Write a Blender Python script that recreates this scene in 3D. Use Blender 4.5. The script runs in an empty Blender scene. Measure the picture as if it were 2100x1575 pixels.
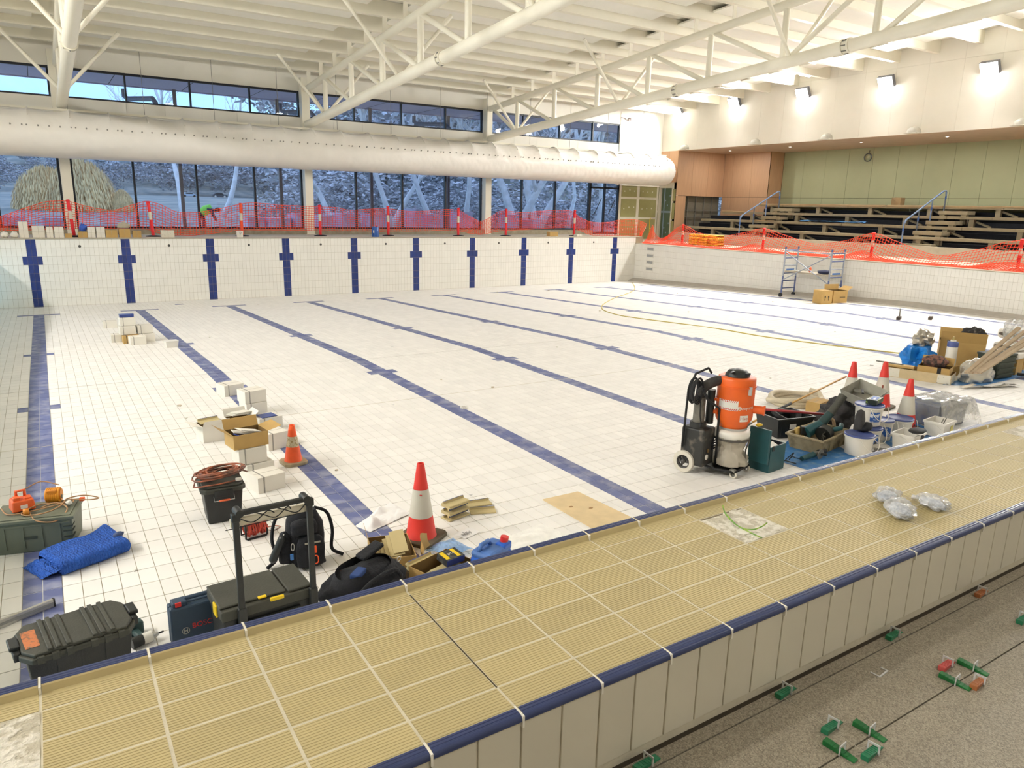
import bpy, bmesh, math, random
import numpy as np
from mathutils import Vector, Matrix, Euler, noise
R_ = random.Random(7)
PI = math.pi
scene = bpy.context.scene
COL = scene.collection

# ---------------------------------------------------------------- camera
# metres; X along the pool end walls, Y along the lanes (far end wall at Y=0), Z=0 top of far end wall
CAM = Vector((.267, -26.148, 1.228)); FPX = 1492.8
def cam_axes(yaw, pitch, roll):
    f = Vector((math.sin(yaw)*math.cos(pitch), math.cos(yaw)*math.cos(pitch), -math.sin(pitch)))
    r = f.cross(Vector((0, 0, 1))).normalized(); u = r.cross(f)
    return math.cos(roll)*r+math.sin(roll)*u, -math.sin(roll)*r+math.cos(roll)*u, f
CR, CU, CF = cam_axes(math.radians(32.708), math.radians(13.674), math.radians(1.31))
cd = bpy.data.cameras.new('camera'); cam = bpy.data.objects.new('camera', cd); COL.objects.link(cam)
cd.sensor_fit = 'HORIZONTAL'; cd.sensor_width = 36; cd.lens = 36*FPX/2100
cd.clip_start = .05; cd.clip_end = 900
cam.matrix_world = Matrix(((CR.x, CU.x, -CF.x, CAM.x), (CR.y, CU.y, -CF.y, CAM.y), (CR.z, CU.z, -CF.z, CAM.z), (0, 0, 0, 1)))
scene.camera = cam

# ---------------------------------------------------------------- world (dusk sky)
w = bpy.data.worlds.new('dusk_sky'); scene.world = w; w.use_nodes = True
nt = w.node_tree; nt.nodes.clear()
wo = nt.nodes.new('ShaderNodeOutputWorld'); bg = nt.nodes.new('ShaderNodeBackground')
tc = nt.nodes.new('ShaderNodeTexCoord'); sx = nt.nodes.new('ShaderNodeSeparateXYZ'); rp = nt.nodes.new('ShaderNodeValToRGB')
ns = nt.nodes.new('ShaderNodeTexNoise'); ns.inputs['Scale'].default_value = 2.2; ns.inputs['Detail'].default_value = 5
mx = nt.nodes.new('ShaderNodeMix'); mx.data_type = 'RGBA'; mx.inputs[7].default_value = (.5, .83, 1.0, 1)
nt.links.new(tc.outputs['Generated'], sx.inputs[0]); nt.links.new(sx.outputs['Z'], rp.inputs[0])
rp.color_ramp.elements[0].position = 0; rp.color_ramp.elements[0].color = (.42, .78, 1.0, 1)
rp.color_ramp.elements[1].position = .6; rp.color_ramp.elements[1].color = (.52, .68, 1.0, 1)
nt.links.new(tc.outputs['Generated'], ns.inputs['Vector'])
mr = nt.nodes.new('ShaderNodeMapRange'); mr.inputs[1].default_value = .45; mr.inputs[2].default_value = .75; mr.inputs[4].default_value = .6
nt.links.new(ns.outputs['Fac'], mr.inputs[0]); nt.links.new(mr.outputs[0], mx.inputs[0])
nt.links.new(rp.outputs[0], mx.inputs[6]); nt.links.new(mx.outputs[2], bg.inputs[0])
bg.inputs[1].default_value = 1.75
nt.links.new(bg.outputs[0], wo.inputs[0])
scene.view_settings.view_transform = 'Standard'; scene.view_settings.look = 'None'
scene.view_settings.gamma = 1; scene.view_settings.exposure = -.08; scene.view_settings.use_curve_mapping = False
LAMP_W = 285            # watts of each wall floodlight
LAMP_COL = (1, .985, .96)
cy = scene.cycles
cy.max_bounces = 9; cy.diffuse_bounces = 5; cy.glossy_bounces = 3; cy.transmission_bounces = 4; cy.transparent_max_bounces = 12
cy.use_adaptive_sampling = True; cy.adaptive_threshold = .03; cy.caustics_reflective = False; cy.caustics_refractive = False

# ---------------------------------------------------------------- helpers
def ray(u, v): return CR*((u-1050)/FPX)+CU*((787.5-v)/FPX)+CF
def on_z(u, v, z):
    d = ray(u, v); return CAM+d*((z-CAM.z)/d.z)
def on_y(u, v, y):
    d = ray(u, v); return CAM+d*((y-CAM.y)/d.y)
def on_x(u, v, x):
    d = ray(u, v); return CAM+d*((x-CAM.x)/d.x)
ZN, YK, ZFAR = -1.59, -13.4, -2.04
def floor_z(y): return ZN if y < YK else ZN+(ZFAR-ZN)*(y-YK)/(-YK)
def fl(u, v):
    p = on_z(u, v, ZN)
    for _ in range(12): p = on_z(u, v, floor_z(p.y))
    return p
def to_px(p):
    q = Vector(p)-CAM; d = q.dot(CF)
    return 1050+FPX*q.dot(CR)/d, 787.5-FPX*q.dot(CU)/d, d
def lin(c): c = c/255; return c/12.92 if c <= .04045 else ((c+.055)/1.055)**2.4
def C8(r, g, b): return (lin(r), lin(g), lin(b))
TM = Matrix.Translation
def RZ(a): return Matrix.Rotation(a, 4, 'Z')
def RX(a): return Matrix.Rotation(a, 4, 'X')
def RY(a): return Matrix.Rotation(a, 4, 'Y')

MATS = {}
def mat(name, col, rough=.5, metal=0, var=.08, scale=12, bump=0, bscale=40, island=0, spec=.5, trans=0, col2=None, lo=.4, hi=.6, sub=0, coat=0, emit=0):
    if name in MATS: return MATS[name]
    m = bpy.data.materials.new(name); m.use_nodes = True; t = m.node_tree; N = t.nodes; L = t.links
    b = N['Principled BSDF']
    b.inputs['Roughness'].default_value = rough; b.inputs['Metallic'].default_value = metal
    b.inputs['Specular IOR Level'].default_value = spec
    if trans: b.inputs['Transmission Weight'].default_value = trans
    if coat: b.inputs['Coat Weight'].default_value = coat
    tcn = N.new('ShaderNodeTexCoord'); nz = N.new('ShaderNodeTexNoise')
    nz.inputs['Scale'].default_value = scale; nz.inputs['Detail'].default_value = 4
    L.new(tcn.outputs['Object'], nz.inputs['Vector'])
    rmp = N.new('ShaderNodeValToRGB'); L.new(nz.outputs['Fac'], rmp.inputs[0])
    e = rmp.color_ramp.elements; e[0].position = lo if col2 else .25; e[1].position = hi if col2 else .75
    c1 = [max(0, x*(1-var)) for x in col]; c2 = list(col2) if col2 else [min(1, x*(1+var)) for x in col]
    if col2: c1 = list(col)
    e[0].color = (*c1, 1); e[1].color = (*c2, 1)
    out = rmp.outputs[0]
    if island:
        g = N.new('ShaderNodeNewGeometry'); h = N.new('ShaderNodeHueSaturation'); mrn = N.new('ShaderNodeMapRange')
        mrn.inputs[3].default_value = 1-island; mrn.inputs[4].default_value = 1+island
        L.new(g.outputs['Random Per Island'], mrn.inputs[0])
        oi = N.new('ShaderNodeObjectInfo'); ad = N.new('ShaderNodeMath'); ad.operation = 'ADD'
        fr = N.new('ShaderNodeMath'); fr.operation = 'FRACT'
        L.new(g.outputs['Random Per Island'], ad.inputs[0]); L.new(oi.outputs['Random'], ad.inputs[1])
        L.new(ad.outputs[0], fr.inputs[0]); L.new(fr.outputs[0], mrn.inputs[0])
        L.new(mrn.outputs[0], h.inputs['Value']); L.new(out, h.inputs['Color']); out = h.outputs[0]
    L.new(out, b.inputs['Base Color'])
    if emit:
        b.inputs['Emission Color'].default_value = (*col, 1); b.inputs['Emission Strength'].default_value = emit
    if bump:
        n2 = N.new('ShaderNodeTexNoise'); n2.inputs['Scale'].default_value = bscale; n2.inputs['Detail'].default_value = 3
        L.new(tcn.outputs['Object'], n2.inputs['Vector']); bp = N.new('ShaderNodeBump')
        bp.inputs['Strength'].default_value = bump; bp.inputs['Distance'].default_value = .02
        L.new(n2.outputs['Fac'], bp.inputs['Height']); L.new(bp.outputs[0], b.inputs['Normal'])
    MATS[name] = m; return m
def glassy(name, tint, gloss=.08, rough=.05, opac=0, ocol=(1, 1, 1)):
    """thin clear sheet: transparent + glossy (+ some diffuse film)"""
    if name in MATS: return MATS[name]
    m = bpy.data.materials.new(name); m.use_nodes = True; t = m.node_tree; N = t.nodes; L = t.links
    N.remove(N['Principled BSDF']); o = N['Material Output']
    tr = N.new('ShaderNodeBsdfTransparent'); tr.inputs[0].default_value = (*tint, 1)
    gl = N.new('ShaderNodeBsdfGlossy'); gl.inputs['Roughness'].default_value = rough
    lw = N.new('ShaderNodeLayerWeight'); lw.inputs[0].default_value = .35
    mm = N.new('ShaderNodeMapRange'); mm.inputs[3].default_value = gloss; mm.inputs[4].default_value = min(1, gloss+.5)
    L.new(lw.outputs['Fresnel'], mm.inputs[0])
    a = N.new('ShaderNodeMixShader'); L.new(mm.outputs[0], a.inputs[0]); L.new(tr.outputs[0], a.inputs[1]); L.new(gl.outputs[0], a.inputs[2])
    fin = a
    if opac:
        df = N.new('ShaderNodeBsdfDiffuse'); df.inputs[0].default_value = (*ocol, 1)
        nz = N.new('ShaderNodeTexNoise'); nz.inputs['Scale'].default_value = 14; tcn = N.new('ShaderNodeTexCoord'); L.new(tcn.outputs['Object'], nz.inputs['Vector'])
        m2 = N.new('ShaderNodeMapRange'); m2.inputs[1].default_value = .3; m2.inputs[2].default_value = .7; m2.inputs[3].default_value = opac*.5; m2.inputs[4].default_value = min(1, opac*1.5)
        L.new(nz.outputs['Fac'], m2.inputs[0])
        fin = N.new('ShaderNodeMixShader'); L.new(m2.outputs[0], fin.inputs[0]); L.new(a.outputs[0], fin.inputs[1]); L.new(df.outputs[0], fin.inputs[2])
    L.new(fin.outputs[0], o.inputs[0]); MATS[name] = m; return m

class MB:
    """collects shapes into one mesh; mi = material slot"""
    def __init__(s): s.v = []; s.f = []; s.m = []
    def add(s, vs, fs, mi=0, M=None):
        o = len(s.v)
        s.v += [tuple(M@Vector(p)) for p in vs] if M is not None else [tuple(p) for p in vs]
        s.f += [tuple(i+o for i in f) for f in fs]; s.m += [mi]*len(fs); return s
    def bb(s, x0, x1, y0, y1, z0, z1, mi=0, M=None):
        return s.add([(x0, y0, z0), (x1, y0, z0), (x1, y1, z0), (x0, y1, z0), (x0, y0, z1), (x1, y0, z1), (x1, y1, z1), (x0, y1, z1)],
                     [(0, 3, 2, 1), (4, 5, 6, 7), (0, 1, 5, 4), (1, 2, 6, 5), (2, 3, 7, 6), (3, 0, 4, 7)], mi, M)
    def box(s, c, sz, mi=0, M=None):
        a, b, h = sz[0]/2, sz[1]/2, sz[2]/2
        return s.bb(c[0]-a, c[0]+a, c[1]-b, c[1]+b, c[2]-h, c[2]+h, mi, M)
    def taper(s, x, y, z0, z1, k, mi=0, M=None, c=(0, 0), ky=None):
        """box half sizes x,y at the top, times k at the bottom"""
        ky = k if ky is None else ky; cx, cy = c
        return s.add([(cx-x*k, cy-y*ky, z0), (cx+x*k, cy-y*ky, z0), (cx+x*k, cy+y*ky, z0), (cx-x*k, cy+y*ky, z0), (cx-x, cy-y, z1), (cx+x, cy-y, z1), (cx+x, cy+y, z1), (cx-x, cy+y, z1)],
                     [(0, 3, 2, 1), (4, 5, 6, 7), (0, 1, 5, 4), (1, 2, 6, 5), (2, 3, 7, 6), (3, 0, 4, 7)], mi, M)
    def tub(s, x, y, h, k, t=.004, mi=0, M=None, mi2=None):
        """open tapered tub: top half sizes x,y; bottom times k; wall t"""
        mi2 = mi if mi2 is None else mi2
        def ring(a, b, z): return [(-a, -b, z), (a, -b, z), (a, b, z), (-a, b, z)]
        vs = ring(x*k, y*k, 0)+ring(x, y, h)+ring(x-t, y-t, h)+ring(x*k-t, y*k-t, t)
        q = lambda a: [(a+i, a+(i+1) % 4, a+4+(i+1) % 4, a+4+i) for i in range(4)]
        s.add(vs, [(0, 3, 2, 1)]+q(0)+q(4), mi, M); o = len(s.v)-16
        s.f += [tuple(i+o for i in f) for f in q(8)+[(12, 13, 14, 15)]]; s.m += [mi2]*5; return s
    def cyl(s, p0, p1, r0, r1=None, n=12, mi=0, caps=True, M=None):
        r1 = r0 if r1 is None else r1; p0, p1 = Vector(p0), Vector(p1); d = (p1-p0).normalized()
        a = d.orthogonal().normalized(); b = d.cross(a); vs = []
        for p, r in ((p0, r0), (p1, r1)):
            for i in range(n):
                t = 2*PI*i/n; vs.append(p+a*(r*math.cos(t))+b*(r*math.sin(t)))
        fs = [(i, (i+1) % n, n+(i+1) % n, n+i) for i in range(n)]
        if caps: fs += [tuple(range(n-1, -1, -1)), tuple(range(n, 2*n))]
        return s.add(vs, fs, mi, M)
    def tube(s, pts, r, n=6, mi=0, closed=False, M=None, caps=True):
        pts = [Vector(p) for p in pts]; k = len(pts); vs = []; a = None
        rs = r if isinstance(r, (list, tuple)) else [r]*k
        for i, p in enumerate(pts):
            d = (pts[(i+1) % k]-pts[i-1]) if closed else (pts[min(i+1, k-1)]-pts[max(i-1, 0)])
            d = d.normalized() if d.length > 1e-9 else Vector((0, 0, 1))
            a = d.orthogonal().normalized() if a is None else (a-d*a.dot(d)).normalized() if (a-d*a.dot(d)).length > 1e-6 else d.orthogonal().normalized()
            b = d.cross(a)
            for j in range(n):
                t = 2*PI*j/n; vs.append(p+a*(rs[i]*math.cos(t))+b*(rs[i]*math.sin(t)))
        fs = []
        for i in range(k if closed else k-1):
            i2 = (i+1) % k
            fs += [(i*n+j, i*n+(j+1) % n, i2*n+(j+1) % n, i2*n+j) for j in range(n)]
        if not closed and caps: fs += [tuple(range(n-1, -1, -1)), tuple(range((k-1)*n, k*n))]
        return s.add(vs, fs, mi, M)
    def lathe(s, prof, n=24, mi=0, M=None, mis=None):
        vs = []; fs = []
        for r, z in prof:
            for i in range(n):
                t = 2*PI*i/n; vs.append((r*math.cos(t), r*math.sin(t), z))
        o = len(s.f)
        for k in range(len(prof)-1):
            fs += [(k*n+i, k*n+(i+1) % n, (k+1)*n+(i+1) % n, (k+1)*n+i) for i in range(n)]
        s.add(vs, fs, mi, M)
        if mis:
            for k in range(len(prof)-1):
                for i in range(n): s.m[o+k*n+i] = mis[k]
        return s
    def prism(s, poly, h0, h1, mi=0, M=None):
        """polygon in local XY extruded along Z"""
        n = len(poly); vs = [(x, y, h0) for x, y in poly]+[(x, y, h1) for x, y in poly]
        return s.add(vs, [tuple(range(n-1, -1, -1)), tuple(range(n, 2*n))]+[(i, (i+1) % n, n+(i+1) % n, n+i) for i in range(n)], mi, M)
    def grid(s, nu, nv, fn, mi=0, M=None):
        vs = [fn(i/nu, j/nv) for j in range(nv+1) for i in range(nu+1)]
        return s.add(vs, [(j*(nu+1)+i, j*(nu+1)+i+1, (j+1)*(nu+1)+i+1, (j+1)*(nu+1)+i) for j in range(nv) for i in range(nu)], mi, M)
    def ball(s, c, r, n=12, m=8, mi=0, M=None, amp=0, fr=3, seed=0):
        r = (r, r, r) if not isinstance(r, (tuple, list)) else r; vs = []
        for j in range(m+1):
            ph = PI*j/m
            for i in range(n):
                t = 2*PI*i/n; d = Vector((math.sin(ph)*math.cos(t), math.sin(ph)*math.sin(t), math.cos(ph)))
                k = 1+amp*noise.noise(d*fr+Vector((seed*7.3, seed*1.7, 0))) if amp else 1
                vs.append((c[0]+d.x*r[0]*k, c[1]+d.y*r[1]*k, c[2]+d.z*r[2]*k))
        return s.add(vs, [(j*n+i, (j+1)*n+i, (j+1)*n+(i+1) % n, j*n+(i+1) % n) for j in range(m) for i in range(n)], mi, M)
    def settle(s, lo=0, hi=1e9):
        """flatten the underside (and top) where it rests on something"""
        s.v = [(x, y, min(max(z, lo), hi)) for x, y, z in s.v]; return s
    def mesh(s, name, mats, smooth=None):
        me = bpy.data.meshes.new(name); me.from_pydata(s.v, [], s.f)
        for m in (mats if isinstance(mats, (list, tuple)) else [mats]): me.materials.append(m)
        me.polygons.foreach_set('material_index', s.m)
        if smooth is not None:
            me.polygons.foreach_set('use_smooth', [True]*len(s.f))
            if smooth: me.set_sharp_from_angle(angle=math.radians(smooth))
        me.update(); return me
    def build(s, name, mats, parent=None, smooth=None, bevel=0, M=None):
        o = bpy.data.objects.new(name, s.mesh(name, mats, smooth)); COL.objects.link(o)
        if parent is not None: o.parent = parent
        if M is not None: o.matrix_local = M
        if bevel:
            b = o.modifiers.new('edge', 'BEVEL'); b.width = bevel; b.segments = 2; b.limit_method = 'ANGLE'; b.angle_limit = math.radians(40)
        return o
def inst(name, me, parent=None, M=None):
    o = bpy.data.objects.new(name, me); COL.objects.link(o)
    if parent is not None: o.parent = parent
    if M is not None: o.matrix_local = M
    return o
def tag(o, label, cat, group=None, kind=None):
    o['label'] = label; o['category'] = cat
    if group: o['group'] = group
    if kind: o['kind'] = kind
    return o
def thing(name, label, cat, loc=(0, 0, 0), rz=0, group=None):
    o = bpy.data.objects.new(name, None); COL.objects.link(o); o.empty_display_size = .1
    o.location = loc; o.rotation_euler = (0, 0, rz); return tag(o, label, cat, group)
def struct(o): o['kind'] = 'structure'; return o
def copy_tree(o, parent=None):
    c = o.copy(); COL.objects.link(c); c.parent = parent
    for ch in list(o.children): copy_tree(ch, c)
    return c
def text(s, size, name, material, parent=None, M=None, depth=.0006, bend=0):
    cu = bpy.data.curves.new(name, 'FONT'); cu.body = s; cu.size = size; cu.align_x = 'CENTER'; cu.align_y = 'CENTER'; cu.extrude = depth
    c = bpy.data.objects.new(name, cu); COL.objects.link(c); bpy.context.view_layer.update()
    me = bpy.data.meshes.new_from_object(c.evaluated_get(bpy.context.evaluated_depsgraph_get())); bpy.data.objects.remove(c)
    me.materials.clear(); me.materials.append(material)
    if bend:
        for v in me.vertices: a = v.co.x/bend; v.co = Vector(((bend+v.co.z)*math.sin(a), v.co.y, (bend+v.co.z)*math.cos(a)-bend))
    o = bpy.data.objects.new(name, me); COL.objects.link(o)
    if parent is not None: o.parent = parent
    if M is not None: o.matrix_local = M
    return o
def arc(c, r, a0, a1, n=12, z=0):
    return [(c[0]+r*math.cos(a0+(a1-a0)*i/n), c[1]+r*math.sin(a0+(a1-a0)*i/n), z) for i in range(n+1)]
def spl(pts, n=8):
    """Catmull-Rom through points"""
    P = [Vector(p) for p in pts]; P = [P[0]*2-P[1]]+P+[P[-1]*2-P[-2]]; o = []
    for i in range(1, len(P)-2):
        for k in range(n):
            t = k/n; a, b, c, d = P[i-1], P[i], P[i+1], P[i+2]
            o.append(.5*((2*b)+(c-a)*t+(2*a-5*b+4*c-d)*t*t+(3*b-a-3*c+d)*t**3))
    o.append(P[-2]); return o
def crumple(nu, nv, fn, amp, fr, seed):
    def g(u, v):
        p = Vector(fn(u, v)); q = p*fr+Vector((seed*3.1, seed*1.3, seed))
        return p+Vector((noise.noise(q), noise.noise(q+Vector((9, 3, 1))), noise.noise(q+Vector((2, 8, 5)))))*amp
    return g
# ---------------------------------------------------------------- materials of the place
WHITE_TILE = mat('white_tile', C8(233, 230, 225), .6, var=.03, scale=3, island=.035, spec=.3)
WALL_TILE = mat('white_wall_tile', C8(231, 228, 220), .25, var=.02, scale=3, island=.02, spec=.4)
BLUE_FLOOR = mat('dusty_blue_tile', C8(92, 100, 144), .6, scale=5, col2=C8(150, 153, 174), lo=.45, hi=.72, island=.1)
BLUE_TILE = mat('blue_tile', C8(38, 56, 118), .2, var=.12, scale=6, island=.1)
COPING_BLUE = mat('coping_blue', C8(52, 64, 106), .3, var=.12, scale=10)
GROUT = mat('tan_grout', C8(158, 147, 122), .9, var=.1, scale=4)
GROUT_W = mat('white_grout', C8(208, 200, 178), .9, var=.08, scale=9, bump=.2)
BEIGE = mat('beige_tile', C8(190, 174, 128), .55, var=.05, scale=7, island=.045)
BEIGE_FACE = mat('cream_face_tile', C8(214, 208, 190), .3, var=.04, scale=4, island=.03)
CONCRETE = mat('concrete', C8(158, 150, 130), .9, var=.2, scale=6, bump=.2, bscale=30)
CONC_L = mat('pale_concrete', C8(196, 188, 170), .9, var=.1, scale=5, bump=.2)
PLASTER = mat('white_panel', C8(235, 231, 220), .6, var=.02, scale=2)
STEEL_W = mat('white_steel', C8(236, 231, 214), .4, var=.02, scale=3)
CEIL = mat('ceiling_panel', C8(240, 237, 228), .8, var=.02, scale=3)
CEIL_D = mat('roof_deck', C8(222, 218, 206), .8, var=.04, scale=3)
WOOD = mat('timber_panel', C8(190, 152, 118), .5, var=.1, scale=3, island=.04)
WOOD.node_tree.nodes['Noise Texture'].inputs['Scale'].default_value = 4
_mp = WOOD.node_tree.nodes.new('ShaderNodeMapping'); _mp.inputs['Scale'].default_value = (9, 9, .35)
WOOD.node_tree.links.new(WOOD.node_tree.nodes['Texture Coordinate'].outputs['Object'], _mp.inputs[0])
WOOD.node_tree.links.new(_mp.outputs[0], WOOD.node_tree.nodes['Noise Texture'].inputs['Vector'])
SOFFIT = mat('soffit_board', C8(196, 172, 150), .7, var=.08, scale=3)
GREENB = mat('sage_panel', C8(168, 172, 136), .6, var=.03, scale=2)
PLY_G = mat('green_plasterboard', C8(152, 147, 98), .8, var=.06, scale=4)
JOINT = mat('joint_compound', C8(214, 208, 192), .9, var=.05, scale=6)
BLACK = mat('black_frame', C8(26, 29, 38), .4, var=.1)
DARK = mat('dark_void', C8(24, 26, 34), .9, var=.2)
GREYM = mat('grey_metal', C8(128, 126, 118), .5, metal=.3, var=.1)
PAPER_BR = mat('brown_paper', C8(152, 128, 92), .85, var=.12, scale=5, bump=.2)
BENCH = mat('bench_timber', C8(160, 148, 122), .8, var=.12, scale=4)
GLASS = glassy('window_glass', (.78, .84, 1.0), .05, .02)

def quad_box_arrays(cent, half, axis_u, axis_v, axis_n, depth, vz=None):
    """many flat tiles: cent (n,3) at the face, half (n,2)"""
    n = len(cent); u = np.array(axis_u)*1.; v = np.array(axis_v)*1.; nn = np.array(axis_n)*1.
    vs = np.zeros((n, 8, 3)); k = 0
    for d in (0, -depth):
        for a, b in ((-1, -1), (1, -1), (1, 1), (-1, 1)):
            vs[:, k] = cent+half[:, :1]*a*u+half[:, 1:]*b*v+nn*d; k += 1
    return vs
def tile_stuff(name, vs, midx, mats, parent):
    n = len(vs); F = np.array([(0, 1, 2, 3), (0, 4, 5, 1), (1, 5, 6, 2), (2, 6, 7, 3), (3, 7, 4, 0)])
    fa = (F[None]+np.arange(n)[:, None, None]*8).reshape(-1, 4)
    me = bpy.data.meshes.new(name); me.vertices.add(n*8); me.vertices.foreach_set('co', vs.reshape(-1))
    nf = len(fa); me.loops.add(nf*4); me.loops.foreach_set('vertex_index', fa.reshape(-1))
    me.polygons.add(nf); me.polygons.foreach_set('loop_start', np.arange(nf)*4)
    for m in mats: me.materials.append(m)
    me.polygons.foreach_set('material_index', np.repeat(midx, 5).astype(np.int32)); me.polygons.foreach_set('use_smooth', np.zeros(nf, dtype=bool)); me.update(calc_edges=True); me.validate()
    o = bpy.data.objects.new(name, me); COL.objects.link(o); o.parent = parent; o['kind'] = 'stuff'; return o
def in_view(p, m=60):
    x, y, d = to_px(p); return d > .2 and -m < x < 2100+m and -m < y < 1575+m

# ---------------------------------------------------------------- pool floor
X0, X1, YB = -1.25, 23.75, -24.14
mb = MB()
for a, b in ((0, YK), (YK, YB)):
    za, zb = floor_z(a)-.004, floor_z(b+.0001)-.004
    mb.add([(X0, a, za), (X1, a, za), (X1, b, zb), (X0, b, zb), (X0, a, za-.3), (X1, a, za-.3), (X1, b, zb-.3), (X0, b, zb-.3)],
           [(0, 3, 2, 1), (4, 5, 6, 7), (0, 1, 5, 4), (2, 3, 7, 6), (1, 2, 6, 5), (0, 4, 7, 3)])
pool_floor = struct(mb.build('floor', [GROUT]))
TW, TL, GAP = .125, .25, .0045
nX, nY = 200, 96
cells = []
for j in range(nY):
    yc = -(j+.5)*TL
    zc = floor_z(yc)
    for i in range(nX):
        xc = X0+(i+.5)*TW
        x = xc; k = round(x/2.5); dx = abs(x-2.5*k); blue = False
        if 0 <= k <= 9:
            if dx < .125 and j >= 9: blue = True
            if dx < .5 and j == 9: blue = True
            if dx < .25 and j in (39, 58): blue = True
        if j == 4 and abs(x-3.75) < .13 : blue = True
        cells.append((xc, yc, zc, blue))
vis = [(c, (Vector(c[:3])-CAM).length) for c in cells if in_view(c[:3], 0) and c[1] > -21.7]
vis.sort(key=lambda t: t[1]); near = set(t[0] for t in vis[:300])
def tile_mesh(name, hx, hy, d, ch, m):
    b = MB(); v = []
    for z, s in ((0, ch), (-ch, 0), (-d, 0)):
        v += [(-hx+s, -hy+s, z), (hx-s, -hy+s, z), (hx-s, hy-s, z), (-hx+s, hy-s, z)]
    f = [(0, 1, 2, 3)]+[(a+i, a+4+i, a+4+(i+1) % 4, a+(i+1) % 4) for a in (0, 4) for i in range(4)]
    b.add(v, f); return b.mesh(name, m)
ft_w = tile_mesh('floor_tile_white', TW/2-GAP/2, TL/2-.0035, .006, .0015, WHITE_TILE)
ft_b = tile_mesh('floor_tile_blue', TW/2-GAP/2, TL/2-.0035, .006, .0015, BLUE_FLOOR)
for c in cells:
    if c in near: inst('floor_tile', ft_b if c[3] else ft_w, pool_floor, TM((c[0], c[1], c[2]+R_.uniform(-.0005, .0006))))
rest = [c for c in cells if c not in near and in_view(c[:3], 500)]
ca = np.array([(c[0], c[1], c[2]) for c in rest]); vs = quad_box_arrays(ca, np.tile([TW/2-GAP/2, TL/2-.0035], (len(ca), 1)), (1, 0, 0), (0, 1, 0), (0, 0, 1), .006)
sl = (ZFAR-ZN)/(-YK)
dz = (vs[:, :, 1]-ca[:, None, 1])*np.where(ca[:, None, 1] > YK, sl, 0); vs[:, :, 2] += dz
tile_stuff('floor_tile_field', vs, np.array([1 if c[3] else 0 for c in rest]), [WHITE_TILE, BLUE_FLOOR], pool_floor)
# movement joint across the lanes and one along
mb = MB()
mb.bb(X0, X1, -16.505, -16.495, ZN-.003, ZN+.0012); mb.build('movement_joint', mat('sealant', C8(196, 186, 164), .8), pool_floor)

for k in range(10):
    m = MB()
    for a_, b_ in ((-2.25, YK), (YK, YB)):
        za, zb = floor_z(a_)-.0028, floor_z(b_+.0001)-.0028; m.add([(2.5*k-.124, a_, za), (2.5*k+.124, a_, za), (2.5*k+.124, b_, zb), (2.5*k-.124, b_, zb)], [(0, 3, 2, 1)])
    m.build('lane_grout', [mat('lane_grout', C8(214, 212, 208), .9)], pool_floor)
# ---------------------------------------------------------------- pool end wall (far), side wall, bulkhead
wf = struct(MB().bb(X0-.3, 24.2, .004, .3, -2.5, -.02).build('wall_far', [GROUT]))
MB().bb(X0-.3, 24.2, -.012, .3, -.02, 0).build('edge_strip', mat('edge_trim', C8(168, 160, 140), .6), wf)
rows = []
z = -.024
while z > -2.06:
    z2 = max(z-.25, -2.075); rows.append((z, z2)); z = z2-.0
wt = []
for r, (za, zb) in enumerate(rows):
    for i in range(nX):
        xc = X0+(i+.5)*TW; k = round(xc/2.5); dx = abs(xc-2.5*k)
        blue = 0 <= k <= 9 and (dx < .125 or (r == 2 and dx < .25))
        wt.append((xc, za, zb, blue))
near_w = sorted((t for t in wt if in_view((t[0], 0, (t[1]+t[2])/2), 0)), key=lambda t: t[0])[:300]; nset = set(near_w)
wmesh = {}
def wall_tile_obj(parent, h, blue, M, key):
    k = (key, round(h, 3), blue)
    if k not in wmesh: wmesh[k] = tile_mesh('wall_tile', TW/2-.002, h/2-.002, .006, .001, BLUE_TILE if blue else WALL_TILE)
    inst('wall_tile', wmesh[k], parent, M)
for t in near_w:
    wall_tile_obj(wf, t[1]-t[2], t[3], TM((t[0], 0, (t[1]+t[2])/2))@RX(PI/2), 'f')
rest = [t for t in wt if t not in nset]
ca = np.array([(t[0], 0, (t[1]+t[2])/2) for t in rest]); hf = np.array([(TW/2-.002, (t[1]-t[2])/2-.002) for t in rest])
tile_stuff('wall_tile_field', quad_box_arrays(ca, hf, (1, 0, 0), (0, 0, 1), (0, -1, 0), .006), np.array([int(t[3]) for t in rest]), [WALL_TILE, BLUE_TILE], wf)
DK = mat('inlet_dark', C8(70, 68, 64), .5)
for i in range(9):
    MB().cyl((1.25+2.5*i, -.008, -.235), (1.25+2.5*i, .004, -.235), .04, n=14).build('water_inlet', [DK], wf)

ZS = -.29
wr = struct(MB().bb(X1+.004, X1+.3, YB, .3, -2.4, ZS-.02).build('wall_right', [GROUT]))
MB().bb(X1-.012, X1+.3, YB, 0, ZS-.02, ZS).build('edge_strip', MATS['edge_trim'], wr)
wt = []
for j in range(193):
    yc = -(j+.5)*TW
    z = ZS-.022
    while z > -2.0:
        z2 = z-.25
        if z2 < floor_z(yc): z2 = floor_z(yc)
        if z-z2 > .02: wt.append((yc, z, z2))
        z -= .25
HOLES = [(-1.0, -.62-.25*i) for i in range(4)]
def in_hole(t): return -1.25 < t[0] < -.75 and t[1] < -.28 and t[1] > -1.3
near_w = sorted((t for t in wt if in_view((X1, t[0], t[1]), 0)), key=lambda t: t[0])[:300]; nset = set(near_w)
for t in near_w:
    wall_tile_obj(wr, t[1]-t[2], False, TM((X1, t[0], (t[1]+t[2])/2))@RZ(-PI/2)@RX(PI/2), 'r')
rest = [t for t in wt if t not in nset]
ca = np.array([(X1, t[0], (t[1]+t[2])/2) for t in rest]); hf = np.array([(TW/2-.002, (t[1]-t[2])/2-.002) for t in rest])
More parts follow.
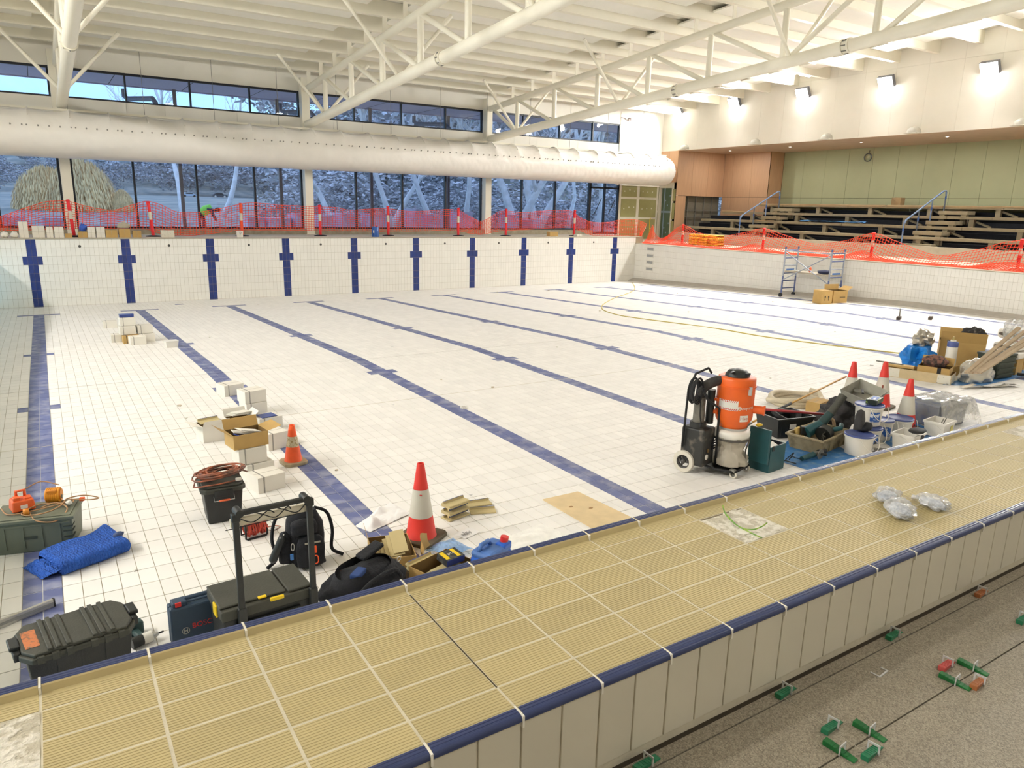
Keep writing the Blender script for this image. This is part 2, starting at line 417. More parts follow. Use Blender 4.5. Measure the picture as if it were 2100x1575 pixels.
tile_stuff('wall_tile_field', quad_box_arrays(ca, hf, (0, -1, 0), (0, 0, 1), (-1, 0, 0), .006), np.zeros(len(rest)), [WALL_TILE, BLUE_TILE], wr)
# toe-hold ledge along the side wall
mb = MB()
for a, b in ((0, YK), (YK, YB)):
    za, zb = floor_z(a), floor_z(b+.001)
    xs = [(X1-.32, 0), (X1-.3, .05), (X1-.04, .12), (X1, .14)]
    mb.add([(x, a, za+h) for x, h in xs]+[(x, b, zb+h) for x, h in xs], [(i, i+1, 5+i, 4+i) for i in range(3)])
mb.build('ledge', mat('grey_ledge', C8(176, 170, 160), .6, var=.1, scale=5), wr)
# four foot-hold recesses near the far corner (grey framed pockets)
for i in range(4):
    zc = -.5-.3*i; m = MB()
    m.bb(X1-.012, X1-.001, -1.28, -.8, zc-.09, zc+.09); m.bb(X1-.014, X1-.0125, -1.24, -.84, zc-.06, zc+.05, 1)
    m.build('step_recess', [mat('recess_rim', C8(214, 210, 200), .4), mat('recess_grey', C8(150, 150, 150), .5)], wr)

# bulkhead wall in front of the camera
XJ = 1.1425
YO = -24.865
bulk = struct(MB().bb(X0, X1, YO+.006, YB-.012, -2.2, .0122).build('wall_bulkhead', [GROUT_W]))
def rib_profile(y0, y1, n):
    p = []; w = (y1-y0)/n
    for i in range(n): a = y0+i*w; p += [(a+w*.12, 0), (a+w*.62, 0), (a+w*.74, -.0013), (a+w, -.0013)]
    return p
def profile_mesh(name, prof, L, mats, mis=None):
    b = MB(); n = len(prof)
    b.add([(-L/2, y, z) for y, z in prof]+[(L/2, y, z) for y, z in prof], [(i, i+1, n+i+1, n+i) for i in range(n-1)])
    b.add([(-L/2, y, z) for y, z in prof], [tuple(range(n))]); b.add([(L/2, y, z) for y, z in prof], [tuple(range(n-1, -1, -1))])
    if mis: b.m[:n-1] = mis
    return b.mesh(name, mats)
ZT = .0136; RW = .1217; YR = [-24.1365-RW*r for r in range(6)]
flat = [(YR[1]-.0035, -.012), (YR[1]-.0035, -.001)]+[(YR[1]-.0035-(y), zz) for y, zz in rib_profile(0, RW-.007, 12)]+[(YR[2]+.0035, -.012)]
flat = [(y-(YR[1]+YR[2])/2, zz) for y, zz in flat]
top_mesh = profile_mesh('ribbed_tile', flat, .2415, [BEIGE])
# inner coping: raised blue lip at the pool, beige back
cop = [(YR[1]+.003, -.012), (YR[1]+.003, 0)]+[(YR[1]+.004+(y), zz) for y, zz in rib_profile(0, .06, 6)]
cop += [(-24.184, 0), (-24.176, .016), (-24.172, .019)]
nb = len(cop)-1
cop += [(-24.168, .0205), (-24.163, .0192), (-24.160, .0205), (-24.154, .0205), (-24.152, .0192), (-24.149, .0205), (-24.142, .0205), (-24.136, .016), (-24.135, -.05), (-24.135, -.10)]
cop_mesh = profile_mesh('coping_tile', cop, .2425, [BEIGE, COPING_BLUE], [0]*nb+[1]*(len(cop)-1-nb))
# outer nosing: beige ribbed then blue bullnose
nos = [(YR[5]-.003, -.012), (YR[5]-.003, -.001)]+[(YR[5]-.003-y, zz) for y, zz in rib_profile(0, .088, 9)]
nn = len(nos)-1
ys = YR[5]-.093
nos += [(ys-.001, .0008), (ys-.006, .0008), (ys-.0075, -.0008), (ys-.0095, -.0008), (ys-.011, .0008), (ys-.016, .0006), (ys-.0175, -.001), (ys-.0195, -.001), (ys-.021, .0004)]
ye = -24.872
for i in range(7):
    a = PI/2*i/6; nos.append((ye+.012-.012*math.sin(a), -.012+.012*math.cos(a)))
nos += [(ye, -.017), (ye+.004, -.02)]
nos_mesh = profile_mesh('nosing_tile', nos, .2425, [BEIGE, COPING_BLUE], [0]*nn+[1]*(len(nos)-1-nn))
face_mesh = tile_mesh('face_tile', .06, .1245, .008, .0015, BEIGE_FACE)
for i in range(-9, 24):
    xc = XJ+.25*(i+.5)
    inst('coping_tile', cop_mesh, bulk, TM((xc, 0, ZT)))
    if i > -5 or True: inst('nosing_tile', nos_mesh, bulk, TM((xc, 0, ZT)))
    for h in (-1, 1): inst('face_tile', face_mesh, bulk, TM((xc+h*.0625, YO, -.134))@RX(PI/2))
    MB().bb(xc-.128, xc-.122, -24.185, -24.1345, -.06, ZT+.0185).bb(xc-.128, xc-.122, -24.874, -24.83, -.02, ZT-.001).build('joint_grout', [mat('bright_grout', C8(232, 228, 216), .9)], bulk)
    for r in range(1, 5):
        if i == 5 and r in (1, 2): continue
        if i == 15 and r == 1: continue
        if i <= -5 and r in (1, 2, 3): continue
        inst('ribbed_tile', top_mesh, bulk, TM((xc, (YR[r]+YR[r+1])/2, ZT)))
# open movement joint (dark) and rough mortar in the three unfinished pockets
MORTAR = mat('mortar_bed', C8(196, 188, 168), .95, scale=30, col2=C8(228, 222, 208), lo=.45, hi=.55, bump=.8, bscale=60)
MB().bb(XJ-.0022, XJ+.0022, YR[5], YR[1]+.05, .0100, .0126).build('open_joint', [mat('joint_dark', C8(72, 62, 44), .9)], bulk)
def pocket(name, xa, xb, ya, yb, seed):
    def fn(u, v):
        x, y = xa+(xb-xa)*u, ya+(yb-ya)*v; return (x, y, .0124+.006*abs(noise.noise(Vector((x*18, y*18, seed)))))
    MB().grid(24, 20, fn).build(name, [MORTAR], bulk)
pocket('mortar_bed', 2.395, 2.64, YR[3]+.002, YR[1]-.002, 1)
pocket('mortar_bed', 4.8945, 5.14, YR[2]+.002, YR[1]-.002, 2)
pocket('mortar_bed', -1.1, .141, YR[4]+.002, YR[1]-.002, 3)
MB().bb(2.397, 2.638, YR[1]-.012, YR[1]-.003, .0105, .0135).build('grout_edge', [mat('joint_brown', C8(120, 108, 84), .9)], bulk)  # brown strip along one edge of the pocket

# ---------------------------------------------------------------- concourse floor (terrazzo) in front
ZC = -.285
TERR = mat('terrazzo', C8(146, 139, 126), .55, scale=3, var=.12, bump=.05, bscale=300)
_n = TERR.node_tree; _v = _n.nodes.new('ShaderNodeTexVoronoi'); _v.inputs['Scale'].default_value = 260
_g = _n.nodes.new('ShaderNodeTexCoord'); _n.links.new(_g.outputs['Object'], _v.inputs['Vector'])
_r = _n.nodes.new('ShaderNodeValToRGB'); _n.links.new(_v.outputs['Color'], _r.inputs[0])
_r.color_ramp.elements[0].position = .1; _r.color_ramp.elements[0].color = (.55, .52, .48, 1)
_r.color_ramp.elements[1].position = .9; _r.color_ramp.elements[1].color = (1.5, 1.45, 1.35, 1)
_mx = _n.nodes.new('ShaderNodeMix'); _mx.data_type = 'RGBA'; _mx.blend_type = 'MULTIPLY'; _mx.inputs[0].default_value = .8
_src = _n.nodes['Principled BSDF'].inputs['Base Color'].links[0].from_socket
_n.links.new(_src, _mx.inputs[6]); _n.links.new(_r.outputs[0], _mx.inputs[7]); _n.links.new(_mx.outputs[2], _n.nodes['Principled BSDF'].inputs['Base Color'])
conc = struct(MB().bb(-8, 28, -37, YO+.3, ZC-.3, ZC-.006).build('floor_concourse', [mat('joint_gap', C8(60, 52, 40), .9)]))
for jx in range(-4, 8):
    xa = 2.125+.612*jx
    MB().bb(xa-.0017, xa+.0017, -26.6, -24.88, ZC-.01, ZC-.001).build('pale_joint', [mat('pale_joint', C8(186, 178, 160), .9)], conc)
    for (ya, yb) in ((-25.163, -24.926), (-25.5, -25.168), (-25.84, -25.505), (-26.2, -25.845), (-26.6, -26.205)):
        MB().bb(xa+.0018, xa+.612-.0018, ya, yb, ZC-.012, ZC).build('floor_tile', [TERR], conc)
    MB().bb(xa+.0018, xa+.612-.0018, -24.921, -24.879, ZC-.012, ZC-.0005).build('border_tile', [TERR], conc)
MB().bb(-8, 28, -37, -26.605, ZC-.012, ZC-.0005).build('floor_slab', [TERR], conc)

# ---------------------------------------------------------------- decks
dk = struct(MB().bb(-8, 24.2, .3, 3.1, -.4, 0).build('floor_deck', [CONC_L]))
kb = struct(MB().bb(-8, 23.3, 2.7, 3.1, 0, .2).build('trim_1', [CONCRETE]))
struct(MB().bb(X1+.3, 34, -37, .3, -.6, ZS).bb(24.2, 34, .3, 6, -.6, ZS).build('floor_side_deck', [CONC_L]))
struct(MB().bb(-8, X0, -25, .3, -.6, ZS).build('floor_left_deck', [CONC_L]))

# ---------------------------------------------------------------- window wall (Y=3)
ww = struct(MB().bb(-8, 25.2, 3.0, 3.16, 3.55, 4.36).bb(-8, 27.85, 3.0, 3.16, 5.3, 7.2).bb(24.95, 27.85, 3.0, 3.16, 2.4, 5.3).build('wall_window_side', [PLASTER]))
for i in range(22):
    xa = -1.6+1.2*i
    if xa < 24.8: MB().bb(xa+.004, xa+1.196, 2.985, 3.0, 3.56, 4.34).build('panel', [PLASTER], ww)
for i in range(3): MB().bb(24.99+.95*i, 24.99+.95*i+.945, 2.985, 3.0, 4.0, 5.9).build('panel', [PLASTER], ww)
COLX = [-6.85, 1.2, 9.25, 17.3]
for i, x in enumerate(COLX):
    MB().bb(x-.15, x+.15, 2.66, 2.98, 0, 5.75).bb(x-.19, x+.19, 2.62, 2.66, 0, .02).build('column', [STEEL_W])['kind'] = 'structure'
def window(name, xa, xb, z0, z1, muls, fw=.055):
    root = struct(MB().bb(xa, xb, 3.02, 3.12, z0, z0+fw).build(name, [BLACK]))
    MB().bb(xa, xb, 3.02, 3.12, z1-fw*1.3, z1).build('head_frame', [BLACK], root)
    xs = [xa]+muls+[xb]
    for k, x in enumerate(xs):
        a = x if k == 0 else x-fw if k == len(xs)-1 else x-fw/2
        MB().bb(a, a+fw, 3.0, 3.13, z0, z1).build('mullion', [BLACK], root)
    for a, b in zip(xs, xs[1:]):
        MB().add([(a, 3.07, z0), (b, 3.07, z0), (b, 3.07, z1), (a, 3.07, z1)], [(0, 1, 2, 3)]).build('pane', [GLASS], root)
n = 1
for a in (-6.7, 1.35, 9.4, 17.45):
    b = 24.98 if a > 17 else a+7.75
    m = [a-.15+2.03*k for k in (1, 2, 3)] if a < 17 else [19.3, 21.35, 23.3]
    window('window_%d' % n, a, b, 4.36, 5.3, m); n += 1
for a in (-6.7, 1.35, 9.4, 17.45):
    b = 23.3 if a > 17 else a+7.75
    m = [a-.15+2.03*k for k in (1, 2, 3)] if a < 17 else [19.3, 21.2]
    window('window_%d' % n, a, b, .2, 3.6, m, .07); n += 1
# glazed double door by the window wall
dr = struct(MB().bb(23.3, 25.15, 3.0, 3.13, 2.2, 2.28).build('door_1', [BLACK]))
for x in (23.3, 24.2, 25.08): MB().bb(x, x+.07, 3.0, 3.13, 0, 3.6).build('door_frame', [BLACK], dr)
for a, b in ((23.37, 24.2), (24.27, 25.08)):
    MB().add([(a, 3.07, 0), (b, 3.07, 0), (b, 3.07, 3.6), (a, 3.07, 3.6)], [(0, 1, 2, 3)]).build('pane', [GLASS], dr)
    MB().bb(a, b, 3.02, 3.11, 0, .12).build('bottom_rail', [BLACK], dr)
    MB().tube([(a+.25, 3.0, 1.0), (a+.62, 2.96, 1.75)], .018).build('pull_bar', [BLACK], dr)

# plasterboard end of the window wall, with taped joints and screw spots
pb = struct(MB().bb(25.18, 27.85, 3.03, 3.2, -.29, 2.5).build('wall_plasterboard', [JOINT]))
SPOT = mat('filler_spot', C8(216, 212, 196), .9)
for xa, xb in ((25.32, 26.35), (26.55, 27.72)):
    for za, zb in ((-.25, .75), (.86, 1.75), (1.86, 2.45)):
        MB().bb(xa, xb, 3.015, 3.03, za, zb).build('plasterboard', [PLY_G], pb)
        for k in range(3):
            MB().box((xa+.2+.33*k, 3.012, (za+zb)/2+R_.uniform(-.05, .05)), (.06, .006, .06)).build('filler_spot', [SPOT], pb)
rt = struct(MB().bb(27.85, 27.98, 1.75, 3.0, 2.35, 4.17).bb(27.85, 27.98, 1.75, 2.02, ZS, 2.35).bb(27.85, 27.98, 2.88, 3.0, ZS, 2.35).build('wall_return', [JOINT]))
MB().bb(27.83, 27.85, 1.76, 2.36, 2.62, 4.16).build('timber_panel', [WOOD], rt); MB().bb(27.83, 27.85, 2.37, 2.99, 2.62, 4.16).build('timber_panel', [WOOD], rt)
for za, zb in ((-.25, .7), (.8, 1.6), (1.7, 2.3)): MB().bb(27.835, 27.85, 1.78, 1.96, za, zb).build('plasterboard', [PLY_G], rt)
MB().bb(27.82, 27.85, 1.96, 2.04, ZS, 2.4).build('door_jamb', [JOINT], rt)
bk = struct(MB().bb(29.2, 29.3, 2.12, 5, ZS, 3.3).bb(27.98, 29.3, 5, 5.1, ZS, 3.3).bb(27.98, 29.3, 2.12, 5.1, 3.3, 3.4).bb(27.98, 28.5, 1.95, 2.1, ZS, 3.3).build('wall_corridor', [JOINT]))
for ya, yb in ((2.15, 2.9), (3.0, 3.9), (4.0, 4.9)):
    for za, zb in ((-.25, 1.1), (1.2, 2.5)):
        MB().bb(29.185, 29.2, ya, yb, za, zb).build('plasterboard', [PLY_G], bk)
        for k in range(5): MB().box((29.18, ya+.2+.16*k, za+.3+.25*(k % 3)), (.006, .07, .07)).build('filler_spot', [SPOT], bk)

# ---------------------------------------------------------------- right wall over the bleachers
XW, ZSO = 27.85, 4.17
uw = struct(MB().bb(XW+.015, XW+.2, -37, 3.1, ZSO, 8.6).build('wall_upper', [PLASTER]))
for k in range(18):
    yb = 3.0-1.22*k
    MB().bb(XW, XW+.015, yb-1.2165, yb, ZSO, 6.545).build('panel', [PLASTER], uw)
    MB().bb(XW, XW+.015, yb-1.2165, yb, 6.555, 8.6).build('panel', [PLASTER], uw)
MB().bb(XW, XW+.015, -37, 3.0-1.22*18, ZSO, 8.6).build('panel', [PLASTER], uw)
so = struct(MB().bb(XW+.2, 32.4, -37, 1.75, ZSO, ZSO+.1).bb(XW, XW+.2, -37, 1.75, ZSO-.01, ZSO).build('ceiling_soffit', [SOFFIT]))
wa = struct(MB().bb(XW, 31.22, 1.76, 1.9, 1.97, ZSO).bb(XW, 28.55, 1.76, 1.9, ZS, 1.97).build('wall_timber_end', [DARK]))
for a, b in ((27.85, 28.9), (28.905, 30.05), (30.055, 31.22)): MB().bb(a, b-.004, 1.74, 1.76, 1.98, ZSO).build('timber_panel', [WOOD], wa)
MB().bb(27.85, 28.55, 1.74, 1.76, ZS, 1.965).build('timber_panel', [WOOD], wa)
wb = struct(MB().bb(31.24, 32.3, -1.18, 1.76, ZS, ZSO).build('wall_timber_side', [DARK]))
for a, b in ((1.15, 1.74), (-.07, 1.145), (-1.2, -.075)):
    for za, zb in ((1.98, ZSO), (.2, 1.965)): MB().bb(31.22, 31.24, a, b-.004, za, zb).build('timber_panel', [WOOD], wb)
for za, zb in ((1.98, ZSO), (.2, 1.965)): MB().bb(31.22, 32.22, -1.2, -1.18, za, zb).build('timber_panel', [WOOD], wb)
# recess behind the timber end wall: grey board and steel studs
rc = struct(MB().bb(28.5, 31.3, 2.0, 2.1, ZS, 2.0).build('wall_recess', [mat('grey_board', C8(118, 112, 96), .8)]))
for x in (28.9, 29.5, 30.1, 30.7): MB().bb(x, x+.05, 1.93, 1.98, ZS, 2.0).build('stud', [GREYM], rc)
for z in (.9, 1.25): MB().bb(28.5, 31.2, 1.9, 1.93, z, z+.04).build('rail', [GREYM], rc)
gw = struct(MB().bb(32.24, 32.4, -37, -1.18, ZS, ZSO).build('wall_green', [mat('panel_gap', C8(66, 64, 46), .9)]))
for k in range(16):
    yb = -1.215-1.19*k
    MB().bb(32.22, 32.24, yb-1.18, yb, 1.975, ZSO).build('panel', [GREENB], gw); MB().bb(32.22, 32.24, yb-1.18, yb, .2, 1.962).build('panel', [GREENB], gw)
# walls behind and beside the camera close the hall
struct(MB().bb(-8.2, -8, -37, 3.2, -.3, 9).build('wall_left', [PLASTER]))
struct(MB().bb(-8.2, 34, -37.2, -37, -.3, 9).build('wall_back', [PLASTER]))

# ---------------------------------------------------------------- roof: deck, purlins, panels
SLP = .0707
def pz(y): return 6.33+(-3.45-y)*SLP          # underside of the purlins
roof = struct(MB().add([(-8.2, 3.2, pz(3.2)+.42), (XW+.3, 3.2, pz(3.2)+.42), (XW+.3, -37.2, pz(-37.2)+.42), (-8.2, -37.2, pz(-37.2)+.42),
                        (-8.2, 3.2, pz(3.2)+.55), (XW+.3, 3.2, pz(3.2)+.55), (XW+.3, -37.2, pz(-37.2)+.55), (-8.2, -37.2, pz(-37.2)+.55)],
                       [(0, 1, 2, 3), (7, 6, 5, 4), (0, 4, 5, 1), (1, 5, 6, 2), (2, 6, 7, 3), (3, 7, 4, 0)]).build('ceiling', [CEIL_D]))
TRX = [-6.75, 1.3, 9.29, 17.34, 25.4]
PY = [-3.45-1.44*k for k in range(-4, 24)]
SM = Matrix.Shear('XY', 4, (0, 0)) if False else None
for y in PY:
    z = pz(y)
    MB().add([(-8, y-.07, z+.07*SLP), (XW, y-.07, z+.07*SLP), (XW, y+.07, z-.07*SLP), (-8, y+.07, z-.07*SLP),
              (-8, y-.07, z+.42), (XW, y-.07, z+.42), (XW, y+.07, z+.42), (-8, y+.07, z+.42)],
             [(0, 3, 2, 1), (4, 5, 6, 7), (0, 1, 5, 4), (1, 2, 6, 5), (2, 3, 7, 6), (3, 0, 4, 7)]).build('purlin', [STEEL_W], roof)
bays = [(-8, -7.3), (-6.2, .75), (1.85, 8.74), (9.84, 16.8), (17.9, 24.9), (25.9, 26.9)]
for k in range(len(PY)-1):
    ya, yb = PY[k]-.075, PY[k+1]+.075
    for xa, xb in bays:
        h = .24
        MB().add([(xa, ya, pz(ya)+h), (xb, ya, pz(ya)+h), (xb, yb, pz(yb)+h), (xa, yb, pz(yb)+h), (xa, ya, pz(ya)+h+.05), (xb, ya, pz(ya)+h+.05), (xb, yb, pz(yb)+h+.05), (xa, yb, pz(yb)+h+.05)],
                 [(0, 1, 2, 3), (7, 6, 5, 4), (0, 4, 5, 1), (1, 5, 6, 2), (2, 6, 7, 3), (3, 7, 4, 0)]).build('ceiling_panel', [CEIL], roof)
# ---------------------------------------------------------------- roof trusses
def truss(x, label, sleeves):
    t = thing('roof_truss', label, 'truss', (x, 2.66, 4.1))
    o = Vector((x, 2.66, 4.1)); W = lambda p: Vector(p)-o
    zb = lambda y: 4.12+(2.12-y)*.0660
    zt = lambda y: 5.38+(2.0-y)*.0775
    YE = -27.5
    MB().tube([W((x, 2.66, zb(2.66))), W((x, YE, zb(YE)))], .155, 20).build('bottom_chord', [STEEL_W], t, 50)
    MB().tube([W((x, 2.66, zt(2.66))), W((x, YE, zt(YE)))], .12, 18).build('top_chord', [STEEL_W], t, 50)
    ys = [.5-2.585*k for k in range(11)]
    for k, y in enumerate(ys):
        MB().cyl(W((x, y, zb(y)+.1)), W((x, y, zt(y)-.06)), .085, n=14).build('vertical', [STEEL_W], t, 50)
    prev = 2.5
    for k, y in enumerate(ys):
        if y > -12.5: a, b = (prev-.15, zt(prev)-.08), (y+.22, zb(y)+.1)
        else: a, b = (y+.2, zt(y)-.08), (prev-.2, zb(prev)+.1)
        MB().cyl(W((x, a[0], a[1])), W((x, b[0], b[1])), .068, n=12).build('diagonal', [STEEL_W], t, 50); prev = y
    for y in (.5, -5.9, -12.7, -19.2):
        for s in (-1, 1):
            e = W((x+s*1.62, y, pz(y)+.02)); b = W((x+s*.1, y, zb(y)+.12))
            MB().cyl(b, e, .052, n=10).cyl(b+(e-b)*.9, e, .06, n=8).build('fly_brace', [STEEL_W], t, 50)
    for y in PY:
        if y > YE: MB().box(W((x, y, (zt(y)+pz(y))/2+.03)), (.14, .012, pz(y)-zt(y)-.02)).build('purlin_cleat', [STEEL_W], t)
    for y in sleeves:
        for d in (-.09, .09):
            MB().cyl(W((x, y+d-.02, zb(y+d-.02))), W((x, y+d+.02, zb(y+d+.02))), .185, n=20).build('chord_flange', [STEEL_W], t, 50)
        for q in range(8):
            a = q*PI/4; MB().cyl(W((x+.17*math.cos(a), y-.07, zb(y)+.17*math.sin(a))), W((x+.17*math.cos(a), y+.07, zb(y)+.17*math.sin(a))), .014, n=6).build('bolt', [GREYM], t)
    return t
truss(1.3, 'cream tubular roof truss landing on column beside the golden shrub window', [-5.6])
truss(9.29, 'cream tubular roof truss on the column between the sky and gum tree clerestory', [-8.5])
truss(17.34, 'cream tubular roof truss landing on column nearest the glazed double door', [-8.6, -14.3])

# ---------------------------------------------------------------- wall floodlights and jet nozzles
LENS = mat('lamp_lens', (1, .95, .85), .3, emit=14)
LBODY = mat('lamp_body', C8(120, 122, 132), .4, metal=.5)
def floodlight(x, y, z, s, label, group):
    t = thing('wall_floodlight', label, 'light', (x, y, z), 0, group)
    Mt = RY(math.radians(28)*s) if s > 0 else RY(math.radians(-28))
    d = -1 if s < 0 else 1
    MB().box((d*.06, 0, -.02), (.1, .1, .06)).build('bracket', [LBODY], t, bevel=.005)
    Mx = TM((d*.22, 0, 0))@RY(d*math.radians(30))
    MB().box((0, 0, 0), (.16, .6, .42)).build('housing', [LBODY], t, bevel=.01, M=Mx)
    MB().bb(d*.085-.004, d*.085+.004, -.28, .28, -.19, .19).build('lens', [LENS], t, M=Mx)
    for q in range(5): MB().box((-d*.1, -.2+.1*q, 0), (.05, .012, .3)).build('cooling_fin', [LBODY], t, M=Mx)
    L = bpy.data.lights.new('flood', 'AREA'); L.shape = 'RECTANGLE'; L.size = .54; L.size_y = .36; L.energy = LAMP_W; L.color = LAMP_COL; L.spread = math.radians(150)
    lo = bpy.data.objects.new('flood', L); COL.objects.link(lo); lo.parent = t
    # aim outwards and a little down
    lo.matrix_local = Mx@TM((d*.095, 0, 0))@(RY(-PI/2) if d > 0 else RY(PI/2))
    L3 = bpy.data.lights.new('uplight', 'AREA'); L3.shape = 'RECTANGLE'; L3.size = .5; L3.size_y = .1; L3.energy = LAMP_W*(.8 if d > 0 else .2); L3.color = LAMP_COL; L3.spread = math.radians(140)
    l3 = bpy.data.objects.new('uplight', L3); COL.objects.link(l3); l3.parent = t; l3.matrix_local = TM((d*.32, 0, .24))@RY(d*math.radians(62))@RZ(PI/2)@RX(PI)
    L2 = bpy.data.lights.new('spill', 'POINT'); L2.energy = LAMP_W*.07; L2.color = LAMP_COL; L2.shadow_soft_size = .08
    l2 = bpy.data.objects.new('spill', L2); COL.objects.link(l2); l2.parent = t; l2.location = (d*.34, 0, -.32)
ORD = ['first', 'second', 'third', 'fourth', 'fifth', 'sixth', 'seventh', 'eighth', 'ninth']
for k in range(8): floodlight(XW, 1.87-3.62*k, 6.1, -1, 'glowing white floodlight, '+ORD[k]+' along the panelled wall from the window wall', 'floodlights on the panelled wall')
for k in range(7): floodlight(-8, .5-3.7*k, 6.7, 1, 'floodlight on the plain wall opposite the bleachers, '+ORD[k]+' from the window wall', 'floodlights on the opposite wall')
NOZ = mat('nozzle_white', C8(236, 232, 222), .35)
for nk, (u, v) in enumerate(((1405, 302), (1550, 290), (1696, 279), (1875, 266), (2097, 250))):
    p = on_x(u, v, XW-.02)
    t = thing('jet_nozzle', 'white half-round air nozzle, '+ORD[nk]+' along the panelled wall from the window wall', 'air nozzle', (XW, p.y, ZSO+.02), 0, 'air nozzles in a row')
    prof = [(.26, 0), (.255, .06), (.22, .14), (.15, .2), (.06, .235), (0, .24)]
    m = MB(); m.lathe([(r, z) for r, z in prof], 20); m.v = [(-abs(x)*1.1, y, z) for x, y, z in m.v]
    m.build('hood', [NOZ], t, 60)
    MB().bb(-.3, 0, -.27, .27, -.012, .012).build('flange', [NOZ], t)
for (u, v, w) in ((1835, 91, .5), (1662, 128, .4), (1651, 155, .4), (1490, 180, .3)):
    p = CAM+ray(u, v)*8
    for _ in range(20):
        d = ray(u, v); k = (pz(p.y)+.1-CAM.z)/d.z; p = CAM+d*k
    t = thing('led_batten', 'small bright ceiling batten light between the purlins', 'light', p, 0, 'ceiling batten lights')
    MB().box((0, 0, .02), (.62, .09, .06)).build('housing', [NOZ], t); MB().box((0, 0, -.014), (.58, .07, .008)).build('lens', [LENS], t)

# ---------------------------------------------------------------- wrapped air duct
WRAP = mat('white_plastic_wrap', C8(243, 239, 232), .35, var=.02, scale=3, bump=.5, bscale=5)
DR, DZ, DYc = .735, 3.15, 2.0
dx0, dx1 = -7.5, 27.62
ribs = [dx0+.1+1.105*k for k in range(33)]
def duct_fn(u, v):
    x = dx0+(dx1-dx0)*u; a = 2*PI*v
    # bay between ribs: upper sheet sags and gathers
    import bisect
    i = max(0, bisect.bisect(ribs, x)-1); f = (x-ribs[i])/1.105; f = min(max(f, 0), 1)
    r = DR; c, s = math.cos(a), math.sin(a)
    front = max(0, -c)        # towards the pool
    sag = math.sin(PI*f)
    r -= (.085*sag**.6*max(0, s)**.8+.02*sag*front*max(0, s+.3))
    q = Vector((x*1.3, a*3, 0))
    r += .016*noise.noise(Vector((x*2.2, a*2.5, 1)))+.012*noise.noise(Vector((x*7+2*math.sin(a*3), a*3, 5)))*(.3+front)
    r += .014*math.sin(22*(a+1.1*(f-.5)*(1 if f > .5 else -1)))*max(0, s+.35)*front*(.25+.75*min(1, max(0, (x-8)/14)))
    e = 1.0
    if x > dx1-.55: e = math.sqrt(max(0, 1-((x-(dx1-.55))/.55)**2))
    return (x, DYc+r*e*c, DZ+r*e*s-.03*sag*0)
duct = thing('air_duct', 'long round air duct wrapped in crinkled white plastic above the windows', 'air duct', (10, DYc, DZ))
m = MB(); m.grid(560, 56, duct_fn); m.v = [(x-10, y-DYc, z-DZ) for x, y, z in m.v]
m.build('wrapped_duct', [WRAP], duct, 0)
for k, x in enumerate(ribs[:-1]):
    if x < -2: continue
    pts = [(x-10+.012*math.sin(5*a), (DR+.006)*math.cos(a), (DR+.006)*math.sin(a)) for a in [PI*.28+i*PI*.5/12 for i in range(13)]]
    MB().tube(pts, .016, 6).build('wrap_seam', [WRAP], duct, 0)
HOLE = mat('air_hole', C8(150, 146, 140), .8)
ha = math.radians(180-13)
hx = -1.0; k = 0
while hx < 26.4:
    k += 1
    MB().cyl((hx-10, (DR-.03)*math.cos(ha), (DR-.03)*math.sin(ha)), (hx-10, (DR+.014)*math.cos(ha), (DR+.014)*math.sin(ha)), .022, n=10).build('air_hole', [HOLE], duct)
    hx += .12 if k % 5 == 0 else .29
MB().bb(-17.4, 17.4, .15, .25, DR-.02, DR+.05).build('hanging_rail', [STEEL_W], duct)
for x in ribs[::2]: MB().cyl((x-10, .2, DR), (x-10, .2, 5.9-DZ), .008, n=6).build('hanger_wire', [GREYM], duct)

# ---------------------------------------------------------------- bleachers
YA, YZ = -1.4, -22
BX = [28.3+.8*i for i in range(4)]; BZ = [.48+.385*i for i in range(4)]
struct(MB().bb(27.55, 27.75, YZ, 1.7, ZS, .16).build('trim_2', [CONC_L]))
bl = thing('bleacher_stand', 'tiered bleacher with beige plank benches under the sage green wall', 'bleachers', (28, -8, ZS))
def LB(x, y, z): return (x-28, y+8, z-ZS)
def lbox(m, x0, x1, y0, y1, z0, z1, mi=0): a, b = LB(x0, y0, z0), LB(x1, y1, z1); m.bb(a[0], b[0], a[1], b[1], a[2], b[2], mi); return m
STEP = mat('dark_step', C8(30, 32, 40), .8, var=.2)
m = MB(); lbox(m, 27.75, 28.6, YZ, 1.5, ZS, -.1)
for i in range(4): lbox(m, 28.62+.8*i, 29.42+.8*i, YZ, 1.5 if i < 3 else -1.25, ZS, BZ[i]-.22)
m.build('stepped_base', [STEP], bl)
for i in range(4):
    ye = (1.2, .9, .3, -.5)[i] if i < 3 else -1.3
    y = ye; q = 0
    while y > YZ:
        L = 1.45+.35*((q*7+i*3) % 3)/2
        m = MB(); lbox(m, BX[i]-.2, BX[i]+.2, y-L+.012, y, BZ[i]-.11, BZ[i]); m.build('plank', [BENCH], bl, bevel=.006); y -= L; q += 1
    y = -.6-.5*i
    while y > YZ:
        m = MB(); lbox(m, BX[i]-.16, BX[i]-.02, y-.09, y+.09, BZ[i]-.4, BZ[i]-.11); m.build('support_post', [BENCH], bl)
        a, b = Vector(LB(BX[i]+.05, y+.06, BZ[i]-.14)), Vector(LB(BX[i]+.05, y-.62, BZ[i]-.38))
        MB().cyl(a, b, .05, n=4).build('raker', [BENCH], bl); y -= 2.55
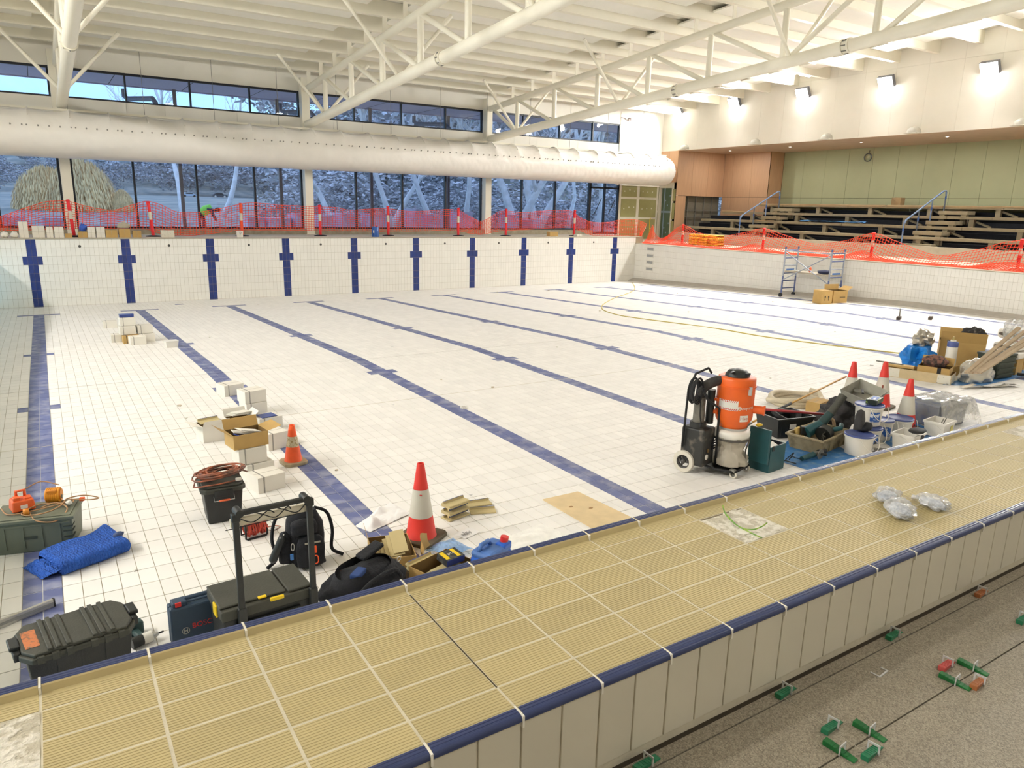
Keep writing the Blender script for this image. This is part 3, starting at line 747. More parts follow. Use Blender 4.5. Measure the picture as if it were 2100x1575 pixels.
# brown paper over the top bench and on odd spots
def paper(xa, xb, ya, yb, z, seed, fx, name='protective_paper', lab='brown protective paper laid over the top bench', droop=.12):
    def fn(u, v):
        x = fx+(xb-fx)*max(0, u-.25)/.75; y = ya+(yb-ya)*v
        zz = z+.024+.02*noise.noise(Vector((x*2, y*1.5, seed)))
        if u < .25: zz -= droop*(1-u/.25)*(.8+.5*noise.noise(Vector((y*1.3, seed, 0)))); x = fx
        return (x, y, zz)
    m = MB(); m.grid(10, 60, fn); o = m.build(name, [PAPER_BR], None, 0); tag(o, lab, 'paper sheet'); return o
paper(BX[3]-.34, 32.1, -1.35, -7.9, BZ[3], 1, BX[3]-.208, lab='long brown paper sheet sagging over the top bench below the cable loop')
paper(BX[3]-.34, 32.1, -7.95, -20, BZ[3], 2, BX[3]-.208, lab='brown paper sheet over the top bench behind the handrails')
paper(BX[2]-.3, BX[2]+.5, .3, -1.15, BZ[2], 3, BX[2]-.208, lab='short brown paper sheet on a bench below the timber wall', droop=.1)
paper(BX[1]-.25, BX[1]+.25, -2.5, -3.6, BZ[1], 4, BX[1]-.208, lab='scrap of brown paper on the bench beside the first handrail', droop=.05)
BLUE_SH = mat('blue_sheet', C8(58, 128, 190), .5, var=.1, scale=8)
m = MB(); m.grid(10, 30, lambda u, v: (BX[1]-.24+.55*u, -4.9-3.0*v, BZ[1]+.02+.05*noise.noise(Vector((u*3, v*6, 2)))+.04))
tag(m.build('blue_sheet', [BLUE_SH], None, 0), 'blue plastic sheet spread along a bleacher bench', 'plastic sheet')
m = MB(); m.add([(0, 0, 0), (.5, 0, 0), (.5, 0, .32), (0, 0, .3), (0, .25, 0), (.5, .2, 0), (.45, .25, .3), (0, .25, .3)], [(0, 1, 2, 3), (0, 3, 7, 4), (4, 7, 6, 5), (0, 4, 5, 1)])
o = m.build('cardboard_offcut', [PAPER_BR], None, M=TM((31.2, -8.3, BZ[3]+.03))@RZ(1.4)); tag(o, 'bent cardboard offcut standing on the top bleacher bench', 'cardboard')
# aisle steps and handrails
BLUEWRAP = mat('blue_wrap', C8(120, 142, 178), .4, var=.3, scale=10); STEELR = mat('rail_steel', C8(104, 112, 122), .35, metal=.4, var=.3, scale=8)
for y0, which in ((-2.55, 'beside the timber clad wall'), (-10.35, 'away from the timber wall')):
    for i in range(3):
        m = MB(); lbox(m, BX[i]-.28+.35, BX[i]+.65, y0-1.15, y0-.06, BZ[i]+.06, BZ[i]+.2); m.build('aisle_step', [BENCH], bl, bevel=.006)
        m = MB(); lbox(m, BX[i]+.1, BX[i]+.3, y0-1.1, y0-.9, BZ[i]-.3, BZ[i]+.06); lbox(m, BX[i]+.1, BX[i]+.3, y0-.3, y0-.1, BZ[i]-.3, BZ[i]+.06, 0) if False else None; m.build('step_support', [BENCH], bl); m = MB(); lbox(m, BX[i]+.1, BX[i]+.3, y0-.3, y0-.1, BZ[i]-.3, BZ[i]+.06); m.build('step_support', [BENCH], bl)
    m = MB(); lbox(m, 27.78, 28.1, y0-1.15, y0-.06, .1, .22); m.build('aisle_step', [BENCH], bl, bevel=.006)
    hr = thing('handrail', 'blue wrapped steel handrail climbing the bleacher aisle '+which, 'handrail', (27.8, y0, .16))
    sl2 = .385/.8
    top = [(.0, 0, 0), (.02, 0, .78), (.12, 0, .92), (2.45, 0, .92+2.33*sl2), (2.62, 0, .9+2.4*sl2), (2.66, 0, .72+2.4*sl2), (2.66, 0, 1.26)]
    MB().tube([top[1], top[2], top[3], top[4], top[5]], .032, 10).build('top_rail', [BLUEWRAP], hr, 60)
    for k, px_ in enumerate((.01, .92, 1.75, 2.66)):
        MB().cyl((px_, 0, -.02+max(0, px_-.5)*sl2), (px_, 0, .9+max(0, px_-.1)*sl2-.12*(k == 3)), .026, n=10).build('post', [BLUEWRAP if k % 2 == 0 else STEELR], hr, 60)
        MB().cyl((px_, 0, .5+max(0, px_-.1)*sl2), (px_, 0, .62+max(0, px_-.1)*sl2), .031, n=10).build('tape_wrap', [mat('blue_tape', C8(60, 98, 168), .5)], hr, 60)
# cable loop on the green wall
p = on_x(1781, 323, 32.2)
m = MB(); m.tube([(0, .17*math.cos(a)+.01*k, .17*math.sin(a)) for k in range(3) for a in [i*2*PI/20 for i in range(20)]], .016, 6); m.tube([(0, 0, .17), (.02, -.03, .26), (.03, -.02, .3)], .014, 6)
o = m.build('cable_loop', [mat('grey_cable', C8(96, 100, 100), .6)], None, 0, M=TM((p.x-.03, p.y, p.z))); tag(o, 'coiled grey cable hanging on the sage green wall', 'cable')
p = on_y(1283, 247, 2.98)
m = MB(); rr = random.Random(3)
m.tube(spl([(-.3, 0, .12), (-.1, 0, .1), (.05, -.05, .0), (.15, -.06, .14), (.28, -.04, .05), (.2, -.05, -.04), (.08, -.03, .06), (.3, -.02, .12), (.36, -.05, 0)], 6), .012, 5)
o = m.build('wire_loop', [mat('brown_wire', C8(96, 66, 58), .6)], None, 0, M=TM((p.x, 2.95, p.z))); tag(o, 'loose brown wire loop beside the end of the clerestory window', 'wire')
# ---------------------------------------------------------------- tools and materials on the pool floor (near end)
BLK = mat('black_plastic', C8(34, 36, 35), .45, var=.2, scale=9, bump=.1, bscale=120)
BLK2 = mat('dusty_black_plastic', C8(62, 62, 54), .6, var=.18, scale=7, bump=.15, bscale=90)
BLKM = mat('black_rubber', C8(28, 28, 30), .7, var=.2)
FAB = mat('black_fabric', C8(26, 27, 32), .9, var=.3, scale=14, bump=.4, bscale=60)
YEL = mat('yellow_plastic', C8(232, 196, 22), .4, var=.08)
ORG = mat('orange_plastic', C8(226, 96, 40), .45, var=.1, scale=9)
REDP = mat('red_plastic', C8(206, 40, 36), .4, var=.08)
CORD_O = mat('orange_cord', C8(168, 96, 66), .6, scale=9, col2=C8(104, 74, 62), lo=.42, hi=.62)
CORD_B = mat('tan_cord', C8(168, 128, 88), .6, var=.15, scale=6)
SILV = mat('aluminium', C8(190, 188, 182), .35, metal=.7, var=.06)
CARTON = mat('white_carton', C8(224, 219, 208), .7, var=.04, scale=4)
KRAFT = mat('kraft_cardboard', C8(186, 152, 92), .8, var=.08, scale=6)
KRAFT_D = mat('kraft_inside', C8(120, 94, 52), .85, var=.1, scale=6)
STRAP = mat('dark_strap', C8(70, 68, 64), .6)
GTILE = mat('glazed_blue_tile', C8(58, 74, 138), .25, var=.1)
WPLAS = mat('white_plastic', C8(226, 222, 212), .4, var=.05, scale=6)
GREYC = mat('grey_green_crate', C8(104, 108, 92), .55, var=.1, scale=6)
GREYC_D = mat('dark_crate_recess', C8(60, 64, 54), .6, var=.1)
INK = mat('black_ink', C8(40, 38, 36), .8)

# big black storage tote
t = thing('storage_tote', 'large black storage tote with ribbed lid and orange sticker', 'storage box', (.19, -21.64, ZN), math.radians(8.5))
MB().taper(.262, .165, 0, .365, .86).build('body', [BLK], t, bevel=.012)
for x in (-.12, 0, .12): MB().box((x, -.158, .2), (.012, .012, .26)).build('rib', [BLK], t)
m = MB(); oc = [(-.29, -.12), (-.24, -.2), (.24, -.2), (.29, -.12), (.29, .12), (.24, .2), (-.24, .2), (-.29, .12)]
m.prism(oc, .352, .385); m.prism([(x*.95, y*.93) for x, y in oc], .385, .405)
lid = m.build('lid', [BLK2], t, bevel=.006)
for x in (-.15, -.11, -.06, .07, .11, .16): MB().bb(x-.012, x+.012, -.185, .185, .405, .417).build('ridge', [BLK2], lid, bevel=.004)
for x in (-.2, -.13, -.06, .06, .13, .2):
    for s in (-1, 1): MB().box((x, s*.197, .372), (.035, .022, .04)).build('lid_lug', [BLK2], lid)
for s in (-1, 1): MB().box((s*.295, 0, .37), (.035, .2, .05)).box((s*.3, 0, .405), (.05, .12, .025)).build('end_latch', [BLK], t, bevel=.006)
MB().bb(-.255, -.185, -.1, .1, .4055, .407).build('sticker', [mat('orange_sticker', C8(190, 112, 66), .6, scale=50, col2=C8(96, 84, 70), lo=.5, hi=.7)], lid)

# impact driver
t = thing('impact_driver', 'green and black cordless impact driver lying beside the black tote', 'power tool', (.56, -21.33, ZN), math.radians(15))
TEAL = mat('teal_plastic', C8(30, 78, 84), .45, var=.12); TEAL_D = mat('dark_teal', C8(36, 62, 62), .5, var=.1)
MB().cyl((-.09, -.02, .04), (.03, -.02, .04), .036, .034, 16).build('motor_body', [BLK], t, 50)
MB().cyl((-.02, -.02, .04), (.035, -.02, .04), .0365, n=16).build('brand_band', [WPLAS], t, 50)
MB().cyl((.03, -.02, .04), (.075, -.02, .04), .03, .014, 14).build('nose', [SILV], t, 50); MB().cyl((.075, -.02, .04), (.11, -.02, .04), .006, n=8).build('bit', [BLKM], t)
MB().box((-.02, .05, .04), (.045, .13, .04)).build('grip', [TEAL_D], t, bevel=.012)
MB().box((-.01, .14, .05), (.1, .07, .09)).build('battery', [TEAL_D], t, bevel=.012)

# spirit level
a, b = fl(110, 1243), fl(0, 1288); d = (b-a).normalized()
t = thing('spirit_level', 'long silver spirit level with green vial lying on the tiles', 'spirit level', a, math.atan2(d.y, d.x))
MB().bb(0, .9, -.012, .012, 0, .058).build('beam', [SILV], t, bevel=.003)
MB().bb(.004, .896, -.0155, .0155, .02, .038).build('web_groove', [mat('groove_grey', C8(150, 150, 146), .5, metal=.4)], t)
MB().box((-.004, 0, .029), (.01, .027, .06)).build('end_cap', [BLKM], t); MB().box((.27, -.0135, .03), (.07, .006, .034)).build('vial', [mat('green_vial', C8(150, 180, 60), .2)], t)
MB().box((.23, -.0145, .03), (.008, .007, .04)).build('vial_clip', [BLKM], t)

# blue power tool case
t = thing('tool_case', 'dark blue power tool case with red latch and red lettering', 'tool case', (.885, -21.43, ZN), math.radians(3))
CASEB = mat('navy_case', C8(46, 66, 88), .5, var=.1, scale=8)
MB().bb(-.185, .185, -.055, .0, 0, .27).build('front_shell', [CASEB], t, bevel=.012); MB().bb(-.185, .185, .002, .055, 0, .27).build('back_shell', [CASEB], t, bevel=.012)
for x in (-.12, .12): MB().bb(x-.045, x+.045, -.04, .04, .265, .3).build('latch_tower', [CASEB], t, bevel=.008)
MB().box((-.13, -.042, .288), (.036, .012, .03)).build('latch', [REDP], t, bevel=.003); MB().box((.13, -.042, .288), (.036, .012, .03)).build('latch', [REDP], t, bevel=.003)
MB().tube([(-.09, 0, .27), (-.08, 0, .3), (.08, 0, .3), (.09, 0, .27)], .014, 8).build('handle', [CASEB], t, 50)
text('BOSCH', .05, 'lettering', REDP, t, TM((.02, -.0565, .12))@RX(PI/2))
m = MB(); m.tube([(.022*math.cos(i*PI/10), 0, .022*math.sin(i*PI/10)) for i in range(20)], .0022, 5, closed=True)
for x in (-.009, .009): m.box((x, 0, 0), (.004, .003, .026))
m.box((0, 0, 0), (.016, .003, .004)); m.build('round_emblem', [SILV], t, M=TM((-.1, -.058, .1)))

# rolling tool chest with telescopic handle
t = thing('rolling_tool_chest', 'black rolling tool chest with yellow latches and raised telescopic handle', 'tool chest', (1.2, -21.79, ZN), math.radians(3))
MB().taper(.268, .165, .05, .37, .95).build('body', [BLK], t, bevel=.012)
m = MB(); m.bb(-.28, .28, -.18, .18, .37, .435); m.bb(-.28, .12, -.14, .18, .435, .45); m.bb(.13, .28, -.16, .18, .435, .452)
m.build('lid', [BLK2], t, bevel=.008)
MB().bb(-.2, .2, -.19, -.165, .1, .34).build('front_panel', [BLK], t, bevel=.006)
for k in range(8): MB().box((-.16+.045*k, -.195, .3), (.03, .014, .07)).build('tool_slot', [BLK], t, bevel=.003)
MB().box((-.284, -.05, .4), (.014, .07, .075)).build('end_latch', [YEL], t, bevel=.004); MB().box((.284, .0, .41), (.016, .05, .04)).build('end_latch', [YEL], t, bevel=.004)
MB().box((.05, -.186, .44), (.085, .02, .022)).build('front_latch', [YEL], t, bevel=.004); MB().box((-.03, -.15, .455), (.05, .025, .01)).build('lid_latch', [YEL], t, bevel=.003)
for s in (-1, 1):
    MB().box((s*.22+.055, -.2, .24), (.05, .04, .42)).build('handle_sleeve', [BLK], t, bevel=.006)
    MB().box((s*.22+.055, -.2, .72), (.036, .028, .62)).build('handle_upright', [BLK], t, bevel=.005)
    MB().box((s*.22+.055, -.2, 1.03), (.05, .044, .05)).build('handle_corner', [BLK], t, bevel=.008)
    MB().cyl((s*.2+.055, -.225, 1.055), (s*.2+.055, -.14, 1.055), .024, n=14).build('handle_knob', [BLK], t, 50)
    MB().cyl((s*.18, .13, .05), (s*.26, .13, .05), .05, n=18).build('wheel', [BLKM], t, 50)
MB().box((.055, -.195, 1.05), (.44, .032, .03)).build('handle_bar', [BLK], t, bevel=.006)
MB().box((.055, -.165, .985), (.49, .02, .055)).build('foam_strip', [mat('cream_foam', C8(214, 204, 182), .8)], t, bevel=.006)
rr = random.Random(5); m = MB()
for k in range(3): m.tube(spl([(-.2+.13*k, -.185, 1.04), (-.14+.13*k, -.2, 1.015), (-.06+.13*k, -.19, .975), (.02+.12*k, -.2, 1.03), (.06+.1*k, -.2, 1.01)], 5), .0035, 5)
m.tube([(-.22, -.18, .955), (.22, -.18, .96)], .003, 5); m.build('tie_cord', [BLKM], t)

# blackpack
t = thing('backpack', 'black backpack standing upright with orange and blue clips', 'backpack', (1.79, -20.77, ZN), math.radians(-6))
def pack(w, d, h, p=3.0, seed=0, lean=0, amp=.02):
    def fn(u, v):
        a = 2*PI*u; c, s = math.cos(a), math.sin(a); z = v
        k = min(1, (z/.06)**.5 if z < .06 else 1)*(1-max(0, (z-.6)/.4)**2*.45); k = k if z < .999 else 0
        x = w*math.copysign(abs(c)**(2/p), c)*k; y = d*math.copysign(abs(s)**(2/p), s)*k*(1-.25*z)
        n_ = noise.noise(Vector((x*12, y*12, z*6+seed)))
        return (x*(1+amp*4*n_), y*(1+amp*5*n_)+lean*z, h*(1-(1-z)**1.0)*1.0+(.015*n_ if 0 < z < 1 else 0))
    return fn
MB().grid(36, 22, pack(.15, .1, .47, seed=1, lean=.02)).build('main_bag', [FAB], t, 0)
MB().grid(28, 14, pack(.11, .055, .27, seed=4)).build('front_pocket', [FAB], t, 0, M=TM((.02, -.11, .02)))
MB().grid(24, 10, pack(.1, .05, .13, seed=6)).build('upper_pocket', [FAB], t, 0, M=TM((-.02, -.09, .29)))
MB().grid(20, 12, pack(.05, .07, .28, seed=8)).build('side_pocket', [FAB], t, 0, M=TM((-.16, -.02, .03)))
MB().tube(spl([(-.04, .05, .45), (-.03, .06, .51), (.03, .06, .51), (.04, .05, .45)], 5), .012, 8).build('grab_handle', [FAB], t, 0)
for s, q in ((1, .0), (-1, .02)):
    MB().tube(spl([(s*.1, .08, .43), (s*.2, .1+q, .36), (s*.24, .1, .2), (s*.22, .05, .06), (s*.3, .0, .01)], 6), .014, 6).build('shoulder_strap', [FAB], t, 0)
MB().box((.03, -.155, .235), (.12, .006, .012)).build('reflective_strip', [mat('reflective_grey', C8(170, 165, 150), .4)], t)
m = MB(); m.tube([(.022*math.cos(i*PI/8)*(1 if i % 8 else .9), 0, .035*math.sin(i*PI/8)) for i in range(16)], .005, 6, closed=True)
m.build('orange_carabiner', [mat('neon_orange', C8(255, 92, 34), .4)], t, 0, M=TM((.045, -.178, .1)))
MB().box((.045, -.175, .185), (.02, .014, .06)).build('orange_tag', [MATS['neon_orange']], t, bevel=.004)
m = MB(); m.tube([(.012*math.cos(i*PI/8), 0, .03*math.sin(i*PI/8)) for i in range(16)], .003, 6, closed=True); m.build('steel_clip', [SILV], t, 0, M=TM((-.12, -.14, .22)))
MB().box((-.13, -.145, .14), (.025, .014, .05)).build('blue_tag', [mat('tag_blue', C8(52, 110, 176), .4)], t, bevel=.004)
m = MB(); m.cyl((0, 0, 0), (0, 0, .17), .032, n=14); m.ball((0, 0, 0), .032, 14, 6); m.ball((0, 0, .17), .032, 14, 6); m.build('hanging_pouch', [BLK], t, 50, M=TM((-.26, -.06, .11))@RY(.45))
MB().tube([(-.18, -.06, .27), (-.165, -.05, .3)], .004, 5).build('pouch_clip', [SILV], t)

# tool bag
t = thing('tool_bag', 'slumped black open tool bag with metal rings beside the rolling chest', 'tool bag', (1.95, -21.6, ZN), math.radians(20))
MB().grid(40, 16, pack(.33, .19, .3, 3.6, 11, .0, .03)).build('bag_body', [FAB], t, 0)
MB().grid(30, 8, lambda u, v: (.28*math.cos(2*PI*u)*(1-.2*v), .17*math.sin(2*PI*u)*(1-.1*v)-.02, .24+.07*v+.03*noise.noise(Vector((u*7, v, 3))))).build('open_rim', [FAB], t, 0)
MB().tube(spl([(-.2, -.17, .2), (-.1, -.22, .3), (.1, -.22, .31), (.22, -.17, .2)], 6), .016, 6).build('carry_strap', [FAB], t, 0)
MB().box((.2, .04, .33), (.2, .1, .03)).build('grip_pad', [FAB], t, bevel=.012, M=RY(-.25))
MB().tube(spl([(.25, .1, .22), (.36, .05, .16), (.4, 0, .05), (.42, -.02, .01)], 5), .012, 6).build('side_strap', [FAB], t, 0)
for x, y, z in ((-.22, -.19, .2), (.0, -.2, .13), (.3, -.05, .26), (-.06, -.2, .22)):
    MB().tube([(x+.018*math.cos(i*PI/6), y-.012, z+.018*math.sin(i*PI/6)) for i in range(12)], .004, 5, closed=True).build('metal_ring', [SILV], t, 0)
for k in range(5): MB().box((-.2+.08*k, -.188, .16), (.05, .02, .09)).build('outer_pocket', [FAB], t, bevel=.006)
MB().box((-.1, -.02, .3), (.13, .07, .04)).build('blue_pouch', [mat('navy_fabric', C8(40, 66, 120), .8)], t, bevel=.01, M=RZ(.4))

# lidded black box with a coiled extension lead on it
t = thing('storage_box', 'black lidded box with orange grip wire handle under coiled lead', 'storage box', (1.405, -19.52, ZN), math.radians(-3))
MB().taper(.165, .165, 0, .31, .84).build('body', [BLK], t, bevel=.012)
m = MB(); m.prism([(-.19, -.15), (-.15, -.19), (.15, -.19), (.19, -.15), (.19, .15), (.15, .19), (-.15, .19), (-.19, .15)], .3, .34); m.prism([(-.17, -.13), (-.13, -.17), (.13, -.17), (.17, -.13), (.17, .13), (.13, .17), (-.13, .17), (-.17, .13)], .34, .362)
m.build('lid', [BLK2], t, bevel=.008)
MB().box((0, -.195, .295), (.16, .02, .06)).build('front_latch', [BLK], t, bevel=.006)
MB().tube([(-.085, -.17, .27), (-.085, -.205, .235), (.085, -.205, .235), (.085, -.17, .27)], .004, 6).build('wire_handle', [SILV], t, 0)
MB().cyl((-.045, -.205, .235), (.045, -.205, .235), .009, n=10).build('handle_grip', [ORG], t, 0)
rr = random.Random(11); m = MB(); pts = []
for k in range(220):
    a = k*2*PI/20; q = k//20
    r = .13+.035*math.sin(q*1.7)+.02*math.sin(a*2+q); ex = 1.25
    pts.append((r*ex*math.cos(a)+.012*math.sin(q*2.1), r*.95*math.sin(a)+.012*math.cos(q*1.3), .012+.085*abs(math.sin(q*1.13+a*.3))+.004*q*.5))
o = MB().tube(pts+[(-.2, .02, .03), (-.24, -.08, -.01), (-.2, -.14, .005), (-.05, -.15, .006), (.1, -.14, .012)], .0075, 6).build('extension_lead', [CORD_O], None, 0)
o.location = (1.405, -19.52, ZN+.366); tag(o, 'coiled orange extension lead on the lid of the black box', 'extension lead')
MB().box((.13, -.14, .02), (.05, .03, .026)).build('plug', [WPLAS], o, bevel=.005)

# red cable reel with black frame
t = thing('cable_reel', 'red cable wound on a black wire frame reel on the tiles', 'cable reel', (1.56, -20.08, ZN), math.radians(8))
MB().tube([(-.1, -.05, .17), (-.1, -.05, .015), (-.085, -.05, .008), (.075, -.05, .008), (.085, -.05, .02), (.085, -.05, .1)], .009, 8).build('frame', [BLKM], t, 0)
MB().tube([(-.1, .06, .17), (-.1, .06, .015), (.075, .06, .008), (.085, .06, .1)], .009, 8).build('frame', [BLKM], t, 0)
m = MB()
for k in range(11): x = -.065+.013*k; m.tube([(x*1.25+.006*math.sin(i+k), (.06+.006*math.sin(k*2.3))*math.cos(i*PI/9), .095+(.07+.01*math.sin(k*1.7))*math.sin(i*PI/9)) for i in range(18)], .0075, 6, closed=True)
m.build('wound_cable', [mat('red_cable', C8(188, 64, 46), .5, var=.15)], t, 0)
MB().cyl((-.09, 0, .095), (.09, 0, .095), .03, n=12).build('spool_core', [mat('brown_core', C8(96, 70, 48), .7)], t, 0)
MB().box((.1, .0, .15), (.03, .04, .04)).build('plug', [WPLAS], t, bevel=.005)
MB().tube(spl([(.09, .02, .03), (.16, .0, .006), (.24, .04, .006), (.2, .09, .006), (.12, .1, .006)], 6), .004, 6).build('cable_end', [CORD_O], t, 0)

# grey crate with lid, portable power box and yellow spool
t = thing('crate', 'grey green lidded plastic crate carrying an orange power box', 'crate', (.0, -19.33, ZN), math.radians(-13))
MB().taper(.285, .19, 0, .26, .94).build('body', [GREYC], t, bevel=.008)
for x in (-.2, -.07, .06, .19): MB().box((x, -.185, .14), (.012, .018, .2)).build('rib', [GREYC], t)
MB().box((0, -.185, .235), (.54, .02, .012)).build('rail', [GREYC], t)
for z in (.06, .11, .16, .2): MB().box((.25, -.186, z), (.07, .02, .01)).build('corner_rib', [GREYC_D], t); MB().box((.277, -.15, z), (.02, .07, .01)).build('corner_rib', [GREYC_D], t)
m = MB(); m.bb(-.3, .3, -.2, .2, .26, .285); m.bb(-.27, .27, -.17, .17, .285, .292); m.build('lid', [GREYC], t, bevel=.006)
MB().box((-.02, -.187, .13), (.09, .006, .025)).build('moulded_lettering', [GREYC_D], t)
zl = ZN+.293
t = thing('power_box', 'orange portable power outlet box with handle on the grey crate', 'power box', (-.1, -19.27, zl), math.radians(12))
MB().taper(.075, .065, .01, .1, 1.12).build('body', [ORG], t, bevel=.01)
MB().box((-.04, -.02, .11), (.05, .06, .035)).build('outlet_hood', [ORG], t, bevel=.006); MB().box((.04, -.02, .1), (.05, .06, .03)).build('outlet_hood', [ORG], t, bevel=.006)
MB().tube([(-.03, .02, .1), (-.03, .02, .16), (.03, .02, .16), (.03, .02, .1)], .014, 8).build('handle', [ORG], t, 0); MB().box((0, -.078, .05), (.05, .006, .03)).build('rating_plate', [WPLAS], t)
t = thing('cord_spool', 'yellow orange cord spool lying on the grey crate lid', 'cord spool', (.125, -19.2, zl), math.radians(-15))
m = MB()
for k in range(7): m.tube([(-.045+.015*k, .058*math.cos(i*PI/10), .06+.056*math.sin(i*PI/10)) for i in range(20)], .009, 6, closed=True)
m.build('wound_cord', [mat('amber_cord', C8(222, 148, 36), .5, var=.12)], t, 0)
MB().cyl((-.055, 0, .06), (.06, 0, .06), .05, n=16).build('core', [mat('amber_core', C8(210, 130, 30), .5)], t, 50)
MB().box((0, -.045, .1), (.07, .03, .04)).build('cage', [MATS['amber_core']], t, bevel=.008); MB().cyl((.06, -.02, .05), (.07, -.02, .05), .015, n=10).build('hub', [GREYM], t)
m = MB()
m.tube(spl([(-.28, .02, .02), (-.2, -.1, .006), (-.05, -.09, .012), (.12, -.03, .02), (.22, .06, .02), (.22, .0, .02), (.0, .0, .03), (-.1, -.12, .01), (-.02, -.17, .008), (.1, -.16, .02), (.17, -.06, .03), (.18, .1, .02), (.3, .12, .03), (.42, .08, .01), (.36, .04, .015), (.2, .06, .03)], 7), .0055, 6)
m.tube(spl([(-.12, .1, .14), (-.02, .2, .16), (.12, .16, .13)], 6), .005, 6); m.tube(spl([(-.06, -.08, .01), (.02, -.226, -.02), (.16, -.228, -.04), (.22, -.1, .01), (.12, .0, .03), (.02, -.05, .02)], 7), .0055, 6)
o = m.build('tangled_lead', [CORD_B], None, 0, M=TM((.02, -19.31, zl+.005))@RZ(math.radians(-13))); tag(o, 'tangled tan cord draped over the grey crate lid', 'cord')
MB().cyl((.2, -.02, .02), (.23, -.0, .03), .02, n=12).build('plug', [WPLAS], o, 0); MB().cyl((-.09, -.12, .02), (-.05, -.11, .02), .026, n=12).build('socket', [MATS['amber_core']], o, 0)
MB().box((.3, .06, .02), (.04, .035, .03)).build('adaptor', [ORG], o, bevel=.006)

# blue moving blanket
QUILT = mat('blue_quilt', C8(40, 92, 186), .9, var=.2, scale=10)
_t = QUILT.node_tree; _w = _t.nodes.new('ShaderNodeTexWave'); _w.inputs['Scale'].default_value = 14; _w.inputs['Distortion'].default_value = 6; _w.inputs['Detail Scale'].default_value = 3
_b = _t.nodes.new('ShaderNodeBump'); _b.inputs['Distance'].default_value = .02; _b.inputs['Strength'].default_value = .8
_t.links.new(_t.nodes['Texture Coordinate'].outputs['Object'], _w.inputs['Vector']); _t.links.new(_w.outputs['Fac'], _b.inputs['Height']); _t.links.new(_b.outputs[0], _t.nodes['Principled BSDF'].inputs['Normal'])
def slab(w, d, h, amp, seed, curl=0):
    def fn(u, v):
        a = 2*PI*v; c, s = math.cos(a), math.sin(a); x = w*(2*u-1)
        e = min(1, (1-abs(2*u-1))*14)**.5
        y = d*math.copysign(abs(c)**.35, c)*(.9+.1*e); z = h/2+h/2*math.copysign(abs(s)**.6, s)*(.35+.65*e)
        nz = noise.noise(Vector((x*7, y*7, seed)))
        up = curl*max(0, 2*u-1)**3*max(0, y/d)
        return (x, y+amp*nz, max(.004, z+amp*nz*(s > 0)+up))
    return fn
t = thing('moving_blanket', 'folded blue quilted moving blanket on the tiles by the crate', 'blanket', (.3, -19.82, ZN), math.radians(24))
MB().grid(40, 30, slab(.27, .2, .125, .014, 2, .06)).build('folded_blanket', [QUILT], t, 0)
MB().grid(14, 12, lambda u, v: (-.24-.14*u, -.16+.32*v+.05*u, .05*(1-u)+.012+.02*noise.noise(Vector((u*4, v*5, 8))))).build('loose_corner', [QUILT], t, 0)
m = MB(); m.ball((.24, -.05, .12), (.05, .035, .022), 12, 8, amp=.5, fr=4); m.build('torn_tuft', [mat('grey_stuffing', C8(70, 84, 120), .9)], t, 0)
# ---------------------------------------------------------------- tile cartons
def carton(p, rz, label, size=(.29, .25, .165), group='white tile cartons', z=0, m_=CARTON, strap=True, name='tile_carton'):
    t = thing(name, label, 'carton', (p[0], p[1], floor_z(p[1])+z), rz, group); w, d, h = size
    MB().bb(-w/2, w/2, -d/2, d/2, 0, h).build('box', [m_], t, bevel=.004)
    if strap:
        s = .003
        m = MB(); x = -w*.28
        m.bb(x-.006, x+.006, -d/2-s, d/2+s, h, h+s); m.bb(x-.006, x+.006, -d/2-s, -d/2, 0, h); m.bb(x-.006, x+.006, d/2, d/2+s, 0, h)
        m.build('packing_strap', [STRAP if m_ is KRAFT else mat('grey_strap', C8(150, 146, 138), .6)], t)
    MB().bb(-w/2+.01, w/2-.01, -.003, .003, h, h+.0008).build('lid_seam', [mat('seam', C8(160, 152, 138), .9)], t)
    return t
carton((1.93, -19.0), math.radians(12), 'single white tile carton beside the black box with coiled lead')
carton((1.93, -18.6), math.radians(8), 'white tile carton at the bottom of the stack under the open brown box')
carton((1.87, -18.58), math.radians(6), 'white tile carton directly under the open brown box', z=.17)
carton((2.33, -17.75), math.radians(15), 'white tile carton with torn dark hole beside the open brown box', (.26, .24, .2))
MB().box((.128, -.02, .09), (.006, .1, .14)).build('torn_opening', [DARK], bpy.data.objects['tile_carton.003'])
def open_box(p, rz, size, label, z=0, m_=KRAFT, flaps=(1, 1, 1, 1), ang=.9, name='open_carton', group=None):
    t = thing(name, label, 'carton', (p[0], p[1], floor_z(p[1])+z), rz, group); w, d, h = size
    MB().tub(w/2, d/2, h, 1, .005, 0, None, 1).build('box', [m_, KRAFT_D], t)
    fl_ = [((-w/2, -d/2), (w/2, -d/2), (0, -1)), ((w/2, -d/2), (w/2, d/2), (1, 0)), ((w/2, d/2), (-w/2, d/2), (0, 1)), ((-w/2, d/2), (-w/2, -d/2), (-1, 0))]
    for k, (a, b, o) in enumerate(fl_):
        if not flaps[k]: continue
        L = .42*(d if o[0] == 0 else w); c, s = math.cos(ang*flaps[k]), math.sin(ang*flaps[k])
        v = [(a[0], a[1], h), (b[0], b[1], h), (b[0]+o[0]*L*s, b[1]+o[1]*L*s, h+L*c), (a[0]+o[0]*L*s, a[1]+o[1]*L*s, h+L*c)]
        v += [(x-o[0]*.003, y-o[1]*.003, zz-.003) for x, y, zz in v]
        MB().add(v, [(0, 1, 2, 3), (7, 6, 5, 4), (2, 6, 7, 3), (1, 5, 6, 2), (0, 3, 7, 4)]).build('flap', [m_], t)
    return t
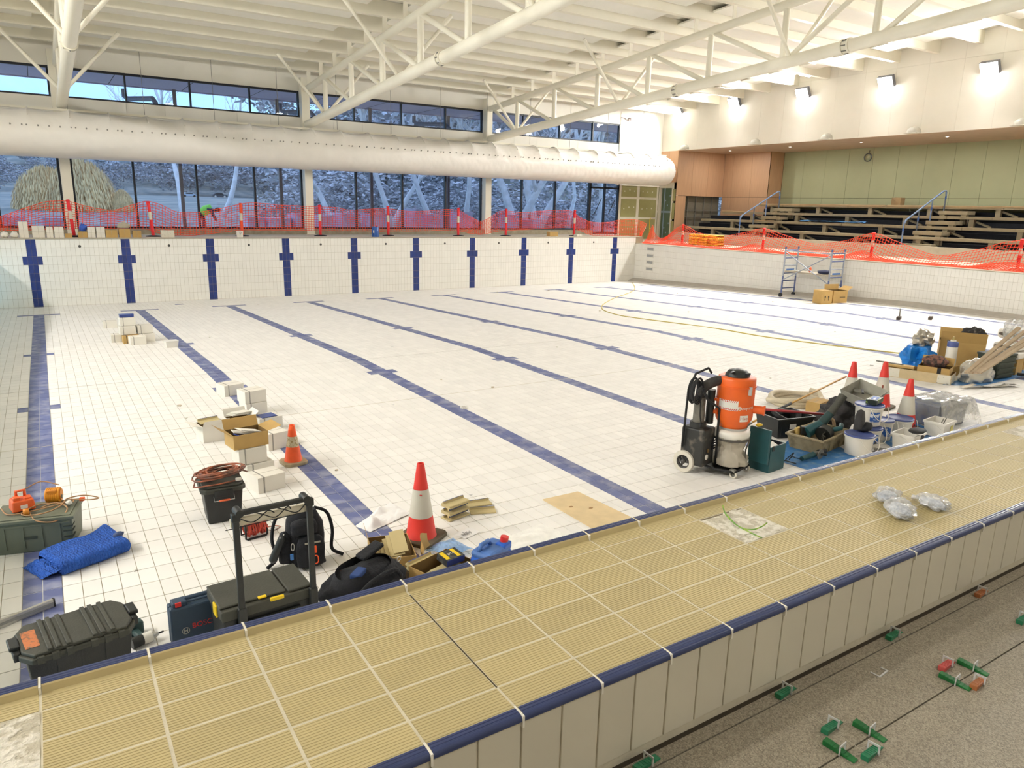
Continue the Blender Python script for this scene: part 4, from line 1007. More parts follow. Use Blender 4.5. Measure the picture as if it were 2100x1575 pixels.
def loose_tile(p, z, rot, label, m_, size=(.244, .119, .009), group=None, name='loose_tile'):
    o = MB().box((0, 0, size[2]/2), size).build(name, [m_], None, bevel=.001, M=TM((p[0], p[1], floor_z(p[1])+z))@rot)
    return tag(o, label, 'tile', group)
open_box((1.86, -18.55), math.radians(8), (.36, .27, .15), 'open brown cardboard box of offcut tiles on top of two white cartons', z=.34, flaps=(0, 1.5, .5, 1.1))
for k, (dx, dy, q, mm) in enumerate(((.0, 0, .1, GTILE), (-.02, .01, -.25, CARTON), (.02, -.01, .05, CARTON))):
    loose_tile((1.86+dx, -18.55+dy), .43+.03*k, RZ(q+.3)@RY(.28), ['blue', 'white', 'cream'][k]+' tile sticking out of the open brown box', mm)
open_box((1.77, -17.1), math.radians(10), (.3, .25, .2), 'torn white carton with a long beige coping tile lying across it', m_=CARTON, flaps=(.8, 0, 0, 1.4), group='torn cartons behind the brown box')
MB().prism([(-.13, 0), (.13, 0), (.13, .018), (.11, .022), (.1, .04), (-.1, .04), (-.13, .02)], 0, .02).build('x', [BEIGE]).hide_render = True
bpy.data.objects.remove(bpy.data.objects['x'])
def coping_piece(p, z, rot, label, group='spare coping tiles'):
    m = MB(); prof = [(-.06, 0), (.06, 0), (.06, .012), (.045, .012), (.04, .034), (.028, .034), (.022, .014), (-.05, .014), (-.06, .01)]
    m.add([(-.122, y, zz) for y, zz in prof]+[(.122, y, zz) for y, zz in prof], [tuple(range(8, -1, -1)), tuple(range(9, 18))]+[(i, (i+1) % 9, 9+(i+1) % 9, 9+i) for i in range(9)])
    m.m[2+3] = 1; m.m[2+4] = 1
    o = m.build('coping_tile', [BEIGE, COPING_BLUE], None, M=TM((p[0], p[1], floor_z(p[1])+z))@rot); return tag(o, label, 'tile', group)
coping_piece((1.75, -17.05), .212, RZ(.25)@RX(.2), 'beige coping tile lying across the torn white carton')
open_box((2.1, -17.02), math.radians(6), (.27, .24, .2), 'open white carton of thin white tiles behind the brown box', m_=CARTON, flaps=(0, .9, .5, 0), group='torn cartons behind the brown box')
for k in range(3): loose_tile((2.1+.02*k, -17.0), .235+.012*k, RZ(.5+.06*k)@RY(.12), 'white tile fanned across the open white carton', CARTON, group='fanned white tiles')
carton((2.44, -17.05), math.radians(9), 'white carton carrying a blue tile behind the brown box', (.3, .25, .19))
loose_tile((2.43, -17.08), .195, RZ(.2), 'blue glazed tile lying on a white carton', GTILE, (.2, .17, .009))
carton((2.42, -14.98), math.radians(14), 'single white tile carton standing on the blue lane line', (.3, .28, .165))
carton((2.47, -16.2), math.radians(10), 'lower white carton of the pair stacked on the blue lane line', (.29, .25, .17))
carton((2.46, -16.19), math.radians(12), 'upper white carton of the pair stacked on the blue lane line', (.3, .25, .165), z=.174)
G = 'white cartons in the far stack'
for (x, y, z, r, lab, mm) in ((1.74, -9.36, 0, 4, 'white carton at the front of the far stack by the lane line', CARTON), (1.44, -8.8, 0, 0, 'half hidden white carton at the back of the far stack', CARTON),
                              (1.64, -9.09, 0, 2, 'brown sided carton low in the far stack', KRAFT), (1.95, -9.02, 0, 2, 'greyish carton low in the far stack beside the lane line', CARTON),
                              (1.6, -8.98, .177, 3, 'white carton of the second layer in the far stack', CARTON), (1.93, -8.93, .177, 5, 'open topped carton on the far stack beside the lane line', CARTON),
                              (1.62, -8.9, .353, 2, 'top white carton of the far stack under the blue tiles', CARTON), (1.46, -6.2, 0, 0, 'low pale carton lying behind the far stack', CARTON)):
    carton((x, y), math.radians(r), lab, (.3, .25, .168), G, z, mm)
for k in range(3): loose_tile((1.62, -8.88), .526+.022*k, RZ(.03*k), 'dark blue tile of the small pile topping the far cartons', GTILE, (.27, .14, .02), 'blue tiles on the far cartons')
t = thing('plastic_tub', 'small translucent white tub on the lane line beside far cartons', 'tub', (2.28, -10.15, floor_z(-10.15)), .1)
MB().tub(.12, .1, .13, .85, .004).build('tub', [WPLAS], t); MB().bb(-.125, .125, -.105, .105, .128, .136).build('rim', [WPLAS], t)

# ---------------------------------------------------------------- traffic cones
RED = mat('cone_red', C8(222, 58, 48), .5, var=.08, scale=7); REFL = mat('cone_white', C8(208, 204, 190), .5, var=.06, scale=6)
ORC = mat('cone_orange', C8(240, 92, 38), .55, var=.12, scale=8); REFD = mat('cone_dirty_white', C8(196, 186, 158), .7, scale=40, col2=C8(150, 130, 90), lo=.5, hi=.62)
def cone(p, h, rb, label, ms=(RED, REFL), base=.36, rz=0, a=.29, b=.66, bc=None):
    t = thing('traffic_cone', label, 'traffic cone', (p[0], p[1], floor_z(p[1])), rz, 'traffic cones')
    rt = .03; z0 = .03; r = lambda k: rb+(rt-rb)*k
    MB().prism([(-base/2, -base/2+.04), (-base/2+.04, -base/2), (base/2-.04, -base/2), (base/2, -base/2+.04), (base/2, base/2-.04), (base/2-.04, base/2), (-base/2+.04, base/2), (-base/2, base/2-.04)], 0, .035).build('base', [mat('cone_base', C8(92, 84, 66), .8, var=.2) if not bc else mat('worn_cone_base', bc, .8, var=.2)], t, bevel=.006)
    zz = lambda k: z0+(h-z0)*k
    MB().lathe([(rb*1.06, z0), (r(0), z0+.01), (r(a), zz(a))], 28).build('lower_body', [ms[0]], t, 60)
    MB().lathe([(r(a)+.002, zz(a)), (r(b)+.002, zz(b))], 28).build('reflective_sleeve', [ms[1]], t, 60)
    MB().lathe([(r(b), zz(b)), (rt, h), (rt*.7, h), (rt*.7, h-.06)], 28).build('upper_body', [ms[0]], t, 60)
    return t
c = cone((2.78, -20.83), .69, .13, 'tall red and white traffic cone beside the box of beige tiles', rz=.6)
MB().box((-.064, -.037, .43), (.008, .02, .006)).build('mark', [REDP], c)
cone((2.37, -18.42), .44, .095, 'small faded orange cone with scuffed sleeve beside the cartons', (ORC, REFD), .26, .1, .42, .7, C8(164, 150, 122))
cone((10.25, -19.98), .7, .14, 'red and white cone behind the grey tray and black jacket', rz=.3)
c = cone((10.7, -20.2), .7, .14, 'red and white cone with a brown stain between the other two', rz=.2)
MB().ball((-.086, -.03, .33), (.02, .012, .035), 8, 6).build('stain', [mat('rust_stain', C8(150, 80, 60), .8)], c)
cone((9.87, -21.05), .7, .14, 'red and white cone standing between buckets and the square tub', rz=.5).location.z += .006

# ---------------------------------------------------------------- spare coping tile stack, plywood, sheets, tile boxes
for k in range(5):
    coping_piece((3.25, -20.58), .004+.034*k, RZ(math.radians(13+2*(k % 2)))@(RX(PI)@TM((0, 0, -.034)) if k % 2 else Matrix.Identity(4)), 'beige coping tile of the small neat stack beside the tall cone', 'stacked coping tiles')
for k in range(2): coping_piece((3.53+.05*k, -20.6+.17*k), .002, RZ(math.radians(-20+12*k)), 'loose beige coping tile lying beside the neat stack', 'loose coping tiles')
PLYW = mat('plywood', C8(214, 190, 146), .6, scale=7, var=.1)
pl = [fl(1113, 1026), fl(1185, 1010), fl(1305, 1068), fl(1218, 1087)]; c0 = sum(pl, Vector())/4
m = MB(); v = [(p.x-c0.x, p.y-c0.y, .003) for p in pl]; m.add(v+[(x, y, .012) for x, y, z in v], [(0, 3, 2, 1), (4, 5, 6, 7)]+[(i, (i+1) % 4, 4+(i+1) % 4, 4+i) for i in range(4)])
tag(m.build('plywood_sheet', [PLYW], None, M=TM((c0.x, c0.y, ZN))), 'pale plywood sheet with brown knots lying flat on the tiles', 'plywood')
for q in ((-.1, .12), (.05, .0)): MB().ball((q[0], q[1], .0115), (.03, .02, .0012), 10, 4).build('knot', [mat('knot_brown', C8(150, 112, 64), .7)], bpy.data.objects['plywood_sheet'])
PAPERW = mat('white_sheet', C8(236, 234, 232), .7, var=.02)
a, b, c, d = fl(728, 1080), fl(760, 1092), fl(842, 1055), fl(800, 1032)
def sheet_fn(u, v):
    p = (a*(1-u)+d*u)*(1-v)+(b*(1-u)+c*u)*v
    h = .015+.1*max(0, noise.noise(Vector((u*2.6, v*1.6, 4))))+.02*abs(noise.noise(Vector((u*6, v*5, 1))))
    h *= min(1, u*6, (1-u)*6+.3, v*4+.2, (1-v)*4+.2)
    return (p.x-2.62, p.y+20.3, h+.004)
tag(MB().grid(40, 26, sheet_fn).build('crumpled_paper', [PAPERW], None, 25, M=TM((2.62, -20.3, ZN))), 'crumpled white paper sheet on the tiles beside the tall cone', 'paper sheet')
m = MB(); m.grid(8, 6, lambda u, v: (-.1+.2*u, -.07+.14*v, .004+.008*noise.noise(Vector((u*4, v*4, 3))))); o = m.build('paper_note', [PAPERW], None, 0, M=TM(fl(958, 1094))@RZ(.3))
tag(o, 'white paper with scribbled writing lying beside the tall cone', 'paper note')
m = MB(); rr = random.Random(2)
for k in range(9): m.tube([(-.07+.012*k+rr.uniform(-.004, .004), -.045+rr.uniform(0, .02), .0135), (-.07+.012*k+rr.uniform(-.004, .004), -.0+rr.uniform(0, .03), .0135)], .0016, 4)
m.build('scribble', [INK], o)
m = MB(); m.grid(24, 18, lambda u, v: (-.3+.6*u, -.2+.4*v, .0005+.03*max(0, math.sin(PI*u)*math.sin(PI*v))*(.5+noise.noise(Vector((u*5, v*5, 2))))))
o = m.build('grout_powder', [mat('white_powder', C8(238, 236, 230), .95, bump=.4)], None, 0, M=TM(fl(1095, 1108))@RZ(.2)); tag(o, 'patch of spilled white grout powder beside the plywood', 'powder')
# carton of beige tiles under the cone
open_box((2.4, -21.07), math.radians(-14), (.33, .42, .12), 'torn brown carton packed with beige tiles beside the tall cone', flaps=(0, 0, .0, .25))
for k, (dx, dy, z, tl, rz) in enumerate(((-.07, -.02, .075, .25, 0), (-.04, -.03, .095, .28, 0), (-.01, -.03, .115, .31, 0), (.02, -.03, .135, .34, 0), (.05, -.03, .16, .37, 0))):
    loose_tile((2.4+dx, -21.07+dy), z, Matrix.Rotation(tl, 4, CR)@RZ(math.radians(76)+rz), 'beige ribbed tile leaning in the torn brown carton', BEIGE, group='beige tiles in the torn carton')
m = MB(); m.grid(8, 8, crumple(8, 8, lambda u, v: (-.11+.22*u, .0+.03*math.sin(4*u), .02+.17*v*(1-.4*abs(u-.5))), .03, 7, 2)); tag(m.build('torn_flap', [KRAFT], None, 20, M=TM((2.68, -21.16, ZN+.01))@RZ(1.0)@RX(-.2)), 'torn piece of brown cardboard leaning at the foot of the tall cone', 'cardboard')
coping_piece((2.512, -21.41), .069, RZ(.31), 'beige coping tile resting on dark plank beside the torn carton')
coping_piece((2.512, -21.41), .104, RZ(.31), 'upper beige coping tile resting on the dark plank')
tag(MB().bb(-.17, .17, -.06, .06, 0, .068).build('dark_plank', [mat('dark_timber', C8(78, 62, 40), .8)], None, M=TM((2.53, -21.405, ZN))@RZ(.31)), 'dark timber offcut under the beige coping tiles', 'timber')
open_box((2.58, -21.62), math.radians(18), (.4, .3, .17), 'open brown box holding tiles and a yellow black packet', flaps=(0, 0, 0, 0))
for k in range(3): loose_tile((2.55+.03*k, -21.63), .1+.012*k, RZ(.314), 'beige tile lying in the open box with packet', BEIGE, group='beige tiles in the open box')
t = thing('blade_packet', 'black and yellow packet with blue side in the open brown box', 'packet', (2.66, -21.6, ZN+.165), math.radians(10))
MB().box((0, 0, .03), (.17, .13, .055)).build('packet', [mat('packet_black', C8(44, 46, 52), .4, scale=30, col2=C8(84, 84, 78), lo=.5, hi=.6)], t, bevel=.003, M=RX(.12))
MB().box((.04, -.0, .059), (.03, .11, .002)).build('yellow_stripe', [YEL], t, M=RX(.12)); MB().box((-.06, .0, .059), (.035, .1, .002)).build('yellow_panel', [YEL], t, M=RX(.12)); MB().box((0, -.067, .03), (.17, .002, .05)).build('blue_side', [GTILE], t, M=RX(.12))
text('DTA', .03, 'printed_letters', WPLAS, t, RX(.12)@TM((0, 0, .061)))
FILM_B = glassy('blue_film', (.45, .68, 1.0), .12, .15, .35, (.25, .45, .85))
m = MB(); m.grid(26, 20, crumple(26, 20, lambda u, v: (-.16+.32*u, -.13+.26*v, .05+.06*math.sin(PI*u)*math.sin(PI*v)), .05, 6, 3)).settle(.006); tag(m.build('blue_film', [FILM_B], None, 20, M=TM((2.85, -21.22, ZN))@RZ(.3)), 'translucent blue plastic film bunched between brown boxes', 'plastic film')
loose_tile((3.02, -21.48), .001, RZ(.4), 'single flat cardboard piece behind the jerry can', KRAFT, (.34, .22, .02), name='cardboard_sheet')
# jerry can
t = thing('jerry_can', 'blue plastic jerry can with red cap beside the open box', 'jerry can', (2.92, -21.78, ZN), math.radians(25))
JB = mat('jerry_blue', C8(36, 92, 190), .35, var=.1, scale=8); JB2 = mat('jerry_dusty_blue', C8(74, 112, 176), .5, scale=10, var=.25)
m = MB(); m.bb(-.15, .15, -.1, .1, 0, .25); m.build('body', [JB], t, bevel=.025)
m = MB(); m.taper(.145, .095, .24, .3, 1.03); m.build('shoulder', [JB2], t, bevel=.025)
MB().box((.09, -.05, .285), (.11, .09, .06)).build('cap_recess', [JB], t, bevel=.015)
MB().tube([(-.12, .03, .29), (-.1, .03, .335), (.0, .03, .335), (.03, .03, .29)], .018, 8).build('handle', [JB2], t, 0)
MB().cyl((.095, -.05, .31), (.1, -.055, .355), .032, n=18).build('cap', [REDP], t, 50); MB().cyl((.095, -.05, .3), (.095, -.05, .318), .038, n=18).build('neck_ring', [JB2], t, 50)

# ---------------------------------------------------------------- dust extractor
HUS = mat('extractor_orange', C8(226, 98, 30), .4, var=.06, scale=6)
t = thing('dust_extractor', 'orange industrial dust extractor with grey collection bag on wheels', 'dust extractor', (6.4, -20.9, ZN), math.radians(15))
DC = (.07, -.1); DM = TM((DC[0], DC[1], 0))
MB().lathe([(.0, .52), (.15, .52), (.152, .545), (.195, .62), (.2, .65), (.2, .985)], 40).build('drum', [HUS], t, 50, M=DM)
MB().lathe([(.2, .985), (.212, .987), (.212, 1.0), (.203, 1.002), (.2, 1.07), (.195, 1.085), (.185, 1.09), (.0, 1.09)], 40).build('drum_lid', [HUS], t, 50, M=DM)
m = MB(); m.lathe([(.13, 1.088), (.128, 1.11), (.1, 1.15), (.06, 1.165), (0, 1.17)], 28); m.build('top_filter_cap', [BLK], t, 40, M=DM)
MB().box((0, -.1, 1.125), (.08, .06, .02)).build('cap_slot', [DARK], t, M=DM); MB().box((-.12, .0, 1.15), (.1, .03, .012)).build('cap_lever', [BLK], t, M=DM)
for a in (-.35, 2.8, 1.2): MB().box((.206*math.sin(a), -.206*math.cos(a), .965), (.03, .03, .09)).build('lid_clip', [SILV], t, M=DM)
# warning label and lettering wrapped on the drum
def patch(name, a0, a1, z0, z1, r, ms, parent, stripes=0):
    m = MB(); n = 24
    m.grid(n, 1, lambda u, v: (r*math.sin(a0+(a1-a0)*u), -r*math.cos(a0+(a1-a0)*u), z0+(z1-z0)*v)); o = m.build(name, [ms], parent, 0, M=DM)
    return o
lb = patch('warning_label', -2.1, -.95, .745, .855, .2008, WPLAS, t)
for zz in (.748, .835):
    m = MB()
    for k in range(11):
        a = -2.08+.1*k
        m.add([(.2014*math.sin(a+o_), -.2014*math.cos(a+o_), z_) for o_, z_ in ((0, zz), (.045, zz), (.085, zz+.02), (.04, zz+.02))], [(0, 1, 2, 3)])
    m.build('hazard_stripes', [mat('stripe_red', C8(196, 44, 44), .5)], lb)
o = text('Husqvarna', .05, 'lettering', WPLAS, t, DM@RZ(-.42)@TM((0, -.2006, .775))@RX(PI/2), .0005, .2)
m = MB(); m.tube([(.018*math.cos(i*PI/8), 0, .018*math.sin(i*PI/8)) for i in range(16)], .003, 5, closed=True); m.tube([(-.012, 0, .006), (0, 0, -.008), (.012, 0, .006)], .003, 5); m.build('round_emblem', [WPLAS], t, M=DM@RZ(-.86)@TM((.0, -.203, .775)))
patch('model_label', -.8, -.3, .575+.05, .675+.02, .2006, WPLAS, t)
text('Hive', .05, 'model_lettering', mat('label_red', C8(180, 60, 40), .5), t, DM@RZ(-.55)@TM((0, -.2012, .66))@RX(PI/2), .0004, .2)
MB().cyl((.06, -.18, .74), (.09, -.29, .74), .045, n=18).cyl((.09, -.29, .74), (.094, -.305, .74), .055, n=18).build('inlet_port', [HUS], t, 50, M=DM)
MB().box((-.13, .17, .69), (.1, .12, .04)).box((-.13, .17, .83), (.1, .12, .03)).build('drum_bracket', [HUS], t, M=DM)
MB().lathe([(.155, .47), (.158, .52), (.16, .53)], 30).build('clamp_ring', [SILV], t, 50, M=DM)
MB().lathe([(.185, .41), (.195, .44), (.195, .475), (.17, .5), (.155, .505)], 30).build('bag_cuff', [WPLAS], t, 50, M=DM)
BAGC = mat('dust_bag', C8(176, 168, 152), .5, var=.1, scale=7, bump=.5, bscale=16)
def bagf(u, v):
    a = 2*PI*u; z = .42-.35*v
    r = .19-.05*math.sin(PI*min(1, v*1.4))*(1 if v < .7 else .5)+.03*noise.noise(Vector((3*math.cos(a), 3*math.sin(a), v*5)))
    if v > .9: r *= max(.05, 1-(v-.9)*6)
    return (r*math.cos(a), r*math.sin(a), z)
MB().grid(40, 20, bagf).build('collection_bag', [BAGC], t, 30, M=DM)
MB().lathe([(.193, .385), (.197, .41)], 30).build('bag_strap', [mat('grey_webbing', C8(86, 82, 76), .8)], t, 50, M=DM)
MB().tube([(.02, -.2, .39), (.03, -.165, .28), (.01, -.175, .16), (.02, -.16, .08)], .008, 6).build('bag_seam', [MATS['grey_webbing']], t, 0, M=DM)
# chassis
m = MB(); m.tube([(-.17, .26, .1), (-.19, -.08, .075), (-.13, -.27, .075), (.2, -.27, .075), (.24, -.08, .075), (.2, .26, .1)], .014, 8, closed=True); m.build('base_frame', [BLKM], t, 0)
MB().bb(-.16, .2, -.25, .2, .06, .072).build('base_plate', [BLK], t)
MOT = mat('motor_black', C8(40, 40, 38), .6, scale=9, col2=C8(112, 104, 92), lo=.55, hi=.75)
MB().bb(-.33, -.08, .02, .3, .1, .52).build('motor_housing', [MOT], t, bevel=.02)
for k in range(5): MB().box((-.12, .012, .28+.03*k), (.08, .012, .012)).build('vent_slat', [DARK], t)
MB().cyl((-.26, .018, .21), (-.26, .008, .21), .03, n=18).build('round_sticker', [WPLAS], t, 0); MB().box((-.24, .012, .28), (.03, .012, .04)).build('valve', [mat('brass', C8(140, 112, 70), .4, metal=.6)], t)
MB().cyl((-.23, .16, .52), (-.23, .16, .58), .09, n=18).build('outlet_base', [MOT], t, 50)
MB().cyl((-.23, .16, .56), (-.23, .16, .86), .065, .06, 18).build('filter_pipe', [mat('grey_pipe', C8(120, 116, 106), .5, scale=10, col2=C8(66, 64, 60), lo=.45, hi=.7)], t, 50)
m = MB(); m.tube(spl([(-.23, .16, .86), (-.22, .14, .96), (-.12, .06, 1.03), (.0, -.02, 1.04)], 8), [.055]*24+[.05], 14); m.build('suction_hose', [mat('hose_dark', C8(52, 50, 48), .6, bump=.5, bscale=80)], t, 0)
MB().cyl((-.1, .1, .55), (-.1, .1, .93), .045, n=12).build('filter_rod', [BLK], t, 50)
MB().tube([(-.1, -.02, .06), (-.12, -.02, .74), (-.28, .05, .86), (-.3, .1, .97)], .014, 8).build('push_frame', [BLKM], t, 0)
MB().tube([(-.36, .26, .3), (-.36, .24, .95), (-.3, .2, 1.12), (-.1, .16, 1.16), (-.06, .14, 1.1)], .013, 8).build('push_handle', [BLKM], t, 0)
m = MB(); rr = random.Random(4)
for k in range(7): m.tube([(-.36+.1*math.cos(i*PI/9)*(1+.1*math.sin(k)), .12+.012*k, .95+.13*math.sin(i*PI/9)*(1+.12*math.cos(k*1.3))) for i in range(18)], .007, 6, closed=True)
m.tube(spl([(-.33, .1, .83), (-.36, .08, .7), (-.34, .07, .6)], 6), .007, 6); m.build('power_cord', [BLKM], t, 0)
MB().cyl((-.34, .07, .6), (-.345, .07, .55), .018, .012, 10).build('plug', [BLKM], t, 0)
def wheel(c, r, w, mt, mh, nm):
    o = MB().lathe([(r*.62, -w/2), (r*.95, -w/2), (r, -w*.3), (r, w*.3), (r*.95, w/2), (r*.62, w/2)], 28).build(nm, [mt], t, 50, M=TM(c)@RY(PI/2))
    m = MB(); m.lathe([(r*.62, w*.3), (r*.5, w*.25), (r*.5, -w*.25), (r*.62, -w*.3)], 28); m.cyl((0, 0, -w*.55), (0, 0, w*.55), r*.2, n=14)
    for k in range(3): a = k*2*PI/3+.5; m.cyl((0, 0, 0), (r*.56*math.cos(a), r*.56*math.sin(a), 0), r*.11, n=6)
    m.build('hub', [mh], o, 0)
TYRE = mat('pale_tyre', C8(206, 200, 186), .7, var=.08); HUB = mat('hub_grey', C8(66, 62, 60), .6)
for s in (-1, 1): wheel((-.07+s*.26, .24, .125), .125, .055, TYRE, HUB, 'wheel')
for x in (-.12, .19):
    MB().box((x, -.24, .085), (.05, .06, .03)).build('caster_fork', [GREYM], t, bevel=.004); wheel((x, -.25, .042), .042, .026, TYRE, GREYM, 'caster')

# teal tool case standing open beside the extractor
t = thing('teal_tool_case', 'open teal power tool case standing beside the dust extractor', 'tool case', (6.95, -21.12, ZN), math.radians(6))
MB().tub(.15, .13, .3, 1, .012, 0, None, 1).build('base_shell', [TEAL, mat('case_inner', C8(30, 34, 44), .8)], t)
MB().bb(-.19, -.155, -.13, .13, .1, .5).build('lid_shell', [TEAL], t, bevel=.01); MB().box((-.1, -.133, .28), (.04, .012, .06)).build('latch', [BLK], t, bevel=.003)
MB().box((.02, .03, .24), (.22, .14, .04)).build('foam_insert', [BLK], t, bevel=.01, M=RX(.2)); MB().box((0, .05, .28), (.16, .1, .008)).build('manual', [WPLAS], t, M=RX(.35))
MB().box((.152, 0, .2), (.008, .2, .05)).build('side_ridge', [TEAL], t)
tag(MB().ball((0, 0, .02), (.05, .025, .02), 10, 6, amp=.6, fr=5).build('yellow_glove', [YEL], None, 0, M=TM((6.86, -20.86, ZN+.5-.02+.005))), 'crumpled yellow glove on the edge of the teal case', 'glove')  # a crumpled yellow glove
bpy.data.objects['yellow_glove'].location = (6.785, -21.1, ZN+.505)

# ---------------------------------------------------------------- clutter between extractor and cones
TARP = mat('blue_tarp', C8(58, 122, 186), .5, scale=9, col2=C8(132, 160, 186), lo=.5, hi=.75, bump=.3, bscale=14)
def tarp(pts, label, seed):
    P = [fl(*p) for p in pts]; c = sum(P, Vector())/4
    def fn(u, v):
        p = (P[0]*(1-u)+P[1]*u)*(1-v)+(P[3]*(1-u)+P[2]*u)*v
        return (p.x-c.x, p.y-c.y, .0015+.004*abs(noise.noise(Vector((p.x*5, p.y*5, seed))))+.002*abs(noise.noise(Vector((p.x*13, p.y*13, seed)))))
    tag(MB().grid(40, 30, fn).build('blue_tarp', [TARP], None, 30, M=TM((c.x, c.y, ZN))), label, 'tarp')
tarp([(1578, 940), (1655, 964), (1765, 936), (1640, 880)], 'crumpled blue tarp on the tiles under the angle grinder', 1)
tarp([(1770, 880), (1840, 925), (1935, 890), (1860, 860)], 'dusty blue tarp under the square tubs and cone', 2)
tarp([(1930, 790), (2010, 792), (2112, 770), (2080, 745)], 'blue tarp under the pile by the bundle of planks', 3)
def crate_open(p, rz, size, mt, label, k=.86, rim=True, sticker=False):
    t = thing('open_crate', label, 'crate', (p[0], p[1], ZN+.0065), rz); w, d, h = size
    MB().tub(w/2, d/2, h, k, .008).build('tub', [mt], t)
    if rim:
        for a in ((0, -d/2, w, .03), (0, d/2, w, .03)): MB().box((a[0], a[1], h-.01), (a[2]+.03, a[3], .028)).build('rim', [mt], t, bevel=.006)
        for s in (-1, 1): MB().box((s*w/2, 0, h-.01), (.03, d, .028)).build('rim', [mt], t, bevel=.006)
    for q in range(5): MB().box((-w*.36+w*.18*q, -d/2*(.5+k/2)*.98, h*.45), (.014, .014, h*.7)).build('rib', [mt], t)
    if sticker: MB().box((-w*.1, -d/2-.012, h*.6), (.1, .004, .06)).build('sticker', [WPLAS], t)
    return t
crate_open((8.25, -20.35), math.radians(-12), (.58, .44, .26), BLK, 'black open crate of hoses behind the tan tub', sticker=True)
TANC = mat('tan_tub', C8(150, 136, 104), .6, scale=9, col2=C8(112, 98, 70), lo=.45, hi=.7)
crate_open((8.17, -20.92), math.radians(10), (.74, .46, .19), TANC, 'dirty tan open tub holding a leaf blower')
o = MB().tube(spl([(-.2, -.1, .06), (-.05, .1, .1), (.1, .12, .2), (.2, -.05, .22), (.05, -.12, .12), (-.12, 0, .2), (-.05, .14, .22)], 6), .035, 8).build('dark_hose', [BLKM], None, 0, M=TM((8.25, -20.35, ZN+.04))); tag(o, 'dark corrugated hose coiled in the black crate', 'hose')
t = thing('leaf_blower', 'teal and black cordless leaf blower lying in the tan tub', 'leaf blower', (8.2, -20.9, ZN+.1), math.radians(-33))
MB().cyl((-.18, -.06, .08), (.02, .02, .17), .075, .06, 16).build('motor_body', [TEAL], t, 50); MB().cyl((.02, .02, .17), (.14, .06, .3), .06, .05, 16).build('neck', [TEAL_D], t, 50)
MB().tube([(.14, .06, .3), (.22, .09, .4), (.3, .12, .52)], [.055, .048, .055], 14).build('nozzle', [BLK2], t, 50)
MB().cyl((-.02, -.17, .09), (.05, -.11, .12), .1, .095, 20).build('fan_housing', [BLK], t, 50)
for k in range(4): MB().box((-.022, -.17, .09), (.01, .012, .16)).build('grille_bar', [BLK2], t, M=RX(k*PI/4) if k == 0 else TM((-.022, -.17, .09))@RX(k*PI/4)@TM((.022, .17, -.09)))
MB().tube([(.1, -.1, .13), (.22, -.1, .16), (.26, -.02, .18)], .03, 10).build('handle', [TEAL], t, 0); MB().box((-.2, -.02, .1), (.08, .08, .1)).build('battery', [BLK], t, bevel=.01)
tag(MB().box((0, 0, .1), (.2, .05, .2)).build('foam_block', [mat('yellow_foam', C8(198, 172, 106), .95, bump=.4)], None, bevel=.012, M=TM((8.03, -20.765, ZN+.03))@RZ(.17)@RX(-.1)), 'yellow foam sponge block leaning in the tan tub', 'sponge')
o = MB().tube(spl([(-.12, 0, .0), (-.08, .02, .13), (0, .02, .17), (.08, 0, .13), (.1, -.02, 0), (.0, -.04, -.02)], 7), .02, 8).build('tan_strap', [mat('tan_webbing', C8(176, 152, 122), .8)], None, 0, M=TM((8.5, -20.85, ZN+.12))@RZ(.2)); tag(o, 'looped tan webbing strap standing in the tan tub', 'strap')
t = thing('angle_grinder', 'teal angle grinder with coiled black cord on the blue tarp', 'power tool', (7.68, -21.2, ZN+.012), math.radians(4))
MB().cyl((-.22, 0, .035), (.02, 0, .04), .028, .036, 14).build('body', [TEAL], t, 50); MB().cyl((.02, 0, .04), (.1, 0, .04), .036, .03, 14).build('gear_head', [GREYM], t, 50)
MB().cyl((.08, -.05, .05), (.08, -.058, .05), .06, n=24).build('disc', [GREYM], t, 50); MB().cyl((.13, .0, .04), (.3, .02, .03), .04, .032, 14).build('guard_body', [BLK], t, 50); MB().cyl((.08, 0, .04), (.1, -.12, .06), .016, n=10).build('side_handle', [BLK], t, 0)
MB().tube(spl([(-.22, 0, .03), (-.32, .02, .06), (-.42, .0, .1), (-.38, .06, .04), (-.28, .07, .1), (-.4, .1, .02), (-.48, .04, .05), (-.36, -.02, .01)], 7), .006, 6).build('power_cord', [BLKM], t, 0)
# broom and red handled tool
a, b = fl(1532, 874)+Vector((0, 0, .02)), on_z(1735, 772, ZN+.47); d = b-a
t = thing('broom_handle', 'long timber handle leaning from the tiles towards the cones', 'broom handle', a); MB().cyl((0, 0, 0), d, .014, n=10).build('timber_shaft', [mat('handle_timber', C8(196, 152, 78), .5)], t, 0)
MB().cyl(d*.2, d*.42, .019, n=10).build('black_sleeve', [BLKM], t, 0); MB().cyl(d*-.005, d*.04, .02, n=8).build('ferrule', [GREYM], t, 0)
a, b = on_z(1546, 838, ZN+.4), on_z(1700, 850, ZN+.34)
t = thing('red_pole', 'dark red tool pole resting across the black crate', 'pole', a); MB().cyl((0, 0, 0), b-a, .016, n=10).build('shaft', [mat('maroon_paint', C8(150, 40, 44), .5)], t, 0); MB().cyl((0, 0, 0), (b-a)*.03, .019, n=10).build('end_cap', [BLKM], t, 0)
